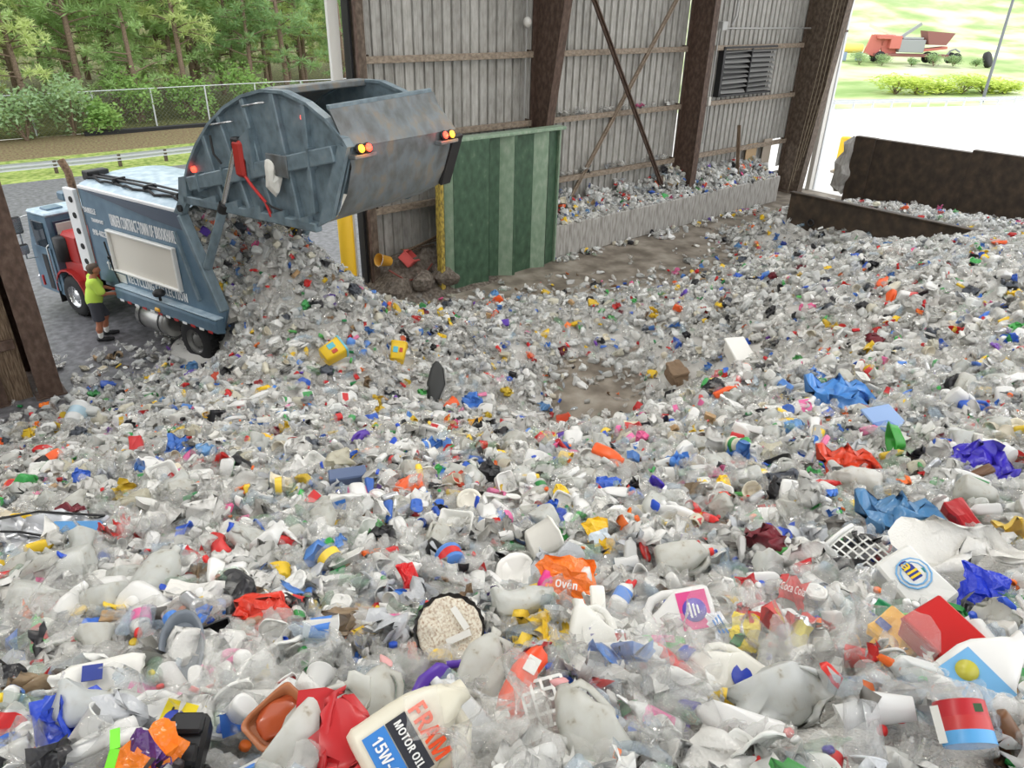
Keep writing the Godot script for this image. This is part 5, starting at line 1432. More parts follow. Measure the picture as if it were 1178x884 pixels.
func make_lid(r: float, sd: int, crush: float) -> Array:
	var s := S().smooth().lathe([Vector2(0.0, 0.0), Vector2(r * 0.7, 0.0), Vector2(r * 0.74, r * 0.05), Vector2(r * 0.92, r * 0.05), Vector2(r, r * 0.02), Vector2(r * 1.01, -r * 0.14), Vector2(r * 0.97, -r * 0.14), Vector2(r * 0.96, 0.0), Vector2(r * 0.9, r * 0.02), Vector2(0, -r * 0.03)], 20)
	crump(s, r * crush, 0.7 / r, sd)
	return [["disc", s.mesh(), "body"]]

func make_can(sd: int, crush: float) -> Array:
	var r := 0.033
	var body := S().smooth().lathe([Vector2(0.0, -0.052), Vector2(0.022, -0.056), Vector2(0.025, -0.06), Vector2(r, -0.05), Vector2(r, -0.02), Vector2(r, 0.015), Vector2(r, 0.046)], 16)
	var top := S().smooth().lathe([Vector2(r, 0.046), Vector2(0.028, 0.057), Vector2(0.028, 0.061), Vector2(0.026, 0.061), Vector2(0.025, 0.057), Vector2(0, 0.057)], 16).flat().box(Vector3(0.006, 0.059, 0), Vector3(0.022, 0.002, 0.012))
	for s in [body, top]:
		dent(s, Vector3(sin(sd), 0, cos(sd)), 0.012, 0.7 * crush * 2.0)
		crump(s, 0.022 * crush, 26.0, sd)
	return [["body", body.mesh(), "body"], ["lid", top.mesh(), "metal"]]

# soft folds, without the fine crumple
func folds(s: Shape, amp: float, freq: float, sd: float) -> Shape:
	var o := Vector3(sd * 2.3, sd * 5.9, sd * 3.7)
	return s.warp(func(p: Vector3) -> Vector3:
		var q := p * freq + o
		return p + Vector3(soft.get_noise_3dv(q), soft.get_noise_3dv(q + Vector3(40, 0, 0)), soft.get_noise_3dv(q + Vector3(0, 40, 0))) * amp)

func make_bag(r: float, sd: int, flatness: float) -> Array:
	var s := S().smooth().ball(Vector3.ZERO, Vector3(r, r * flatness, r * 0.85), 22, 13)
	crump(s, r * 0.5, 0.9 / r, sd)
	folds(s, r * 0.3, 2.2 / r, sd + 5)
	return [["film", s.mesh(), "body"]]

func make_sheet(w: float, d: float, sd: int, rough: float, n := 11) -> Array:
	var s := S().smooth()
	var g := []
	for i in n + 1:
		var row := []
		for j in n + 1:
			var u := float(i) / n - 0.5
			var v := float(j) / n - 0.5
			var o := Vector3(sd * 5.3, sd * 2.2, 0)
			var q := Vector3(u * 2.2, v * 2.2, 0) + o
			var e := 1.0 + 0.3 * soft.get_noise_3dv(q * 0.7 + Vector3(9, 9, 9))
			row.append(Vector3(u * w * e, soft.get_noise_3dv(q) * rough * 1.2 + soft.get_noise_3dv(q * 2.3) * rough * 0.35, v * d * e) + Vector3(soft.get_noise_3dv(q + Vector3(0, 0, 5)), 0, soft.get_noise_3dv(q + Vector3(0, 0, 9))) * w * 0.3)
		g.append(row)
	for i in n:
		for j in n:
			s.quad(g[i][j], g[i + 1][j], g[i + 1][j + 1], g[i][j + 1])
	return [["film", s.mesh(), "body"]]

func make_tray(w: float, d: float, h: float, sd: int, crush: float) -> Array:
	var s := S().smooth().sections([[-h / 2, w * 0.42, d * 0.42, 6.0], [-h * 0.45, w * 0.44, d * 0.44, 6.0], [h * 0.38, w * 0.5, d * 0.5, 6.0], [h * 0.4, w * 0.56, d * 0.56, 6.0], [h * 0.5, w * 0.56, d * 0.56, 6.0], [h * 0.48, w * 0.49, d * 0.49, 6.0], [-h * 0.4, w * 0.42, d * 0.42, 6.0]], 24)
	crump(s, w * crush, 0.8 / w, sd)
	return [["tray", s.mesh(), "body"]]

func make_pouch(w: float, h: float, sd: int) -> Array:
	# chip bag or wrapper: pillow shape with crimped ends
	var rs := []
	for i in 9:
		var v := float(i) / 8
		var th := 0.16 * w * pow(sin(PI * clampf(v, 0.02, 0.98)), 0.6)
		var ring := PackedVector3Array()
		for k in 14:
			var a := TAU * k / 14
			ring.push_back(Vector3(cos(a) * w * 0.5, (v - 0.5) * h, sin(a) * th))
		rs.append(ring)
	var s := S().flat().rings(rs)
	crump(s, w * 0.22, 2.2 / w, sd)
	crump(s, w * 0.1, 6.0 / w, sd + 9)
	var b := S().flat().rings(rs.slice(3, 6), false, false).warp(func(p: Vector3) -> Vector3: return p * Vector3(1.02, 1.0, 1.06))
	crump(b, w * 0.22, 2.2 / w, sd)
	crump(b, w * 0.1, 6.0 / w, sd + 9)
	return [["film", s.mesh(), "body"], ["printed_band", b.mesh(), "label"]]

func make_carton(w: float, h: float, d: float, sd: int, crush: float) -> Array:
	var s := S().flat()
	var n := 4
	for q in 3:
		pass
	s.box(Vector3.ZERO, Vector3(w, h, d), w * 0.04)
	var t := S().flat()
	# refine so that the dents show
	for i in s.g.size():
		var a := s.p[i * 3]; var b := s.p[i * 3 + 1]; var c := s.p[i * 3 + 2]
		var ab := (a + b) / 2; var bc := (b + c) / 2; var ca := (c + a) / 2
		for tr in [[a, ab, ca], [ab, b, bc], [ca, bc, c], [ab, bc, ca]]:
			var x: Vector3 = tr[0]; var y: Vector3 = tr[1]; var z: Vector3 = tr[2]
			var m := (x + y) / 2; var o := (y + z) / 2; var p := (z + x) / 2
			t.tri(x, m, p); t.tri(m, y, o); t.tri(p, o, z); t.tri(m, o, p)
	dent(t, Vector3(sin(sd * 1.3), 0.6, cos(sd * 1.3)), w * 0.35, 0.6 * crush * 3.0)
	crump(t, w * crush, 1.2 / w, sd)
	return [["carton", t.mesh(), "body"]]

func make_cap(sd: int) -> Array:
	return [["cap", S().smooth().lathe([Vector2(0.0, 0.006), Vector2(0.013, 0.006), Vector2(0.0155, 0.004), Vector2(0.0155, -0.008), Vector2(0.013, -0.008), Vector2(0.0125, 0.002), Vector2(0, 0.002)], 12).mesh(), "body"]]

func make_kinds() -> void:
	kinds.water_bottle = [make_bottle(0.033, 0.2, 1, 0.1, 6), make_bottle(0.033, 0.2, 2, 0.35, 6), make_bottle(0.034, 0.2, 3, 0.5, 5), make_bottle(0.032, 0.21, 4, 0.42, 6), make_bottle(0.036, 0.17, 5, 0.55, 5)]
	kinds.soda_bottle = [make_bottle(0.054, 0.31, 6, 0.12, 4, 16), make_bottle(0.054, 0.31, 7, 0.4, 4, 16), make_bottle(0.052, 0.29, 8, 0.55, 4, 16)]
	kinds.milk_jug = [make_jug(1, 0.15), make_jug(2, 0.45), make_jug(3, 0.8), make_jug(4, 1.1)]
	kinds.detergent_jug = [make_detergent(1, 0.05), make_detergent(2, 0.35), make_detergent(3, 0.6)]
	kinds.squeeze_bottle = [make_flask(1, 0.05), make_flask(2, 0.4), make_flask(3, 0.8)]
	kinds.plastic_tub = [make_tub(0.075, 0.09, 0.85, 1, 0.05), make_tub(0.08, 0.1, 0.82, 2, 0.35), make_tub(0.06, 0.12, 0.85, 3, 0.3)]
	kinds.drink_cup = [make_tub(0.045, 0.12, 0.66, 4, 0.05), make_tub(0.046, 0.13, 0.66, 5, 0.5)]
	kinds.lid_disc = [make_lid(0.06, 1, 0.05), make_lid(0.075, 2, 0.25), make_lid(0.05, 3, 0.4)]
	kinds.drink_can = [make_can(1, 0.1), make_can(2, 0.45), make_can(3, 0.8)]
	kinds.plastic_bag = [make_bag(0.14, 1, 0.6), make_bag(0.12, 2, 0.5), make_bag(0.16, 3, 0.4), make_bag(0.1, 4, 0.8)]
	kinds.film_scrap = [make_sheet(0.26, 0.2, 1, 0.09), make_sheet(0.2, 0.16, 2, 0.11), make_sheet(0.3, 0.14, 3, 0.08), make_sheet(0.16, 0.16, 4, 0.1)]
	kinds.food_tray = [make_tray(0.19, 0.14, 0.05, 1, 0.08), make_tray(0.16, 0.12, 0.06, 2, 0.3), make_tray(0.2, 0.2, 0.06, 3, 0.22)]
	kinds.snack_wrapper = [make_pouch(0.15, 0.2, 1), make_pouch(0.13, 0.17, 2), make_pouch(0.18, 0.1, 3)]
	kinds.carton = [make_carton(0.1, 0.17, 0.08, 1, 0.12), make_carton(0.16, 0.06, 0.11, 2, 0.12)]
	kinds.bottle_cap = [make_cap(1)]
	kinds.plastic_shard = [make_sheet(0.1, 0.05, 8, 0.05, 4), make_sheet(0.08, 0.07, 9, 0.06, 4), make_sheet(0.13, 0.04, 10, 0.04, 4)]

# name, sRGB colour, clear?
var WH := ["white", C(236, 236, 232)]
var pal := {
	"water_bottle": [[["clear", C(240, 240, 236), 1], 10], [["bluish clear", C(190, 216, 236), 1], 1.6], [["greenish clear", C(170, 212, 180), 1], 1.2]],
	"soda_bottle": [[["clear", C(240, 240, 236), 1], 8], [["green", C(70, 170, 84), 1], 0.8], [["brown", C(150, 104, 62), 1], 0.45], [["pale blue", C(170, 208, 232), 1], 1]],
	"milk_jug": [[["translucent white", C(219, 221, 219), 0], 10], [["cloudy", C(214, 214, 209), 0], 6], [["cream", C(219, 215, 197), 0], 2]],
	"detergent_jug": [[["white", C(227, 227, 225), 0], 9], [["orange", C(240, 98, 40), 0], 0.5], [["blue", C(46, 92, 190), 0], 0.6], [["yellow", C(246, 204, 40), 0], 0.6], [["red", C(206, 40, 40), 0], 0.5], [["purple", C(92, 58, 168), 0], 0.3], [["green", C(60, 160, 80), 0], 0.3], [["black", C(38, 38, 42), 0], 0.35]],
	"squeeze_bottle": [[["white", C(227, 227, 225), 0], 9], [["cloudy", C(212, 213, 210), 0], 5], [["red", C(214, 44, 44), 0], 0.45], [["yellow", C(248, 210, 60), 0], 0.45], [["blue", C(60, 110, 200), 0], 0.45], [["pink", C(232, 130, 170), 0], 0.3], [["green", C(90, 180, 90), 0], 0.3], [["brown", C(120, 84, 56), 0], 0.3]],
	"plastic_tub": [[["white", C(227, 227, 223), 0], 8], [["cream", C(223, 215, 195), 0], 3], [["clear", C(238, 238, 234), 1], 4], [["yellow", C(246, 206, 50), 0], 0.35], [["black", C(40, 40, 42), 0], 0.4], [["blue", C(90, 140, 214), 0], 0.3]],
	"drink_cup": [[["clear", C(240, 240, 236), 1], 6], [["white", C(229, 229, 227), 0], 5], [["red", C(206, 36, 40), 0], 0.4]],
	"lid_disc": [[["white", C(229, 229, 225), 0], 8], [["clear", C(238, 238, 234), 1], 4], [["blue", C(54, 110, 210), 0], 0.35], [["red", C(214, 50, 46), 0], 0.35], [["yellow", C(246, 210, 60), 0], 0.3], [["black", C(44, 44, 46), 0], 0.3]],
	"drink_can": [[["silver", C(195, 197, 200), 0], 4], [["red", C(200, 36, 42), 0], 2], [["green", C(40, 130, 74), 0], 1], [["blue", C(40, 84, 176), 0], 1]],
	"plastic_bag": [[["clear", C(236, 236, 230), 1], 7], [["white", C(227, 226, 222), 0], 5], [["pale grey", C(195, 195, 191), 0], 3], [["sky blue", C(110, 164, 220), 0], 0.325], [["royal blue", C(56, 84, 186), 0], 0.0975], [["black", C(36, 36, 40), 0], 0.75], [["dark grey", C(84, 90, 100), 0], 0.45], [["green", C(84, 170, 100), 0], 0.078], [["orange red", C(220, 84, 56), 0], 0.13], [["maroon", C(122, 34, 48), 0], 0.11375], [["yellow", C(240, 206, 60), 0], 0.13]],
	"film_scrap": [[["clear", C(238, 238, 232), 1], 8], [["white", C(229, 228, 224), 0], 5], [["silvery", C(195, 198, 202), 0], 2], [["blue", C(86, 140, 216), 0], 0.325], [["red", C(212, 48, 44), 0], 0.2925], [["yellow", C(244, 206, 60), 0], 0.2275], [["green", C(80, 176, 88), 0], 0.195], [["black", C(42, 42, 46), 0], 0.7], [["brown", C(150, 128, 100), 0], 0.25], [["dull grey", C(140, 138, 132), 0], 0.5], [["pink", C(226, 110, 160), 0], 0.11375]],
	"food_tray": [[["clear", C(238, 238, 234), 1], 8], [["white", C(227, 227, 223), 0], 5], [["black", C(36, 36, 38), 0], 0.8], [["cream", C(230, 222, 200), 0], 1]],
	"snack_wrapper": [[["red", C(208, 44, 42), 0], 2], [["blue", C(52, 96, 196), 0], 2], [["yellow", C(246, 208, 56), 0], 1.6], [["orange", C(242, 126, 44), 0], 1.4], [["green", C(70, 168, 84), 0], 1.2], [["purple", C(120, 70, 170), 0], 1], [["silver", C(195, 197, 198), 0], 1.6], [["pink", C(232, 104, 156), 0], 0.7]],
	"carton": [[["white", C(227, 225, 219), 0], 4], [["red", C(190, 44, 44), 0], 0.4], [["blue", C(80, 130, 200), 0], 0.4], [["tan", C(176, 144, 104), 0], 1.2], [["yellow", C(244, 204, 50), 0], 0.4]],
	"bottle_cap": [[["red", C(220, 40, 40), 0], 3], [["blue", C(44, 90, 206), 0], 3], [["white", C(231, 231, 229), 0], 4], [["green", C(50, 170, 80), 0], 1.5], [["orange", C(244, 120, 40), 0], 1.5], [["yellow", C(248, 214, 50), 0], 1], [["purple", C(96, 60, 180), 0], 0.7]],
	"plastic_shard": [[["white", C(227, 227, 223), 0], 7], [["clear", C(238, 238, 234), 1], 4], [["red", C(212, 44, 44), 0], 0.5], [["blue", C(60, 120, 214), 0], 0.55], [["green", C(70, 170, 90), 0], 0.4], [["yellow", C(246, 208, 60), 0], 0.4], [["black", C(40, 40, 44), 0], 0.8], [["orange", C(240, 116, 46), 0], 0.3], [["brown", C(122, 98, 74), 0], 1.0], [["dull grey", C(120, 116, 110), 0], 1.6], [["purple", C(110, 80, 160), 0], 0.2]],
}
var share := [["water_bottle", 38.0], ["soda_bottle", 6.0], ["milk_jug", 9.0], ["detergent_jug", 4.0], ["squeeze_bottle", 8.0], ["plastic_tub", 6.0], ["drink_cup", 5.0], ["lid_disc", 6.0], ["drink_can", 3.0], ["plastic_bag", 8.5], ["film_scrap", 9.0], ["food_tray", 6.0], ["snack_wrapper", 2.0], ["carton", 1.6], ["bottle_cap", 5.0], ["plastic_shard", 12.0]]
var small_share := [["water_bottle", 13.0], ["bottle_cap", 5.0], ["plastic_shard", 8.0], ["film_scrap", 1.2], ["squeeze_bottle", 2.5], ["drink_cup", 2.0], ["lid_disc", 2.0]]
var words := {
	"water_bottle": ["%s water bottle%s", "bottle", "water bottles strewn over the heap"],
	"soda_bottle": ["%s soda bottle%s", "bottle", "soda bottles strewn over the heap"],
	"milk_jug": ["%s milk jug%s", "jug", "milk jugs strewn over the heap"],
	"detergent_jug": ["%s detergent jug%s", "jug", "detergent jugs strewn over the heap"],
	"squeeze_bottle": ["%s oval squeeze bottle%s", "bottle", "squeeze bottles strewn over the heap"],
	"plastic_tub": ["%s open plastic food tub%s", "tub", "tubs strewn over the heap"],
	"drink_cup": ["%s tapered plastic drink cup%s", "cup", "drink cups strewn over the heap"],
	"lid_disc": ["round %s plastic lid%s", "lid", "lids strewn over the heap"],
	"drink_can": ["%s aluminium drink can%s", "can", "drink cans strewn over the heap"],
	"plastic_bag": ["crumpled %s plastic bag%s", "bag", "bags strewn over the heap"],
	"film_scrap": ["creased scrap of %s plastic film%s", "film", "film scraps strewn over the heap"],
	"food_tray": ["%s plastic food tray with rim%s", "tray", "food trays strewn over the heap"],
	"snack_wrapper": ["crinkled %s snack wrapper%s", "wrapper", "snack wrappers strewn over the heap"],
	"carton": ["squashed %s carton%s", "carton", "cartons strewn over the heap"],
	"bottle_cap": ["loose %s bottle cap%s", "cap", "bottle caps strewn over the heap"],
	"plastic_shard": ["small torn shard of %s plastic%s", "shard", "shards strewn over the heap"],
}
var looks := {
	"water_bottle": ["whole", "dented", "flattened", "squashed", "short crumpled"],
	"soda_bottle": ["whole", "dented", "flattened"],
	"milk_jug": ["barely dented", "dented", "crumpled", "flattened"],
	"detergent_jug": ["whole", "dented", "crumpled"],
	"squeeze_bottle": ["whole", "dented", "squashed"],
	"plastic_tub": ["whole", "dented", "deep"],
	"drink_cup": ["whole", "crushed"],
	"lid_disc": ["flat", "wide warped", "small buckled"],
	"drink_can": ["nearly whole", "squeezed", "crushed"],
	"plastic_bag": ["rounded", "small", "broad flat", "balled"],
	"film_scrap": ["broad", "squarish", "long narrow", "small"],
	"food_tray": ["oblong", "small warped", "square"],
	"snack_wrapper": ["large", "small", "wide short"],
	"carton": ["upright", "low flat"],
}
var cap_pal := [["white", C(244, 244, 242)], ["white", C(244, 244, 242)], ["blue", C(40, 84, 200)], ["red", C(216, 40, 40)], ["green", C(60, 180, 80)], ["orange", C(240, 110, 40)]]
var band_pal := [["white", C(238, 238, 234)], ["blue", C(70, 130, 214)], ["red", C(206, 44, 46)], ["green", C(60, 150, 80)], ["yellow", C(244, 208, 70)], ["pink", C(226, 110, 164)]]

func pick(list: Array):
	var t := 0.0
	for e in list:
		t += e[1]
	var r := rng.randf() * t
	for e in list:
		r -= e[1]
		if r <= 0.0:
			return e[0]
	return list[-1][0]

func crinkle(m: StandardMaterial3D, scale: float, depth: float) -> void:
	m.uv1_triplanar = true
	m.uv1_scale = Vector3.ONE * scale
	m.heightmap_enabled = true
	m.heightmap_texture = noise_tex("crinkle", 0.03, [[0.0, Color.BLACK], [1.0, Color.WHITE]], 2, 512, FastNoiseLite.TYPE_CELLULAR, false, 3)
	m.heightmap_scale = depth

func plastic(c: Color, clear: bool, kind: String) -> StandardMaterial3D:
	var film := kind in ["plastic_bag", "film_scrap", "snack_wrapper"]
	var special := film or kind in ["drink_can", "milk_jug", "water_bottle", "soda_bottle"]
	var key := "%s_%s_%s" % ["clear" if clear else "plastic", c.to_html(false), kind if special else ""]
	if mats.has(key):
		return mats[key]
	if clear:
		var mc := M(key, c, 0.09 if film else 0.05, 0.0, 0.15 if film else 0.13)
		crinkle(mc, 5.0 if film else 8.0, 0.5 if film else 0.5)
		return mc
	var m := M(key, c, 0.36, 0.0)
	if kind == "drink_can":
		m.metallic = 0.75 if c.s < 0.1 else 0.35
		m.roughness = 0.3
	elif kind == "milk_jug":
		m.roughness = 0.4
		# specks and smears of dirt on the cloudy plastic
		m.albedo_texture = noise_tex("jug_dirt", 0.02, [[0.0, Color(0.66, 0.6, 0.5)], [0.1, Color(0.84, 0.81, 0.75)], [0.2, Color(0.95, 0.94, 0.92)], [0.5, Color(0.98, 0.98, 0.97)], [1.0, Color.WHITE]], 6, 512, FastNoiseLite.TYPE_SIMPLEX_SMOOTH, false, 61)
		m.uv1_triplanar = true
		m.uv1_scale = Vector3(1.7, 1.7, 1.7)
		m.backlight_enabled = true
		m.backlight = Color(0.75, 0.76, 0.74)
	elif film:
		m.roughness = 0.22
		if kind != "snack_wrapper":
			m.backlight_enabled = true
			m.backlight = Color(0.5, 0.5, 0.5)
		crinkle(m, 4.0, 0.35)
	return m

var indiv := 300

# what a piece lies by, in words that hold from any side
func zone(p: Vector3) -> String:
	var q := Vector2(p.x, p.z)
	if q.distance_to(Vector2(5.8, -13.6)) < 2.6:
		return ", in the load behind the truck"
	if q.distance_to(Vector2(10.0, -8.8)) < 2.2:
		return ", round the bare floor patch"
	if p.z < -15.4 and p.x > 15.0:
		return ", at the push wall"
	if q.distance_to(Vector2(22.5, -9.5)) < 3.6:
		return ", by the push plate"
	if p.y > 5.15:
		return ", at the top of the heap"
	if p.y > 4.55:
		return ", on the upper slope"
	if p.y > 3.8:
		return ", midway down the slope"
	if p.y > 2.6:
		return ", on the lower slope"
	return ", low on the heap"

func piece(kind: String, at: Transform3D, depth: float) -> void:
	var hue: Array = pick(pal[kind])
	var vi: int = rng.randi() % kinds[kind].size()
	var parts: Array = kinds[kind][vi]
	var n: int = counts.get(kind, 0)
	var cp: Array = cap_pal[rng.randi() % cap_pal.size()]
	var bd: Array = band_pal[rng.randi() % band_pal.size()]
	var has_cap := rng.randf() < 0.6
	var has_band := rng.randf() < (0.4 if kind != "milk_jug" else 0.25)
	if n >= indiv:
		var key := "%s_%d_%d" % [kind, vi, hue[2]]
		if not rest.has(key):
			var joined := []
			for p in parts:
				if p[2] == "body":
					joined.append(p[1])
			rest[key] = {"kind": kind, "mesh": joined, "clear": hue[2], "t": [], "c": []}
		rest[key].t.append(at)
		var v := rng.randf_range(0.82, 1.05)
		rest[key].c.append(Color(minf(1, hue[1].r * v), minf(1, hue[1].g * v), minf(1, hue[1].b * v)).srgb_to_linear())
		return
	counts[kind] = n + 1
	var detail := ""
	var shown := []
	for p in parts:
		if p[2] == "cap" and (not has_cap or depth > 9.0):
			continue
		if p[2] == "label" and (not has_band or depth > 12.0):
			continue
		shown.append(p)
		if p[0] == "cap":
			detail += ", %s cap" % cp[0]
		elif p[2] == "label":
			detail += ", %s print" % bd[0]
	var w: Array = words[kind]
	var shape: String = looks[kind][vi] + " " if looks.has(kind) else ""
	var label: String = shape + w[0] % [hue[0], detail] + zone(at.origin)
	var body := plastic(hue[1], hue[2] == 1, kind)
	if shown.size() == 1:
		var o := put(kind, shown[0][1], body, null, at)
		tag(o, label, w[1], w[2])
		return
	var o2 := base(kind, label, w[1], at.origin, at.basis, w[2])
	for p in shown:
		var m: Material = body
		if p[2] == "cap":
			m = plastic(cp[1], false, "")
		elif p[2] == "label":
			m = plastic(bd[1], false, "")
		elif p[2] == "metal":
			m = M("can_top", C(214, 216, 218), 0.25, 0.85)
		put(p[0], p[1], m, o2)

func lay(kind: String, x: float, z: float, y: float, nrm: Vector3) -> Transform3D:
	# how a piece comes to rest: long things lie along the slope, flat things lie on it
	var flat := kind in ["lid_disc", "plastic_bag", "film_scrap", "food_tray", "bottle_cap", "plastic_shard"]
	var wob := 0.45 if kind != "film_scrap" else 0.6
	var up := (nrm + Vector3(rng.randfn(0, wob), rng.randfn(0, wob), rng.randfn(0, wob)) * (1.0 if flat else 0.7)).normalized()
	var a := up.cross(Vector3(sin(rng.randf() * TAU), 0.1, cos(rng.randf() * TAU))).normalized()
	var b := Basis(a, up, a.cross(up))
	if not flat:
		# lay the long axis down
		b = b * Basis(Vector3.RIGHT, PI / 2 + rng.randfn(0, 0.25)) * Basis(Vector3.UP, rng.randf() * TAU)
	var k := rng.randf_range(0.8, 1.08)
	var sq := Vector3(k, k, k)
	return Transform3D(b * Basis.from_scale(sq), Vector3(x, y, z))

func in_view(p: Vector3, margin := 1.18) -> bool:
	var d := p - cam_at
	var z := d.dot(cam_f)
	if z < 0.5:
		return false
	return absf(d.dot(cam_x)) < z * 589.0 / 837.0 * margin + 0.4 and absf(d.dot(cam_y)) < z * 442.0 / 837.0 * margin + 0.4

func scatter() -> void:
	var spots := []
	var st := 0.105
	var nx := int(36.0 / st)
	var nz := int(18.0 / st)
	for i in nx:
		for j in nz:
			var x := -4.5 + (i + rng.randf()) * st
			var z := -16.6 + (j + rng.randf()) * st
			var far := Vector2(x, z).length()
			var keep := clampf(1.0 - (far - 4.0) * 0.05, 0.6, 1.0)
			if Vector2(x - 6.0, z + 13.6).length() < 3.2:
				keep = 1.5
			if rng.randf() > keep:
				continue
			if far > 3.0 and not in_view(Vector3(x, 2.5, z), 1.9):
				continue
			var h := heap(x, z)
			if h < 0.03:
				# loose pieces on the floor round the heap's edge
				if h < -0.3 or rng.randf() > clampf(0.5 + h * 1.8, 0.03, 0.5):
					continue
				h = 0.02
			if x > 30.6 or (absf(x - 22.86) < 0.14 and z > -12.4):
				continue
			var p := Vector3(x, h, z)
			if not in_view(p):
				continue
			var taken := false
			var beside := false
			for ko in keepouts:
				var gap: float = ko[0].distance_to(Vector2(x, z)) - ko[1] * 1.2
				if gap < 0.0:
					taken = true
					break
				if gap < 0.14:
					beside = true
			if taken and rng.randf() < 0.93:
				continue
			# nothing inside the truck's rear wheels or body
			var lp := p - Vector3(4.22, 0, -15.37)
			var s := lp.x * -0.28678 + lp.z * -0.958
			var nn := lp.x * 0.958 + lp.z * -0.28678
			if s > -0.75 and nn > -0.3 and nn < 2.6 and s < 6.3:
				continue
			if beside:
				# only small pieces settle right beside the large ones
				spots.append([p, (p - cam_at).dot(cam_f), 1])
			else:
				spots.append([p, (p - cam_at).dot(cam_f)])
	for k in 16000:
		var r := 1.0 + 8.5 * sqrt(rng.randf()) if k < 10000 else rng.randf_range(0.7, 4.0)
		var an := deg_to_rad(rng.randf_range(-8.0, 112.0))
		var x := r * cos(an) - 0.2
		var z := -r * sin(an)
		var h := heap(x, z)
		if h < 0.5 or not in_view(Vector3(x, h, z)):
			continue
		var near := false
		for ko in keepouts:
			if ko[0].distance_squared_to(Vector2(x, z)) < ko[1] * ko[1] * 1.15:
				near = true
				break
		if near:
			continue
		spots.append([Vector3(x, h - 0.035, z), (Vector3(x, h, z) - cam_at).dot(cam_f), 1])
	spots.sort_custom(func(a, b): return a[1] < b[1])
	for sp in spots:
		var p: Vector3 = sp[0]
		var kind: String = pick(share if sp.size() == 2 else small_share)
		if sp[1] > 11.0 and kind in ["bottle_cap"]:
			kind = "plastic_shard"
		var e := 0.12
		var nrm := Vector3(heap(p.x - e, p.z) - heap(p.x + e, p.z), 2 * e, heap(p.x, p.z - e) - heap(p.x, p.z + e)).normalized()
		var y := maxf(0.03, p.y + rng.randf_range(-0.035, 0.06))
		if p.y <= 0.021:
			nrm = Vector3.UP
			y = 0.04
		piece(kind, lay(kind, p.x, p.z, y, nrm), sp[1])
	print("spots ", spots.size(), " ", counts)

func ledge() -> void:
	# pieces heaped on the push wall and along its foot
	for k in 2600:
		var x := rng.randf_range(15.5, 28.2)
		var z := rng.randf_range(-17.05, -15.95)
		var h := 1.06 + smoothstep(-15.95, -17.05, z) * (0.55 + 0.35 * lump.get_noise_2d(x * 0.8, 3.0) + 0.3 * smoothstep(20.0, 23.0, x) * smoothstep(26.5, 23.5, x))
		var y := lerpf(maxf(1.06, h - 0.3), h, rng.randf())
		var kind: String = pick(share)
		piece(kind, lay(kind, x, z, y + 0.03, Vector3(0, 0.85, 0.5)), 25.0)
	for k in 330:
		var x := rng.randf_range(15.5, 27.0)
		var z := -15.85 + absf(rng.randfn(0, 0.28))
		if lump.get_noise_2d(x * 0.7, 8.0) < -0.15:
			continue
		var kind: String = pick(share)
		piece(kind, lay(kind, x, z, 0.06, Vector3.UP), 25.0)
	for k in 170:
		# wet litter outside the truck door and under the truck
		var x := rng.randf_range(1.8, 5.5)
		var z := rng.randf_range(-17.5, -14.6)
		var kind: String = pick(share)
		piece(kind, lay(kind, x, z, 0.04, Vector3.UP), 25.0)
	for k in 60:
		var x := rng.randf_range(9.0, 27.0)
		var z := rng.randf_range(-15.0, -12.0)
		var kind: String = pick([["plastic_shard", 5], ["bottle_cap", 2], ["film_scrap", 1], ["water_bottle", 1]])
		piece(kind, lay(kind, x, z, 0.03, Vector3.UP), 25.0)
	# the load still sliding out of the truck's body
	var F := Vector3(-0.28678, 0, -0.958)
	var N := Vector3(0.958, 0, -0.28678)
	for k in 1500:
		var t := rng.randf()
		var n := rng.randf_range(0.26, 2.14)
		var s := lerpf(-1.35, 0.35, t) - 0.1 * rng.randf()
		var p := Vector3(4.22, 0, -15.37) + F * s + N * n
		var kind: String = pick(share)
		piece(kind, lay(kind, p.x, p.z, lerpf(1.45, 3.15, t) + rng.randf_range(-0.1, 0.1), (-F + Vector3.UP).normalized()), 16.0)
	# odd rags caught on the girts
	for k in 40:
		var x := rng.randf_range(16.2, 22.3)
		piece("film_scrap" if k % 3 else "plastic_bag", lay("film_scrap", x, -17.02, [4.13, 2.3][k % 2] + 0.04, Vector3.UP), 25.0)

func flush() -> void:
	var names := {"water_bottle": "more water bottles", "soda_bottle": "more soda bottles"}
	for key in rest:
		var r: Dictionary = rest[key]
		for mi in r.mesh.size():
			var mm := MultiMesh.new()
			mm.transform_format = MultiMesh.TRANSFORM_3D
			mm.use_colors = true
			mm.mesh = r.mesh[mi]
			mm.instance_count = r.t.size()
			for i in r.t.size():
				mm.set_instance_transform(i, r.t[i])
				mm.set_instance_color(i, r.c[i])
			var o := MultiMeshInstance3D.new()
			o.multimesh = mm
			var m: StandardMaterial3D
			var base_key: String = "stuff_clear" if r.clear else "stuff_bag" if r.kind in ["plastic_bag", "film_scrap", "milk_jug"] else "stuff_metal" if r.kind == "drink_can" else "stuff_plastic"
			if r.clear:
				m = M(base_key, Color.WHITE, 0.08, 0.0, 0.2)
				crinkle(m, 8.0, 0.35)
			else:
				m = M(base_key, Color.WHITE, 0.38, 0.4 if r.kind == "drink_can" else 0.0)
				if base_key == "stuff_bag":
					m.backlight_enabled = true
					m.backlight = Color(0.5, 0.5, 0.5)
			m.vertex_color_use_as_albedo = true
			o.material_override = m
			o.name = nm("loose_" + r.kind)
			add_child(o)
			tag(o, "countless small %s %s spread over the farther heap" % ["clear" if r.clear else "opaque", words[r.kind][2].split(" strewn")[0]], words[r.kind][1], "", "stuff")

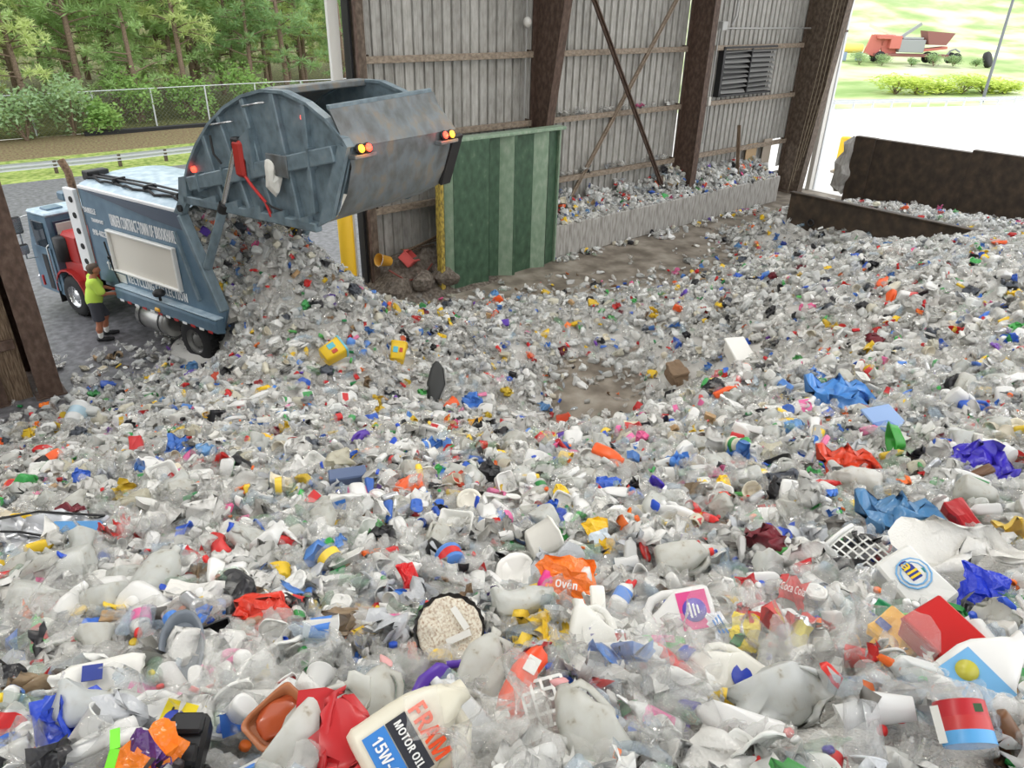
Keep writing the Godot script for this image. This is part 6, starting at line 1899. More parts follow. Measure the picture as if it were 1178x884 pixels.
func trash() -> void:
	make_kinds()
	heroes()
	scatter()
	print("scatter ", Time.get_ticks_msec())
	ledge()
	flush()
	print("flush ", Time.get_ticks_msec())

# where the pieces that stand out lie on the heap: place and turn
var spot := {
	"oiljug": [Vector3(0.644, 5.557, -1.068), Quaternion(-0.318, -0.461, -0.548, 0.622)],
	"jugA": [Vector3(0.698, 5.339, -1.392), Quaternion(-0.434, -0.298, -0.292, 0.798)],
	"purple": [Vector3(0.953, 5.185, -1.440), Quaternion(-0.391, -0.386, -0.392, 0.738)],
	"tumblerA": [Vector3(0.839, 5.418, -1.163), Quaternion(-0.558, -0.070, 0.136, 0.816)],
	"pie": [Vector3(1.194, 5.050, -1.703), Quaternion(-0.483, -0.237, -0.106, 0.836)],
	"orangetube": [Vector3(1.049, 5.389, -1.123), Quaternion(-0.405, -0.418, -0.375, 0.721)],
	"gridA": [Vector3(1.059, 5.405, -1.025), Quaternion(-0.202, -0.547, -0.616, 0.530)],
	"jugB": [Vector3(1.031, 5.519, -0.851), Quaternion(-0.566, -0.192, 0.035, 0.801)],
	"jugC": [Vector3(0.471, 5.531, -1.257), Quaternion(-0.435, -0.357, -0.424, 0.710)],
	"jugD": [Vector3(0.597, 5.284, -1.712), Quaternion(-0.476, 0.318, 0.540, 0.618)],
	"blackcrate": [Vector3(0.451, 5.035, -2.182), Quaternion(-0.367, -0.464, -0.599, 0.540)],
	"greylid": [Vector3(0.353, 5.101, -2.207), Quaternion(-0.286, -0.473, -0.682, 0.478)],
	"whiteQ": [Vector3(0.070, 5.205, -2.167), Quaternion(-0.427, 0.284, 0.488, 0.707)],
	"jugE": [Vector3(0.070, 5.334, -1.885), Quaternion(-0.261, -0.492, -0.728, 0.401)],
	"bleach": [Vector3(0.166, 5.361, -1.717), Quaternion(-0.486, 0.175, 0.331, 0.790)],
	"blackbox": [Vector3(0.188, 5.473, -1.485), Quaternion(-0.271, -0.539, -0.699, 0.384)],
	"bluebagA": [Vector3(-0.042, 5.356, -1.779), Quaternion(-0.405, -0.476, -0.598, 0.502)],
	"greenstrap": [Vector3(0.030, 5.618, -1.465), Quaternion(-0.548, -0.141, -0.199, 0.800)],
	"orangeblack": [Vector3(0.101, 5.564, -1.449), Quaternion(-0.414, -0.346, -0.519, 0.663)],
	"brownTray": [Vector3(0.393, 5.539, -1.367), Quaternion(-0.442, -0.375, -0.462, 0.671)],
	"redtarp": [Vector3(0.471, 5.582, -1.113), Quaternion(-0.309, -0.511, -0.628, 0.498)],
	"orangepack": [Vector3(1.880, 4.869, -1.733), Quaternion(-0.439, -0.363, -0.222, 0.791)],
	"whiteblock": [Vector3(1.769, 5.018, -1.446), Quaternion(-0.120, -0.582, -0.668, 0.448)],
	"greenjug": [Vector3(1.612, 5.059, -1.330), Quaternion(-0.501, -0.292, -0.076, 0.811)],
	"canA": [Vector3(1.647, 5.049, -1.224), Quaternion(-0.420, -0.368, -0.116, 0.821)],
	"pinkjug": [Vector3(1.994, 4.989, -1.211), Quaternion(-0.588, 0.117, 0.514, 0.613)],
	"wipes": [Vector3(1.998, 5.083, -1.017), Quaternion(-0.248, -0.591, -0.556, 0.529)],
	"lidA": [Vector3(1.917, 4.630, -2.131), Quaternion(-0.479, -0.301, -0.169, 0.807)],
	"bucketA": [Vector3(2.233, 4.560, -2.250), Quaternion(-0.244, -0.539, -0.595, 0.544)],
	"jugF": [Vector3(2.688, 4.628, -1.641), Quaternion(-0.143, -0.589, -0.606, 0.515)],
	"jugG": [Vector3(1.681, 5.342, -0.593), Quaternion(-0.227, -0.613, -0.534, 0.537)],
	"bluewrap": [Vector3(3.384, 4.476, -1.480), Quaternion(-0.460, -0.406, -0.081, 0.785)],
	"gridB": [Vector3(3.358, 4.664, -1.042), Quaternion(-0.602, -0.239, 0.130, 0.750)],
	"boxjug": [Vector3(3.082, 4.892, -0.682), Quaternion(-0.232, -0.627, -0.485, 0.564)],
	"yellowbox": [Vector3(2.391, 5.184, -0.526), Quaternion(-0.280, -0.606, -0.432, 0.607)],
	"cangreen": [Vector3(2.541, 5.127, -0.622), Quaternion(-0.645, -0.151, 0.221, 0.716)],
	"greenlid": [Vector3(2.535, 5.153, -0.519), Quaternion(-0.401, -0.536, -0.286, 0.685)],
	"redbox": [Vector3(2.373, 5.285, -0.378), Quaternion(-0.305, -0.616, -0.503, 0.523)],
	"bluepouch": [Vector3(3.289, 4.897, -0.469), Quaternion(-0.392, -0.554, -0.271, 0.682)],
	"whitejugR": [Vector3(2.225, 5.375, -0.209), Quaternion(-0.254, -0.643, -0.472, 0.547)],
	"jar": [Vector3(1.747, 5.595, -0.176), Quaternion(-0.508, -0.461, -0.085, 0.723)],
	"tumblerB": [Vector3(1.535, 5.572, -0.335), Quaternion(-0.489, -0.455, -0.165, 0.726)],
	"redlabel": [Vector3(2.548, 4.955, -0.998), Quaternion(-0.392, -0.497, -0.271, 0.725)],
	"redwrap": [Vector3(2.522, 4.846, -1.181), Quaternion(-0.534, -0.330, -0.057, 0.776)],
	"bluebagB": [Vector3(7.702, 3.235, -3.072), Quaternion(-0.277, -0.621, -0.602, 0.418)],
	"bluecrate": [Vector3(6.677, 3.751, -2.177), Quaternion(-0.279, -0.626, -0.598, 0.416)],
	"bluejacket": [Vector3(3.994, 4.536, -1.063), Quaternion(-0.218, -0.645, -0.604, 0.413)],
	"cooler": [Vector3(11.648, 1.251, -6.694), Quaternion(-0.249, -0.622, -0.629, 0.393)],
	"yelbucket1": [Vector3(5.335, 1.577, -11.008), Quaternion(-0.254, -0.383, -0.527, 0.714)],
	"yelbucket2": [Vector3(6.689, 1.161, -11.013), Quaternion(-0.384, -0.283, -0.201, 0.856)],
	"yelbottle": [Vector3(2.380, 2.959, -6.741), Quaternion(-0.494, 0.152, 0.399, 0.757)],
	"orangetub": [Vector3(5.285, 1.993, -6.768), Quaternion(-0.229, -0.578, -0.663, 0.416)],
	"blackfin": [Vector3(6.583, 1.090, -9.621), Quaternion(-0.299, -0.300, -0.161, 0.891)],
	"purplebag": [Vector3(5.556, 4.298, -1.083), Quaternion(-0.673, 0.167, 0.304, 0.653)],
	"redbag": [Vector3(5.202, 4.005, -1.874), Quaternion(-0.282, -0.623, -0.601, 0.414)],
	"greentray": [Vector3(6.091, 3.885, -1.864), Quaternion(-0.664, 0.123, 0.338, 0.655)],
	"silverbag": [Vector3(0.177, 4.213, -4.612), Quaternion(-0.294, -0.569, -0.680, 0.357)],
	"blueslab": [Vector3(0.322, 4.247, -4.495), Quaternion(-0.279, -0.484, -0.706, 0.435)],
	"bluebagC": [Vector3(6.962, 0.854, -9.039), Quaternion(-0.288, -0.584, -0.636, 0.413)],
	"brownbox": [Vector3(11.359, 0.500, -7.857), Quaternion(-0.304, -0.592, -0.598, 0.445)],
	"redtub": [Vector3(8.680, 0.039, -8.399), Quaternion(-0.259, -0.606, -0.645, 0.386)],
	"greenbottle": [Vector3(1.178, 4.274, -3.790), Quaternion(-0.324, -0.474, -0.620, 0.535)],
	"orangebag": [Vector3(0.705, 4.888, -2.397), Quaternion(-0.490, -0.264, -0.303, 0.774)],
	"yelpouch": [Vector3(2.619, 4.459, -2.180), Quaternion(-0.525, -0.246, -0.006, 0.815)],
	"greywedge": [Vector3(2.202, 3.801, -4.510), Quaternion(-0.294, -0.539, -0.640, 0.461)],
	"redcase": [Vector3(1.365, 2.644, -8.026), Quaternion(-0.539, -0.110, -0.106, 0.828)],
	"blueblob": [Vector3(1.641, 2.903, -7.246), Quaternion(-0.307, -0.560, -0.658, 0.398)],
	"palesheet": [Vector3(3.646, 4.870, -0.588), Quaternion(-0.680, 0.088, 0.359, 0.634)],
	"jugH": [Vector3(1.113, 5.222, -1.371), Quaternion(-0.448, -0.369, -0.321, 0.749)],
	"jugI": [Vector3(1.758, 5.179, -0.840), Quaternion(-0.628, -0.103, 0.196, 0.746)],
	"jugJ": [Vector3(1.626, 4.918, -1.734), Quaternion(-0.235, -0.550, -0.621, 0.507)],
	"purplecap": [Vector3(3.829, 4.011, -2.671), Quaternion(-0.312, -0.520, -0.465, 0.646)],
	"whitebin": [Vector3(1.519, 0.403, -13.726), Quaternion(-0.287, -0.565, -0.682, 0.365)],
	"whitejugM": [Vector3(4.723, 4.234, -1.619), Quaternion(-0.660, -0.032, 0.246, 0.709)],
	"redmag": [Vector3(4.236, 4.608, -0.813), Quaternion(-0.200, -0.651, -0.564, 0.467)],
	"jugK": [Vector3(1.483, 5.340, -0.647), Quaternion(-0.645, -0.038, 0.252, 0.721)],
	"canB": [Vector3(2.162, 5.118, -0.784), Quaternion(-0.368, -0.520, -0.297, 0.711)],
	"jugL": [Vector3(-0.057, 5.324, -2.009), Quaternion(-0.474, -0.199, -0.343, 0.786)],
	"yelwrap": [Vector3(2.026, 5.111, -0.927), Quaternion(-0.463, -0.433, -0.229, 0.739)],
	"lidB": [Vector3(2.581, 4.027, -3.388), Quaternion(-0.412, -0.294, -0.154, 0.848)],
	"redsmall": [Vector3(1.363, 4.826, -2.267), Quaternion(-0.237, -0.487, -0.627, 0.560)],
	"bluetub": [Vector3(0.761, 4.353, -3.814), Quaternion(-0.224, -0.524, -0.729, 0.379)],
	"sackA": [Vector3(3.705, 4.421, -1.545), Quaternion(-0.311, -0.576, -0.502, 0.565)],
	"sackB": [Vector3(1.790, 5.208, -0.878), Quaternion(-0.338, -0.565, -0.515, 0.549)],
	"sackC": [Vector3(1.948, 5.321, -0.542), Quaternion(-0.059, -0.674, -0.679, 0.284)],
	"sackD": [Vector3(1.352, 5.368, -0.878), Quaternion(-0.450, -0.451, -0.359, 0.683)],
	"sackE": [Vector3(0.746, 5.603, -0.866), Quaternion(-0.296, -0.547, -0.600, 0.504)],
	"sackF": [Vector3(-0.049, 5.022, -2.703), Quaternion(-0.337, -0.465, -0.666, 0.477)],
	"sackG": [Vector3(0.294, 5.393, -1.687), Quaternion(-0.413, -0.431, -0.550, 0.584)],
}

var keepouts := []

func hero(key: String, called: String, label: String, category: String, room := 0.12, s := 1.0, group := "") -> Node3D:
	var a: Array = spot[key]
	keepouts.append([Vector2(a[0].x, a[0].z), room])
	return base(called, label, category, a[0], Basis((a[1] as Quaternion).normalized()) * Basis.from_scale(Vector3(s, s, s)), group)

# one of the stock shapes with chosen colours
func stock(key: String, kind: String, vi: int, label: String, category: String, body: Color, cap = null, band = null, s := 1.0, room := 0.12, clear := false) -> Node3D:
	var o := hero(key, kind, label, category, room, s)
	for p in kinds[kind][vi]:
		if p[2] == "cap" and cap == null or p[2] == "label" and band == null:
			continue
		var m: Material = plastic(body, clear, kind)
		if p[2] == "cap":
			m = plastic(cap, false, "")
		elif p[2] == "label":
			m = plastic(band, false, "")
		elif p[2] == "metal":
			m = M("can_top", C(214, 216, 218), 0.25, 0.85)
		put(p[0], p[1], m, o)
	return o

func lattice(key: String, label: String, w: float, h: float, nx: int, ny: int, bend: float, rim: bool, room: float) -> void:
	var o := hero(key, "basket_panel", label, "basket", room)
	var m := plastic(C(240, 240, 236), false, "")
	var at := func(u: float, v: float) -> Vector3: return Vector3((u - 0.5) * w, (v - 0.5) * h, -bend * pow((u - 0.5) * 2.0, 2.0) - bend * 0.5 * pow(v, 3.0))
	for i in nx + 1:
		var pts := []
		for k in 7:
			pts.append(at.call(float(i) / nx, k / 6.0))
		var s := S()
		for k in 6:
			s.bar(pts[k], pts[k + 1], 0.009, 0.006, Vector3.BACK)
		put("strip", s, m, o)
	for j in ny + 1:
		var s2 := S()
		for k in 6:
			s2.bar(at.call(k / 6.0, float(j) / ny), at.call((k + 1) / 6.0, float(j) / ny), 0.009, 0.006, Vector3.BACK)
		put("strip", s2, m, o)
	if rim:
		var s3 := S().smooth()
		var pts3 := []
		for k in 9:
			pts3.append(at.call(k / 8.0, 1.0) + Vector3(0, 0.02, 0))
		put("rim", s3.tube(pts3, 0.014, 8), m, o)

func rim_box(w: float, h: float, d: float, t: float) -> Shape:
	# open box, mouth toward +z
	return S().box(Vector3(0, 0, -d / 2), Vector3(w, h, t)).box(Vector3(w / 2, 0, 0), Vector3(t, h, d)).box(Vector3(-w / 2, 0, 0), Vector3(t, h, d)).box(Vector3(0, h / 2, 0), Vector3(w, t, d)).box(Vector3(0, -h / 2, 0), Vector3(w, t, d))

func heroes() -> void:
	var white := C(230, 229, 223)
	var milky := C(220, 220, 215)
	var o: Node3D
	# motor-oil jug with its printed front
	o = stock("oiljug", "detergent_jug", 0, "cream motor-oil jug with large orange lettering above black and blue bands", "jug", C(224, 219, 200), null, null, 1.12, 0.2)
	put("dark_band", S().box(Vector3(0.012, -0.03, 0.0605), Vector3(0.13, 0.05, 0.002)), M("print_black", C(48, 50, 58), 0.4), o)
	put("blue_band", S().box(Vector3(0.012, -0.085, 0.0605), Vector3(0.13, 0.055, 0.002)), M("print_blue", C(60, 130, 206), 0.4), o)
	letters("lettering", "FRAM", 0.042, 0.125, M("print_orange", C(236, 84, 36), 0.4), o, Transform3D(Basis(), Vector3(0.012, 0.022, 0.06)))
	letters("lettering", "MOTOR OIL", 0.018, 0.11, M("print_white", C(240, 240, 238), 0.4), o, Transform3D(Basis(), Vector3(0.012, -0.03, 0.062)))
	letters("lettering", "15W-40", 0.026, 0.1, M("print_white", C(240, 240, 238), 0.4), o, Transform3D(Basis(), Vector3(0.012, -0.085, 0.062)))
	stock("jugA", "milk_jug", 1, "cloudy milk jug with a pink cap standing behind the oil jug", "jug", milky, C(226, 170, 168), null, 1.0, 0.13)
	o = hero("purple", "jug_fragment", "torn purple jug neck with its loop handle beside the round pie tin", "jug", 0.12)
	var pm := plastic(C(92, 54, 170), false, "")
	put("shell", crump(S().smooth().sections([[-0.1, 0.05, 0.03, 3.0], [-0.02, 0.055, 0.034, 3.0], [0.04, 0.03, 0.03, 2.4], [0.06, 0.02, 0.02, 2.0]], 16, Transform3D(), false, false), 0.02, 10.0, 4), pm, o)
	put("handle", S().smooth().tube([Vector3(0.0, 0.06, 0), Vector3(0.05, 0.1, 0), Vector3(0.085, 0.06, 0), Vector3(0.07, -0.03, 0), Vector3(0.04, -0.07, 0)], 0.015, 8), pm, o)
	put("print_patch", S().box(Vector3(0.01, -0.035, 0.034), Vector3(0.07, 0.05, 0.002)), M("print_silver", C(190, 190, 196), 0.4), o)
	letters("lettering", "XTY", 0.022, 0.05, M("print_black", C(48, 50, 58), 0.4), o, Transform3D(Basis(), Vector3(0.01, -0.035, 0.035)))
	stock("tumblerA", "squeeze_bottle", 0, "long cloudy translucent bottle lying beside the oil jug", "bottle", C(212, 214, 216), null, null, 1.25, 0.1)
	# pie tin: black crimped rim, pale crust, paper label
	o = hero("pie", "pie_tin", "round pie tin with black crimped rim and crusted white filling", "tin", 0.17)
	var rim := S().flat()
	for k in 48:
		var a := TAU * k / 48
		var b := TAU * (k + 1) / 48
		var r1 := 0.142 if k % 2 else 0.136
		var r2 := 0.136 if k % 2 else 0.142
		rim.quad(Vector3(cos(a) * 0.118, sin(a) * 0.118, 0.0), Vector3(cos(b) * 0.118, sin(b) * 0.118, 0.0), Vector3(cos(b) * r2, sin(b) * r2, 0.018), Vector3(cos(a) * r1, sin(a) * r1, 0.018))
		rim.quad(Vector3(cos(a) * r1, sin(a) * r1, 0.018), Vector3(cos(b) * r2, sin(b) * r2, 0.018), Vector3(cos(b) * 0.13, sin(b) * 0.13, -0.04), Vector3(cos(a) * 0.13, sin(a) * 0.13, -0.04))
	put("tin", rim, M("tin_black", C(40, 38, 38), 0.35, 0.3), o)
	put("crust", crump(S().smooth().lathe([Vector2(0.0, 0.012), Vector2(0.05, 0.01), Vector2(0.09, 0.008), Vector2(0.118, 0.014), Vector2(0.126, 0.012), Vector2(0.128, 0.0)], 30, Transform3D(Basis(Vector3.RIGHT, PI / 2), Vector3.ZERO)), 0.012, 30.0, 3), grain("crust", [[0.2, C(150, 118, 96)], [0.4, C(214, 200, 176)], [0.6, C(234, 230, 216)], [0.85, C(226, 220, 204)]], Vector3(6, 6, 6), 0.7, 0, 0.012), o)
	put("paper_strip", S().box(Vector3(0.02, -0.045, 0.024), Vector3(0.1, 0.026, 0.002), 0.0, Transform3D(Basis(Vector3.BACK, 0.25), Vector3.ZERO)).box(Vector3(0.055, 0.01, 0.024), Vector3(0.026, 0.1, 0.002), 0.0, Transform3D(Basis(Vector3.BACK, 0.45), Vector3.ZERO)), plastic(white, false, ""), o)
	# orange bag rolled into a tube
	o = hero("orangetube", "net_bag", "bright orange produce bag twisted into a long roll", "bag", 0.13)
	put("film", crump(S().smooth().tube([Vector3(0, -0.15, 0), Vector3(0.01, -0.11, 0), Vector3(0, -0.05, 0.01), Vector3(-0.005, 0.04, 0.01), Vector3(0.0, 0.1, 0), Vector3(0.01, 0.125, 0)], [0.02, 0.042, 0.046, 0.04, 0.032, 0.02], 14), 0.02, 14.0, 6), plastic(C(238, 78, 34), false, ""), o)
	put("paper_strip", S().box(Vector3(0.005, 0.055, 0.052), Vector3(0.04, 0.05, 0.003)), plastic(white, false, ""), o)
	put("knot", crump(S().smooth().ball(Vector3(0.0, -0.17, 0), Vector3(0.025, 0.02, 0.02), 10, 7), 0.02, 30.0, 2), plastic(C(238, 78, 34), false, ""), o)
	lattice("gridA", "small white lattice panel of a laundry basket beside the orange bag", 0.13, 0.13, 4, 4, 0.02, false, 0.07)
	o = stock("jugB", "milk_jug", 1, "milk jug with a pink cap and a small paper patch below the lattice", "jug", milky, C(222, 160, 160), C(236, 232, 226), 1.0, 0.15)
	stock("jugC", "milk_jug", 3, "large crumpled milk jug beside the red sheet", "jug", C(226, 226, 221), null, null, 1.15, 0.15)
	stock("jugD", "soda_bottle", 2, "crinkled clear bottle joined to a cloudy jug side, in front of the orange bag", "bottle", C(238, 238, 234), null, null, 0.95, 0.13, true)
	# black ribbed tray
	o = hero("blackcrate", "ribbed_tray", "black ribbed plant tray under a grey oval dish", "tray", 0.16)
	put("tray", rim_box(0.22, 0.16, 0.05, 0.006), M("tray_black", C(30, 30, 32), 0.4), o)
	for k in 7:
		put("ridge", S().box(Vector3(-0.09 + k * 0.03, 0, -0.018), Vector3(0.006, 0.15, 0.01), 0.002), mats.tray_black, o)
	o = hero("greylid", "oval_dish", "smoky grey oval dish resting on the black ribbed tray", "dish", 0.13)
	put("dish", S().smooth().sections([[-0.02, 0.1, 0.05, 2.2], [-0.012, 0.12, 0.062, 2.2], [0.018, 0.135, 0.07, 2.2], [0.02, 0.145, 0.078, 2.2], [0.026, 0.145, 0.078, 2.2], [0.022, 0.13, 0.066, 2.2], [-0.01, 0.11, 0.055, 2.2]], 28, Transform3D(Basis(Vector3.RIGHT, PI / 2), Vector3.ZERO)), plastic(C(112, 120, 130), false, ""), o)
	o = stock("whiteQ", "squeeze_bottle", 2, "squashed white bottle with a blue square print near the bleach bottle", "bottle", white, null, null, 1.5, 0.12)
	put("print_patch", S().box(Vector3(0.0, 0.0, 0.036), Vector3(0.034, 0.04, 0.003)), M("print_navy", C(48, 66, 150), 0.4), o)
	stock("jugE", "milk_jug", 2, "cloudy flattened jug lying above the bleach bottle", "jug", C(222, 226, 227), null, null, 1.0, 0.13)
	o = stock("bleach", "detergent_jug", 0, "white bleach bottle with royal blue cap and yellow paper band", "bottle", C(230, 230, 228), C(40, 64, 176), C(246, 222, 44), 0.8, 0.13)
	for k in 3:
		put("print_line", S().box(Vector3(0.0, -0.04 - k * 0.014, 0.0615), Vector3(0.09 - k * 0.012, 0.007, 0.002)), M("print_black"), o)
	o = hero("blackbox", "battery_box", "black moulded plastic box below the bleach bottle", "box", 0.12)
	put("case", S().box(Vector3.ZERO, Vector3(0.15, 0.1, 0.09), 0.012).box(Vector3(-0.04, 0, 0.05), Vector3(0.055, 0.08, 0.03), 0.008).box(Vector3(0.04, 0, 0.05), Vector3(0.055, 0.08, 0.03), 0.008), mats.tray_black, o)
	put("screw", S().smooth().ball(Vector3(-0.03, -0.03, 0.066), Vector3(0.006, 0.006, 0.003), 8, 5), mats.galvanised, o)
	o = hero("bluebagA", "carrier_bag", "royal blue translucent bag trailing below the bleach bottle", "bag", 0.12)
	put("film", make_sheet(0.3, 0.12, 21, 0.08)[0][1], plastic(C(50, 84, 214), false, "plastic_bag"), o, Transform3D(Basis(Vector3.RIGHT, PI / 2), Vector3.ZERO))
	o = hero("greenstrap", "strap", "lime green plastic strap curling out beside the blue bag", "strap", 0.05)
	put("band", S().bar(Vector3(0, -0.06, 0), Vector3(0.01, 0.0, 0.02), 0.022, 0.004, Vector3.BACK).bar(Vector3(0.01, 0, 0.02), Vector3(0.0, 0.05, 0.01), 0.022, 0.004, Vector3.BACK), plastic(C(120, 220, 50), false, ""), o)
	o = hero("orangeblack", "snack_wrapper", "orange and purple wrapper tucked against the black box", "wrapper", 0.08)
	put("film", make_pouch(0.12, 0.14, 31)[0][1], plastic(C(238, 128, 40), false, "snack_wrapper"), o)
	put("printed_band", make_pouch(0.122, 0.14, 31)[1][1], plastic(C(84, 44, 110), false, "snack_wrapper"), o)
	o = hero("brownTray", "food_tray", "brown tray smeared with red sauce among cloudy film", "tray", 0.1)
	put("tray", make_tray(0.15, 0.1, 0.035, 5, 0.1)[0][1], plastic(C(168, 104, 66), false, ""), o, Transform3D(Basis(Vector3.RIGHT, PI / 2) * Basis(Vector3.UP, PI / 2), Vector3.ZERO))
	put("sauce", crump(S().smooth().ball(Vector3(0.0, 0.01, -0.006), Vector3(0.05, 0.065, 0.012), 14, 8), 0.012, 30.0, 5), M("sauce", C(176, 82, 46), 0.25), o)
	o = hero("redtarp", "tarp_scrap", "red sheet of plastic under the oil jug", "sheet", 0.1)
	put("film", make_sheet(0.3, 0.14, 22, 0.03)[0][1], plastic(C(186, 40, 44), false, ""), o, Transform3D(Basis(Vector3.RIGHT, PI / 2), Vector3.ZERO))
	# orange pack with white lettering and pink end
	o = hero("orangepack", "diaper_pack", "orange plastic pack with white lettering and a pink end", "pack", 0.14)
	put("film", make_pouch(0.24, 0.2, 33)[0][1], plastic(C(240, 122, 42), false, "snack_wrapper"), o)
	put("pink_end", crump(S().smooth().ball(Vector3(-0.1, -0.02, 0.012), Vector3(0.03, 0.055, 0.03), 10, 8), 0.02, 20.0, 7), plastic(C(226, 60, 142), false, ""), o)
	put("pale_window", crump(S().smooth().ball(Vector3(0.08, 0.03, 0.012), Vector3(0.035, 0.05, 0.03), 10, 8), 0.02, 20.0, 8), plastic(C(226, 220, 214), false, ""), o)
	letters("lettering", "Oven", 0.035, 0.1, M("print_white", C(240, 240, 238), 0.4), o, Transform3D(Basis(), Vector3(0.0, -0.025, 0.047)))
	o = hero("whiteblock", "foam_block", "plain white foam block in front of the orange pack", "block", 0.11)
	put("block", make_carton(0.15, 0.06, 0.05, 4, 0.03)[0][1], plastic(C(244, 242, 234), false, ""), o)
	o = stock("greenjug", "detergent_jug", 1, "white jug with lime green swoosh below the foam block", "jug", C(230, 229, 222), null, null, 0.95, 0.13)
	put("green_swoosh", crump(S().smooth().ball(Vector3(0.045, -0.1, 0.046), Vector3(0.04, 0.03, 0.012), 12, 8), 0.01, 20.0, 3), plastic(C(130, 210, 60), false, ""), o)
	put("print_patch", S().box(Vector3(0.01, -0.02, 0.05), Vector3(0.05, 0.06, 0.014)), M("print_grape", C(126, 120, 160), 0.4), o)
	stock("canA", "drink_can", 0, "red and silver can showing its round end, beside the lime-marked jug", "can", C(190, 44, 46), null, null, 1.0, 0.06)
	o = stock("pinkjug", "detergent_jug", 0, "white jug wrapped in a bright pink band with purple oval", "jug", C(232, 232, 230), null, C(230, 84, 150), 1.1, 0.16)
	put("purple_oval", S().smooth().lathe([Vector2(0.044, 0.061), Vector2(0.042, 0.0635), Vector2(0.0, 0.0635)], 18, Transform3D(Basis(Vector3.RIGHT, PI / 2), Vector3(0, -0.065, 0))), M("print_violet", C(92, 70, 180), 0.4), o)
	for k in 3:
		put("print_line", S().box(Vector3(0.0, -0.05 - k * 0.014, 0.0645), Vector3(0.055 - k * 0.012, 0.007, 0.002)), M("print_white"), o)
	o = hero("wipes", "wipes_pack", "small white and blue soft pack next to the pink-banded jug", "pack", 0.07)
	put("film", make_pouch(0.13, 0.06, 35)[0][1], plastic(C(236, 238, 244), false, "snack_wrapper"), o)
	for k in 3:
		put("print_line", S().box(Vector3(0.0, 0.012 - k * 0.014, 0.024), Vector3(0.08 - k * 0.012, 0.007, 0.002)), M("print_blue"), o)
	stock("lidA", "lid_disc", 1, "white oval lid bent upward behind the orange pack", "lid", C(244, 243, 238), null, null, 1.35, 0.12)
	for c in get_child(get_child_count() - 1).get_children():
		c.rotation.x = PI / 2
	stock("bucketA", "plastic_tub", 1, "crushed white bucket lying open beyond the bent white lid", "bucket", C(242, 240, 232), null, null, 1.7, 0.16)
	stock("jugF", "milk_jug", 0, "big cloudy jug with a red cap lying across clear film", "jug", milky, C(222, 50, 44), null, 1.15, 0.17)
	stock("jugG", "milk_jug", 3, "wide crushed cloudy jug above clear film near the ribbed tumbler", "jug", C(224, 226, 226), C(222, 56, 50), null, 1.15, 0.17)
	# blue soft-drink wrapper with a round red, white and blue emblem
	o = hero("bluewrap", "drink_wrapper", "square blue soft-drink wrapper with a round red white and blue emblem", "wrapper", 0.12)
	put("film", make_sheet(0.2, 0.17, 24, 0.02)[0][1], plastic(C(42, 84, 206), false, "film_scrap"), o, Transform3D(Basis(Vector3.RIGHT, PI / 2), Vector3.ZERO))
	var em := put("emblem", S().smooth().lathe([Vector2(0.034, 0.022), Vector2(0.034, 0.025), Vector2(0, 0.025)], 24, Transform3D(Basis(Vector3.RIGHT, PI / 2), Vector3(-0.02, 0.015, 0))), plastic(white, false, ""), o)
	var top := PackedVector2Array()
	var low := PackedVector2Array()
	for k in 13:
		var a := lerpf(0.15, PI - 0.35, k / 12.0)
		top.push_back(Vector2(cos(a), sin(a)) * 0.031)
	for k in 9:
		var a := lerpf(PI + 0.35, TAU - 0.7, k / 8.0)
		low.push_back(Vector2(cos(a), sin(a)) * 0.031)
	put("red_field", S().prism(top, 0.0255, 0.027, Transform3D(Basis(), Vector3(-0.02, 0.015, 0))), M("print_red", C(214, 44, 46), 0.4), em)
	put("blue_field", S().prism(low, 0.0255, 0.027, Transform3D(Basis(), Vector3(-0.02, 0.015, 0))), M("print_navy", C(48, 66, 150), 0.4), em)
	lattice("gridB", "white laundry-basket corner with a square lattice and round rim", 0.3, 0.26, 7, 6, 0.05, true, 0.16)
	# white box-shaped detergent jug
	o = hero("boxjug", "laundry_jug", "box-shaped white laundry jug with yellow lettering over blue rings", "jug", 0.2)
	put("body", make_carton(0.3, 0.2, 0.15, 6, 0.05)[0][1], plastic(C(230, 230, 226), false, ""), o)
	for k in 2:
		put("blue_ring", S().smooth().tube(ring_pts(Vector3(-0.03, 0.01, 0.078), 0.055 + k * 0.018, Vector3.BACK), 0.004, 6), plastic(C(120, 178, 226), false, ""), o)
	letters("lettering", "all", 0.05, 0.075, M("print_yellow", C(240, 206, 50), 0.4), o, Transform3D(Basis(), Vector3(-0.05, 0.01, 0.078)))
	put("print_patch", S().box(Vector3(-0.05, 0.01, 0.0755), Vector3(0.095, 0.05, 0.006), 0.002), M("print_navy", C(48, 66, 150), 0.4), o)
	put("print_line", S().box(Vector3(-0.04, 0.058, 0.0765), Vector3(0.06, 0.014, 0.002)), M("print_teal", C(60, 150, 150), 0.4), o)
	o = hero("yellowbox", "carton", "creased yellow carton with a folded flap beside the red box", "carton", 0.12)
	put("carton", make_carton(0.16, 0.13, 0.07, 7, 0.1)[0][1], plastic(C(246, 186, 46), false, ""), o)
	put("flap", S().box(Vector3(0.02, -0.075, 0.03), Vector3(0.13, 0.05, 0.004), 0.001, Transform3D(Basis(Vector3.RIGHT, 0.4), Vector3.ZERO)), plastic(C(250, 196, 66), false, ""), o)
	put("print_patch", S().box(Vector3(-0.05, -0.02, 0.038), Vector3(0.05, 0.03, 0.003)), M("print_navy", C(48, 66, 150), 0.4), o)
	stock("cangreen", "drink_can", 1, "silver and green can lying on the yellow carton", "can", C(34, 132, 84), null, null, 1.0, 0.05)
	o = hero("greenlid", "lid_disc", "oval white lid with a lime green rim against the red box", "lid", 0.05)
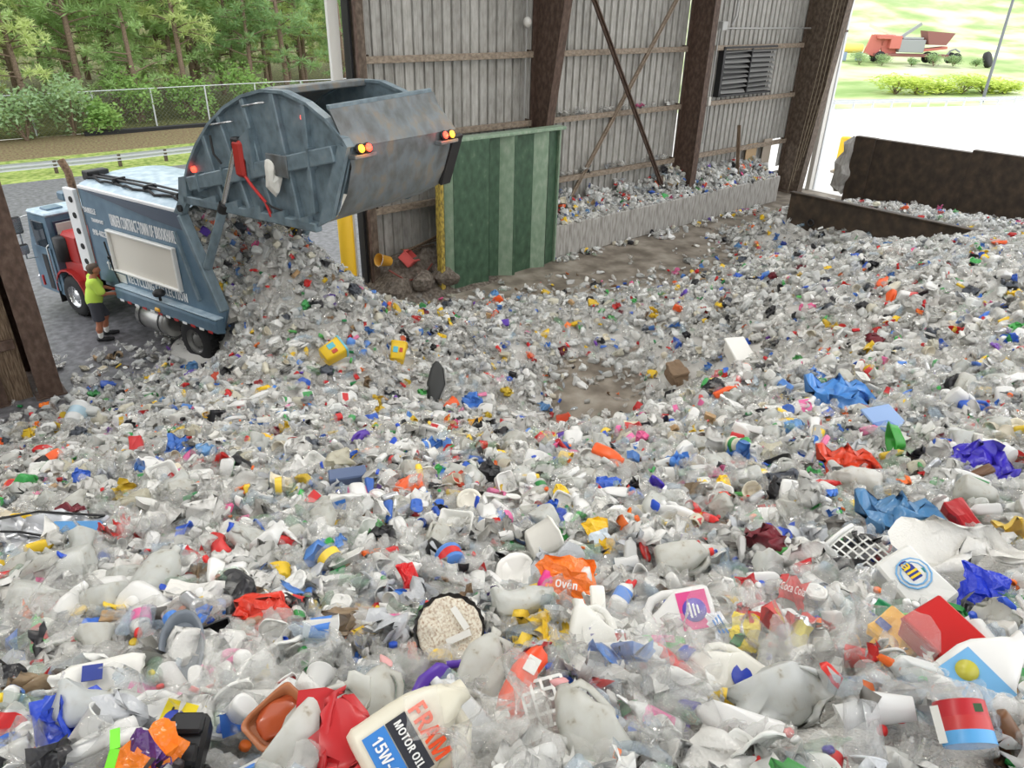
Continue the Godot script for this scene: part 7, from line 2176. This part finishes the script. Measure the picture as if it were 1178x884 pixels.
	put("disc", S().smooth().sections([[0.0, 0.045, 0.022, 2.1], [0.004, 0.046, 0.023, 2.1]], 22, Transform3D(Basis(Vector3.RIGHT, PI / 2), Vector3.ZERO)), plastic(white, false, ""), o)
	put("rim", S().smooth().sections([[-0.002, 0.047, 0.024, 2.1], [-0.002, 0.055, 0.03, 2.1], [0.008, 0.055, 0.03, 2.1], [0.008, 0.047, 0.024, 2.1]], 22, Transform3D(Basis(Vector3.RIGHT, PI / 2), Vector3.ZERO), false, false), plastic(C(108, 206, 66), false, ""), o)
	o = hero("redbox", "storage_box", "sharp-edged red plastic box with a recessed handle", "box", 0.15)
	put("shell", S().box(Vector3.ZERO, Vector3(0.24, 0.17, 0.13), 0.006), plastic(C(196, 34, 34), false, ""), o)
	put("handle", S().box(Vector3(0.0, -0.088, 0.01), Vector3(0.05, 0.006, 0.014), 0.002), M("grip_pale", C(190, 160, 156), 0.5), o)
	put("seam", S().box(Vector3(0, 0, 0.045), Vector3(0.246, 0.176, 0.008), 0.002), plastic(C(186, 30, 32), false, ""), o)
	o = hero("bluepouch", "pouch", "glossy royal blue pouch beside the box-shaped laundry jug", "pouch", 0.12)
	put("film", make_pouch(0.18, 0.22, 37)[0][1], plastic(C(34, 58, 196), false, "snack_wrapper"), o)
	o = stock("whitejugR", "detergent_jug", 1, "white jug with a sky-blue corner print and yellow oval", "jug", C(232, 231, 228), null, C(120, 180, 226), 1.15, 0.16)
	put("yellow_oval", S().smooth().lathe([Vector2(0.03, 0.05), Vector2(0.028, 0.066), Vector2(0.0, 0.066)], 18, Transform3D(Basis(Vector3.RIGHT, PI / 2), Vector3(-0.03, -0.06, 0))), plastic(C(196, 190, 70), false, ""), o)
	# clear round jar with its printed band
	o = hero("jar", "snack_jar", "clear round jar with a red, blue and white printed band", "jar", 0.12)
	put("glass", S().smooth().lathe([Vector2(0.0, 0.085), Vector2(0.028, 0.08), Vector2(0.034, 0.09), Vector2(0.052, 0.088), Vector2(0.06, 0.07), Vector2(0.062, 0.04), Vector2(0.062, -0.07), Vector2(0.058, -0.085), Vector2(0.0, -0.088)], 24), plastic(C(240, 240, 236), true, "soda_bottle"), o)
	for k in 3:
		put("printed_band", S().smooth().lathe([Vector2(0.0632, [0.005, -0.028, -0.06][k]), Vector2(0.0632, [0.045, 0.005, -0.028][k])], 24, Transform3D(), false, false), plastic([C(190, 44, 52), C(196, 60, 60), C(96, 170, 226)][k], false, ""), o)
	put("white_panel", S().box(Vector3(-0.034, -0.01, 0.055), Vector3(0.03, 0.09, 0.004), 0.0, Transform3D(Basis(Vector3.UP, -0.55), Vector3.ZERO)).box(Vector3.ZERO, Vector3(0.001, 0.001, 0.001)), plastic(white, false, ""), o)
	put("print_mark", S().box(Vector3(0.024, 0.022, 0.06), Vector3(0.02, 0.02, 0.003), 0.0, Transform3D(Basis(Vector3.UP, 0.2), Vector3.ZERO)), plastic(C(60, 90, 60), false, ""), o)
	o = hero("tumblerB", "ribbed_tumbler", "clear ribbed tumbler upside down beside the printed jar", "cup", 0.09)
	var fl := []
	for y in [-0.07, -0.066, 0.0, 0.064, 0.07]:
		var ring := PackedVector3Array()
		for k in 32:
			var a := TAU * k / 32
			var r: float = (0.046 - y * 0.06) * (1.0 + 0.03 * cos(a * 8.0))
			ring.push_back(Vector3(cos(a) * r, y, -sin(a) * r))
		fl.append(ring)
	put("cup", S().smooth().rings(fl, false, true), plastic(C(226, 230, 234), true, "soda_bottle"), o)
	put("foot", S().smooth().lathe([Vector2(0.05, -0.072), Vector2(0.053, -0.07), Vector2(0.05, -0.066)], 24), plastic(C(226, 230, 234), false, ""), o)
	o = hero("redlabel", "drink_label", "red drink label with white script on a clear bottle", "label", 0.08)
	put("film", make_sheet(0.11, 0.12, 25, 0.03)[0][1], plastic(C(206, 40, 42), false, "film_scrap"), o, Transform3D(Basis(Vector3.RIGHT, PI / 2), Vector3.ZERO))
	letters("lettering", "Coca Cola", 0.035, 0.1, M("print_white", C(240, 240, 238), 0.4), o, Transform3D(Basis(), Vector3(0, 0.0, 0.03)), false)
	o = hero("redwrap", "snack_wrapper", "dark red drink wrapper beside the blue emblem wrapper", "wrapper", 0.07)
	put("film", make_pouch(0.1, 0.12, 39)[0][1], plastic(C(178, 44, 48), false, "snack_wrapper"), o)
	put("printed_band", make_pouch(0.1, 0.12, 39)[1][1], plastic(C(206, 150, 130), false, "snack_wrapper"), o)
	# coloured bags and big pieces farther down the slope
	for q in [["bluebagB", "large sky-blue bag billowing on the slope", C(84, 150, 226), 2.4, 2, 0.4], ["bluebagC", "blue bag beside the bare patch of floor", C(70, 130, 220), 1.6, 1, 0.2], ["purplebag", "deep violet bag drawn out flat beside clear film", C(62, 48, 190), 1.3, 2, 0.2], ["redbag", "orange-red bag half under a clear sack", C(226, 70, 36), 1.5, 2, 0.22], ["bluejacket", "faded blue quilted bag with a folded corner", C(84, 138, 186), 1.6, 2, 0.24], ["orangebag", "orange-red bag showing through clear film", C(232, 62, 40), 0.85, 0, 0.12], ["blueblob", "blue bag squeezed flat beside the red case", C(66, 120, 206), 1.2, 2, 0.15]]:
		o = hero(q[0], "carrier_bag", q[1], "bag", q[5], q[3])
		put("film", kinds.plastic_bag[q[4]][0][1], plastic(q[2], false, "plastic_bag"), o, Transform3D(Basis(Vector3.RIGHT, PI / 2), Vector3.ZERO))
	o = hero("bluecrate", "folded_crate", "pale blue folded plastic crate lying below the sky-blue bag", "crate", 0.3)
	put("panel", S().box(Vector3.ZERO, Vector3(0.3, 0.42, 0.03), 0.008), plastic(C(140, 170, 216), false, ""), o, Transform3D(Basis(Vector3.BACK, PI / 2), Vector3.ZERO))
	put("flap", S().box(Vector3(0.22, -0.12, 0.04), Vector3(0.28, 0.16, 0.02), 0.006, Transform3D(Basis(Vector3.UP, -0.3), Vector3.ZERO)), plastic(C(80, 120, 190), false, ""), o)
	o = hero("cooler", "foam_cooler", "white foam cooler box lying on the far slope", "cooler", 0.35)
	put("box", S().box(Vector3.ZERO, Vector3(0.72, 0.36, 0.3), 0.03), plastic(C(240, 238, 230), false, ""), o)
	put("lid", S().box(Vector3(0, 0.0, 0.17), Vector3(0.75, 0.39, 0.05), 0.015), plastic(C(244, 243, 238), false, ""), o)
	for q in [["yelbucket1", "square yellow pail with a pale blue lid on the tipped load", 0.34], ["yelbucket2", "square yellow pail with printed spots standing past the tipped load", 0.3]]:
		o = hero(q[0], "litter_pail", q[1], "pail", 0.25)
		var w: float = q[2]
		put("pail", S().smooth().sections([[-w * 0.6, w * 0.4, w * 0.4, 5.0], [-w * 0.58, w * 0.44, w * 0.44, 6.0], [w * 0.5, w * 0.5, w * 0.5, 6.0], [w * 0.55, w * 0.5, w * 0.5, 6.0]], 24), plastic(C(244, 204, 44), false, ""), o)
		put("lid", S().smooth().sections([[w * 0.53, w * 0.54, w * 0.54, 6.0], [w * 0.62, w * 0.54, w * 0.54, 6.0], [w * 0.64, w * 0.5, w * 0.5, 6.0]], 24), plastic(C(120, 196, 220) if q[0] == "yelbucket1" else C(244, 204, 44), false, ""), o)
		put("print_spot", S().box(Vector3(-w * 0.15, 0, w * 0.48), Vector3(w * 0.3, w * 0.4, 0.02), 0.004), plastic(C(96, 190, 206), false, ""), o)
		put("print_spot", S().box(Vector3(w * 0.2, 0, w * 0.48), Vector3(w * 0.2, w * 0.3, 0.02), 0.004), plastic(C(196, 70, 50), false, ""), o)
	o = stock("yelbottle", "soda_bottle", 1, "yellow oil bottle with a red base lying on the slope", "bottle", C(248, 200, 34), C(212, 50, 40), C(244, 190, 30), 1.35, 0.25)
	put("base_cup", S().smooth().lathe([Vector2(0.03, -0.158), Vector2(0.056, -0.156), Vector2(0.057, -0.12)], 18), plastic(C(226, 70, 36), false, ""), o)
	stock("orangetub", "plastic_tub", 1, "amber yellow tub on its side below the tipped load", "tub", C(232, 168, 44), null, C(244, 200, 70), 2.0, 0.2)
	o = hero("blackfin", "bumper_piece", "black curved bumper piece standing upright on the tipped load", "bumper", 0.2)
	put("shell", S().smooth().sections([[-0.42, 0.02, 0.02, 2.0, 0.0], [-0.3, 0.12, 0.05, 2.2, 0.0], [0.0, 0.18, 0.07, 2.2, 0.02], [0.28, 0.13, 0.05, 2.2, 0.01], [0.42, 0.03, 0.02, 2.0, -0.02]], 16), M("bumper_black", C(44, 46, 46), 0.4), o)
	put("edge", S().smooth().tube([Vector3(0.1, -0.32, 0.04), Vector3(0.19, 0.0, 0.05), Vector3(0.12, 0.3, 0.04)], 0.012, 6), M("edge_grey", C(150, 150, 148), 0.5), o)
	stock("greentray", "food_tray", 0, "leaf green tray under clear film", "tray", C(58, 160, 56), null, null, 1.6, 0.2)
	# silver insulated bag with black piping and a blue liner
	o = hero("silverbag", "cooler_bag", "silver insulated bag with black piping spread open", "bag", 0.3)
	put("foil", make_sheet(0.62, 0.3, 27, 0.05)[0][1], M("foil", C(200, 202, 206), 0.25, 0.5), o, Transform3D(Basis(Vector3.RIGHT, PI / 2) * Basis(Vector3.UP, PI / 2), Vector3.ZERO))
	put("piping", S().smooth().tube([Vector3(-0.12, 0.3, 0.03), Vector3(-0.13, 0.1, 0.03), Vector3(-0.14, -0.1, 0.03), Vector3(-0.05, -0.3, 0.05), Vector3(0.08, -0.32, 0.08), Vector3(0.06, -0.12, 0.06), Vector3(0.1, 0.12, 0.05), Vector3(0.12, 0.26, 0.05)], 0.008, 6), mats.tray_black, o)
	o = hero("blueslab", "ice_pack", "flat blue ice pack inside the silver insulated bag", "ice pack", 0.15)
	put("slab", S().box(Vector3.ZERO, Vector3(0.09, 0.28, 0.03), 0.012), plastic(C(96, 154, 210), false, ""), o)
	o = hero("brownbox", "cardboard_box", "crushed brown cardboard box by the bare patch of floor", "box", 0.3)
	put("carton", make_carton(0.5, 0.34, 0.34, 8, 0.15)[0][1], M("cardboard", C(132, 110, 88), 0.9), o)
	stock("redtub", "plastic_tub", 1, "orange-red basin at the edge of the bare floor", "basin", C(218, 78, 44), null, null, 2.6, 0.25)
	stock("greenbottle", "soda_bottle", 1, "green soda bottle among clear jugs beyond the orange-red bag", "bottle", C(70, 180, 90), C(240, 240, 240), null, 1.0, 0.15, true)
	o = hero("yelpouch", "snack_wrapper", "golden yellow pouch with white and blue top", "wrapper", 0.12)
	put("film", make_pouch(0.14, 0.22, 41)[0][1], plastic(C(238, 190, 40), false, "snack_wrapper"), o)
	put("printed_band", make_pouch(0.14, 0.22, 41)[1][1], plastic(C(214, 226, 236), false, "snack_wrapper"), o)
	o = hero("greywedge", "plastic_block", "slate blue plastic block with a dark edge on the middle slope", "block", 0.18)
	put("panel", S().box(Vector3.ZERO, Vector3(0.12, 0.3, 0.1), 0.01), plastic(C(86, 104, 140), false, ""), o)
	stock("redcase", "carton", 0, "small red case lying past the blue bag", "case", C(190, 32, 38), null, null, 1.5, 0.15)
	o = hero("palesheet", "film_sheet", "long pale sheet of film stretched over the slope by the blue pouch", "film", 0.2)
	put("film", make_sheet(0.55, 0.2, 29, 0.08)[0][1], plastic(C(236, 234, 228), false, "film_scrap"), o, Transform3D(Basis(Vector3.RIGHT, PI / 2) * Basis(Vector3.UP, PI / 2), Vector3.ZERO))
	stock("jugH", "milk_jug", 1, "cloudy jug lying between the pie tin and the orange bag", "jug", milky, null, null, 1.0, 0.13)
	stock("jugI", "detergent_jug", 1, "off-white jug with an open handle pointing at the wide cloudy jug", "jug", C(232, 230, 220), C(40, 64, 176), null, 0.9, 0.12)
	stock("jugJ", "milk_jug", 2, "flattened cloudy jug below the bent white lid", "jug", C(228, 230, 228), null, null, 1.05, 0.13)
	stock("purplecap", "lid_disc", 2, "violet round lid standing up on the middle slope", "lid", C(70, 46, 180), null, null, 1.6, 0.12)
	o = hero("whitebin", "ribbed_pail", "white ribbed pail lying at the truck door", "pail", 0.3)
	put("pail", S().smooth().lathe([Vector2(0.13, -0.22), Vector2(0.15, -0.21), Vector2(0.17, 0.2), Vector2(0.185, 0.2), Vector2(0.185, 0.23), Vector2(0.16, 0.23), Vector2(0.14, -0.19)], 22, Transform3D(Basis(Vector3.BACK, PI / 2), Vector3.ZERO)), plastic(C(240, 242, 242), false, ""), o)
	put("printed_band", S().smooth().lathe([Vector2(0.163, -0.08), Vector2(0.169, 0.1)], 22, Transform3D(Basis(Vector3.BACK, PI / 2), Vector3.ZERO), false, false), plastic(C(180, 206, 220), false, ""), o)
	stock("whitejugM", "milk_jug", 2, "opaque white jug bent double below the orange-red bag", "jug", C(234, 233, 230), null, null, 1.2, 0.16)
	o = hero("redmag", "drink_pack", "dark red drink pack half buried beside the faded blue bag", "pack", 0.16)
	put("carton", make_carton(0.26, 0.12, 0.1, 9, 0.12)[0][1], plastic(C(176, 30, 36), false, ""), o)
	stock("jugK", "squeeze_bottle", 1, "white bottle with a violet neck ring beside the wide cloudy jug", "bottle", C(240, 240, 238), C(70, 60, 190), null, 1.5, 0.12)
	stock("canB", "drink_can", 2, "yellow-rimmed can under the white lattice corner", "can", C(214, 200, 90), null, null, 1.1, 0.07)
	stock("jugL", "water_bottle", 1, "clear bottle with a blue band at the blue translucent bag", "bottle", C(240, 240, 236), null, C(50, 84, 200), 1.1, 0.1, true)
	o = hero("yelwrap", "snack_wrapper", "lemon yellow wrapper with navy tip below the pink-banded jug", "wrapper", 0.08)
	put("film", make_pouch(0.1, 0.14, 43)[0][1], plastic(C(248, 222, 50), false, "snack_wrapper"), o)
	stock("lidB", "lid_disc", 0, "cream round lid facing outward on the middle slope", "lid", C(232, 228, 214), null, null, 1.6, 0.14)
	for c in get_child(get_child_count() - 1).get_children():
		c.rotation.x = PI / 2
	o = hero("redsmall", "snack_wrapper", "red drink wrapper with white marks behind the pie tin", "wrapper", 0.08)
	put("film", make_pouch(0.12, 0.06, 45)[0][1], plastic(C(214, 40, 44), false, "snack_wrapper"), o)
	stock("bluetub", "food_tray", 1, "royal blue tray among clear jugs past the green soda bottle", "tray", C(52, 96, 206), null, null, 1.1, 0.12)
	# broad sacks of clear film
	for q in [["sackA", "behind the white lattice corner"], ["sackB", "beside the off-white open-handled jug"], ["sackC", "between the wide cloudy jug and the red box"], ["sackD", "near the pink-capped jug"], ["sackE", "at the foot of the oil jug"], ["sackF", "above the blue square print bottle"], ["sackG", "over the brown sauce tray"]]:
		o = hero(q[0], "clear_sack", "broad crinkled sack of clear film " + q[1], "sack", 0.05)
		put("film", make_sheet(0.42, 0.34, 50 + q[0].unicode_at(4) % 7, 0.12, 16)[0][1], plastic(C(236, 236, 230), true, "plastic_bag"), o, Transform3D(Basis(Vector3.RIGHT, PI / 2), Vector3.ZERO))
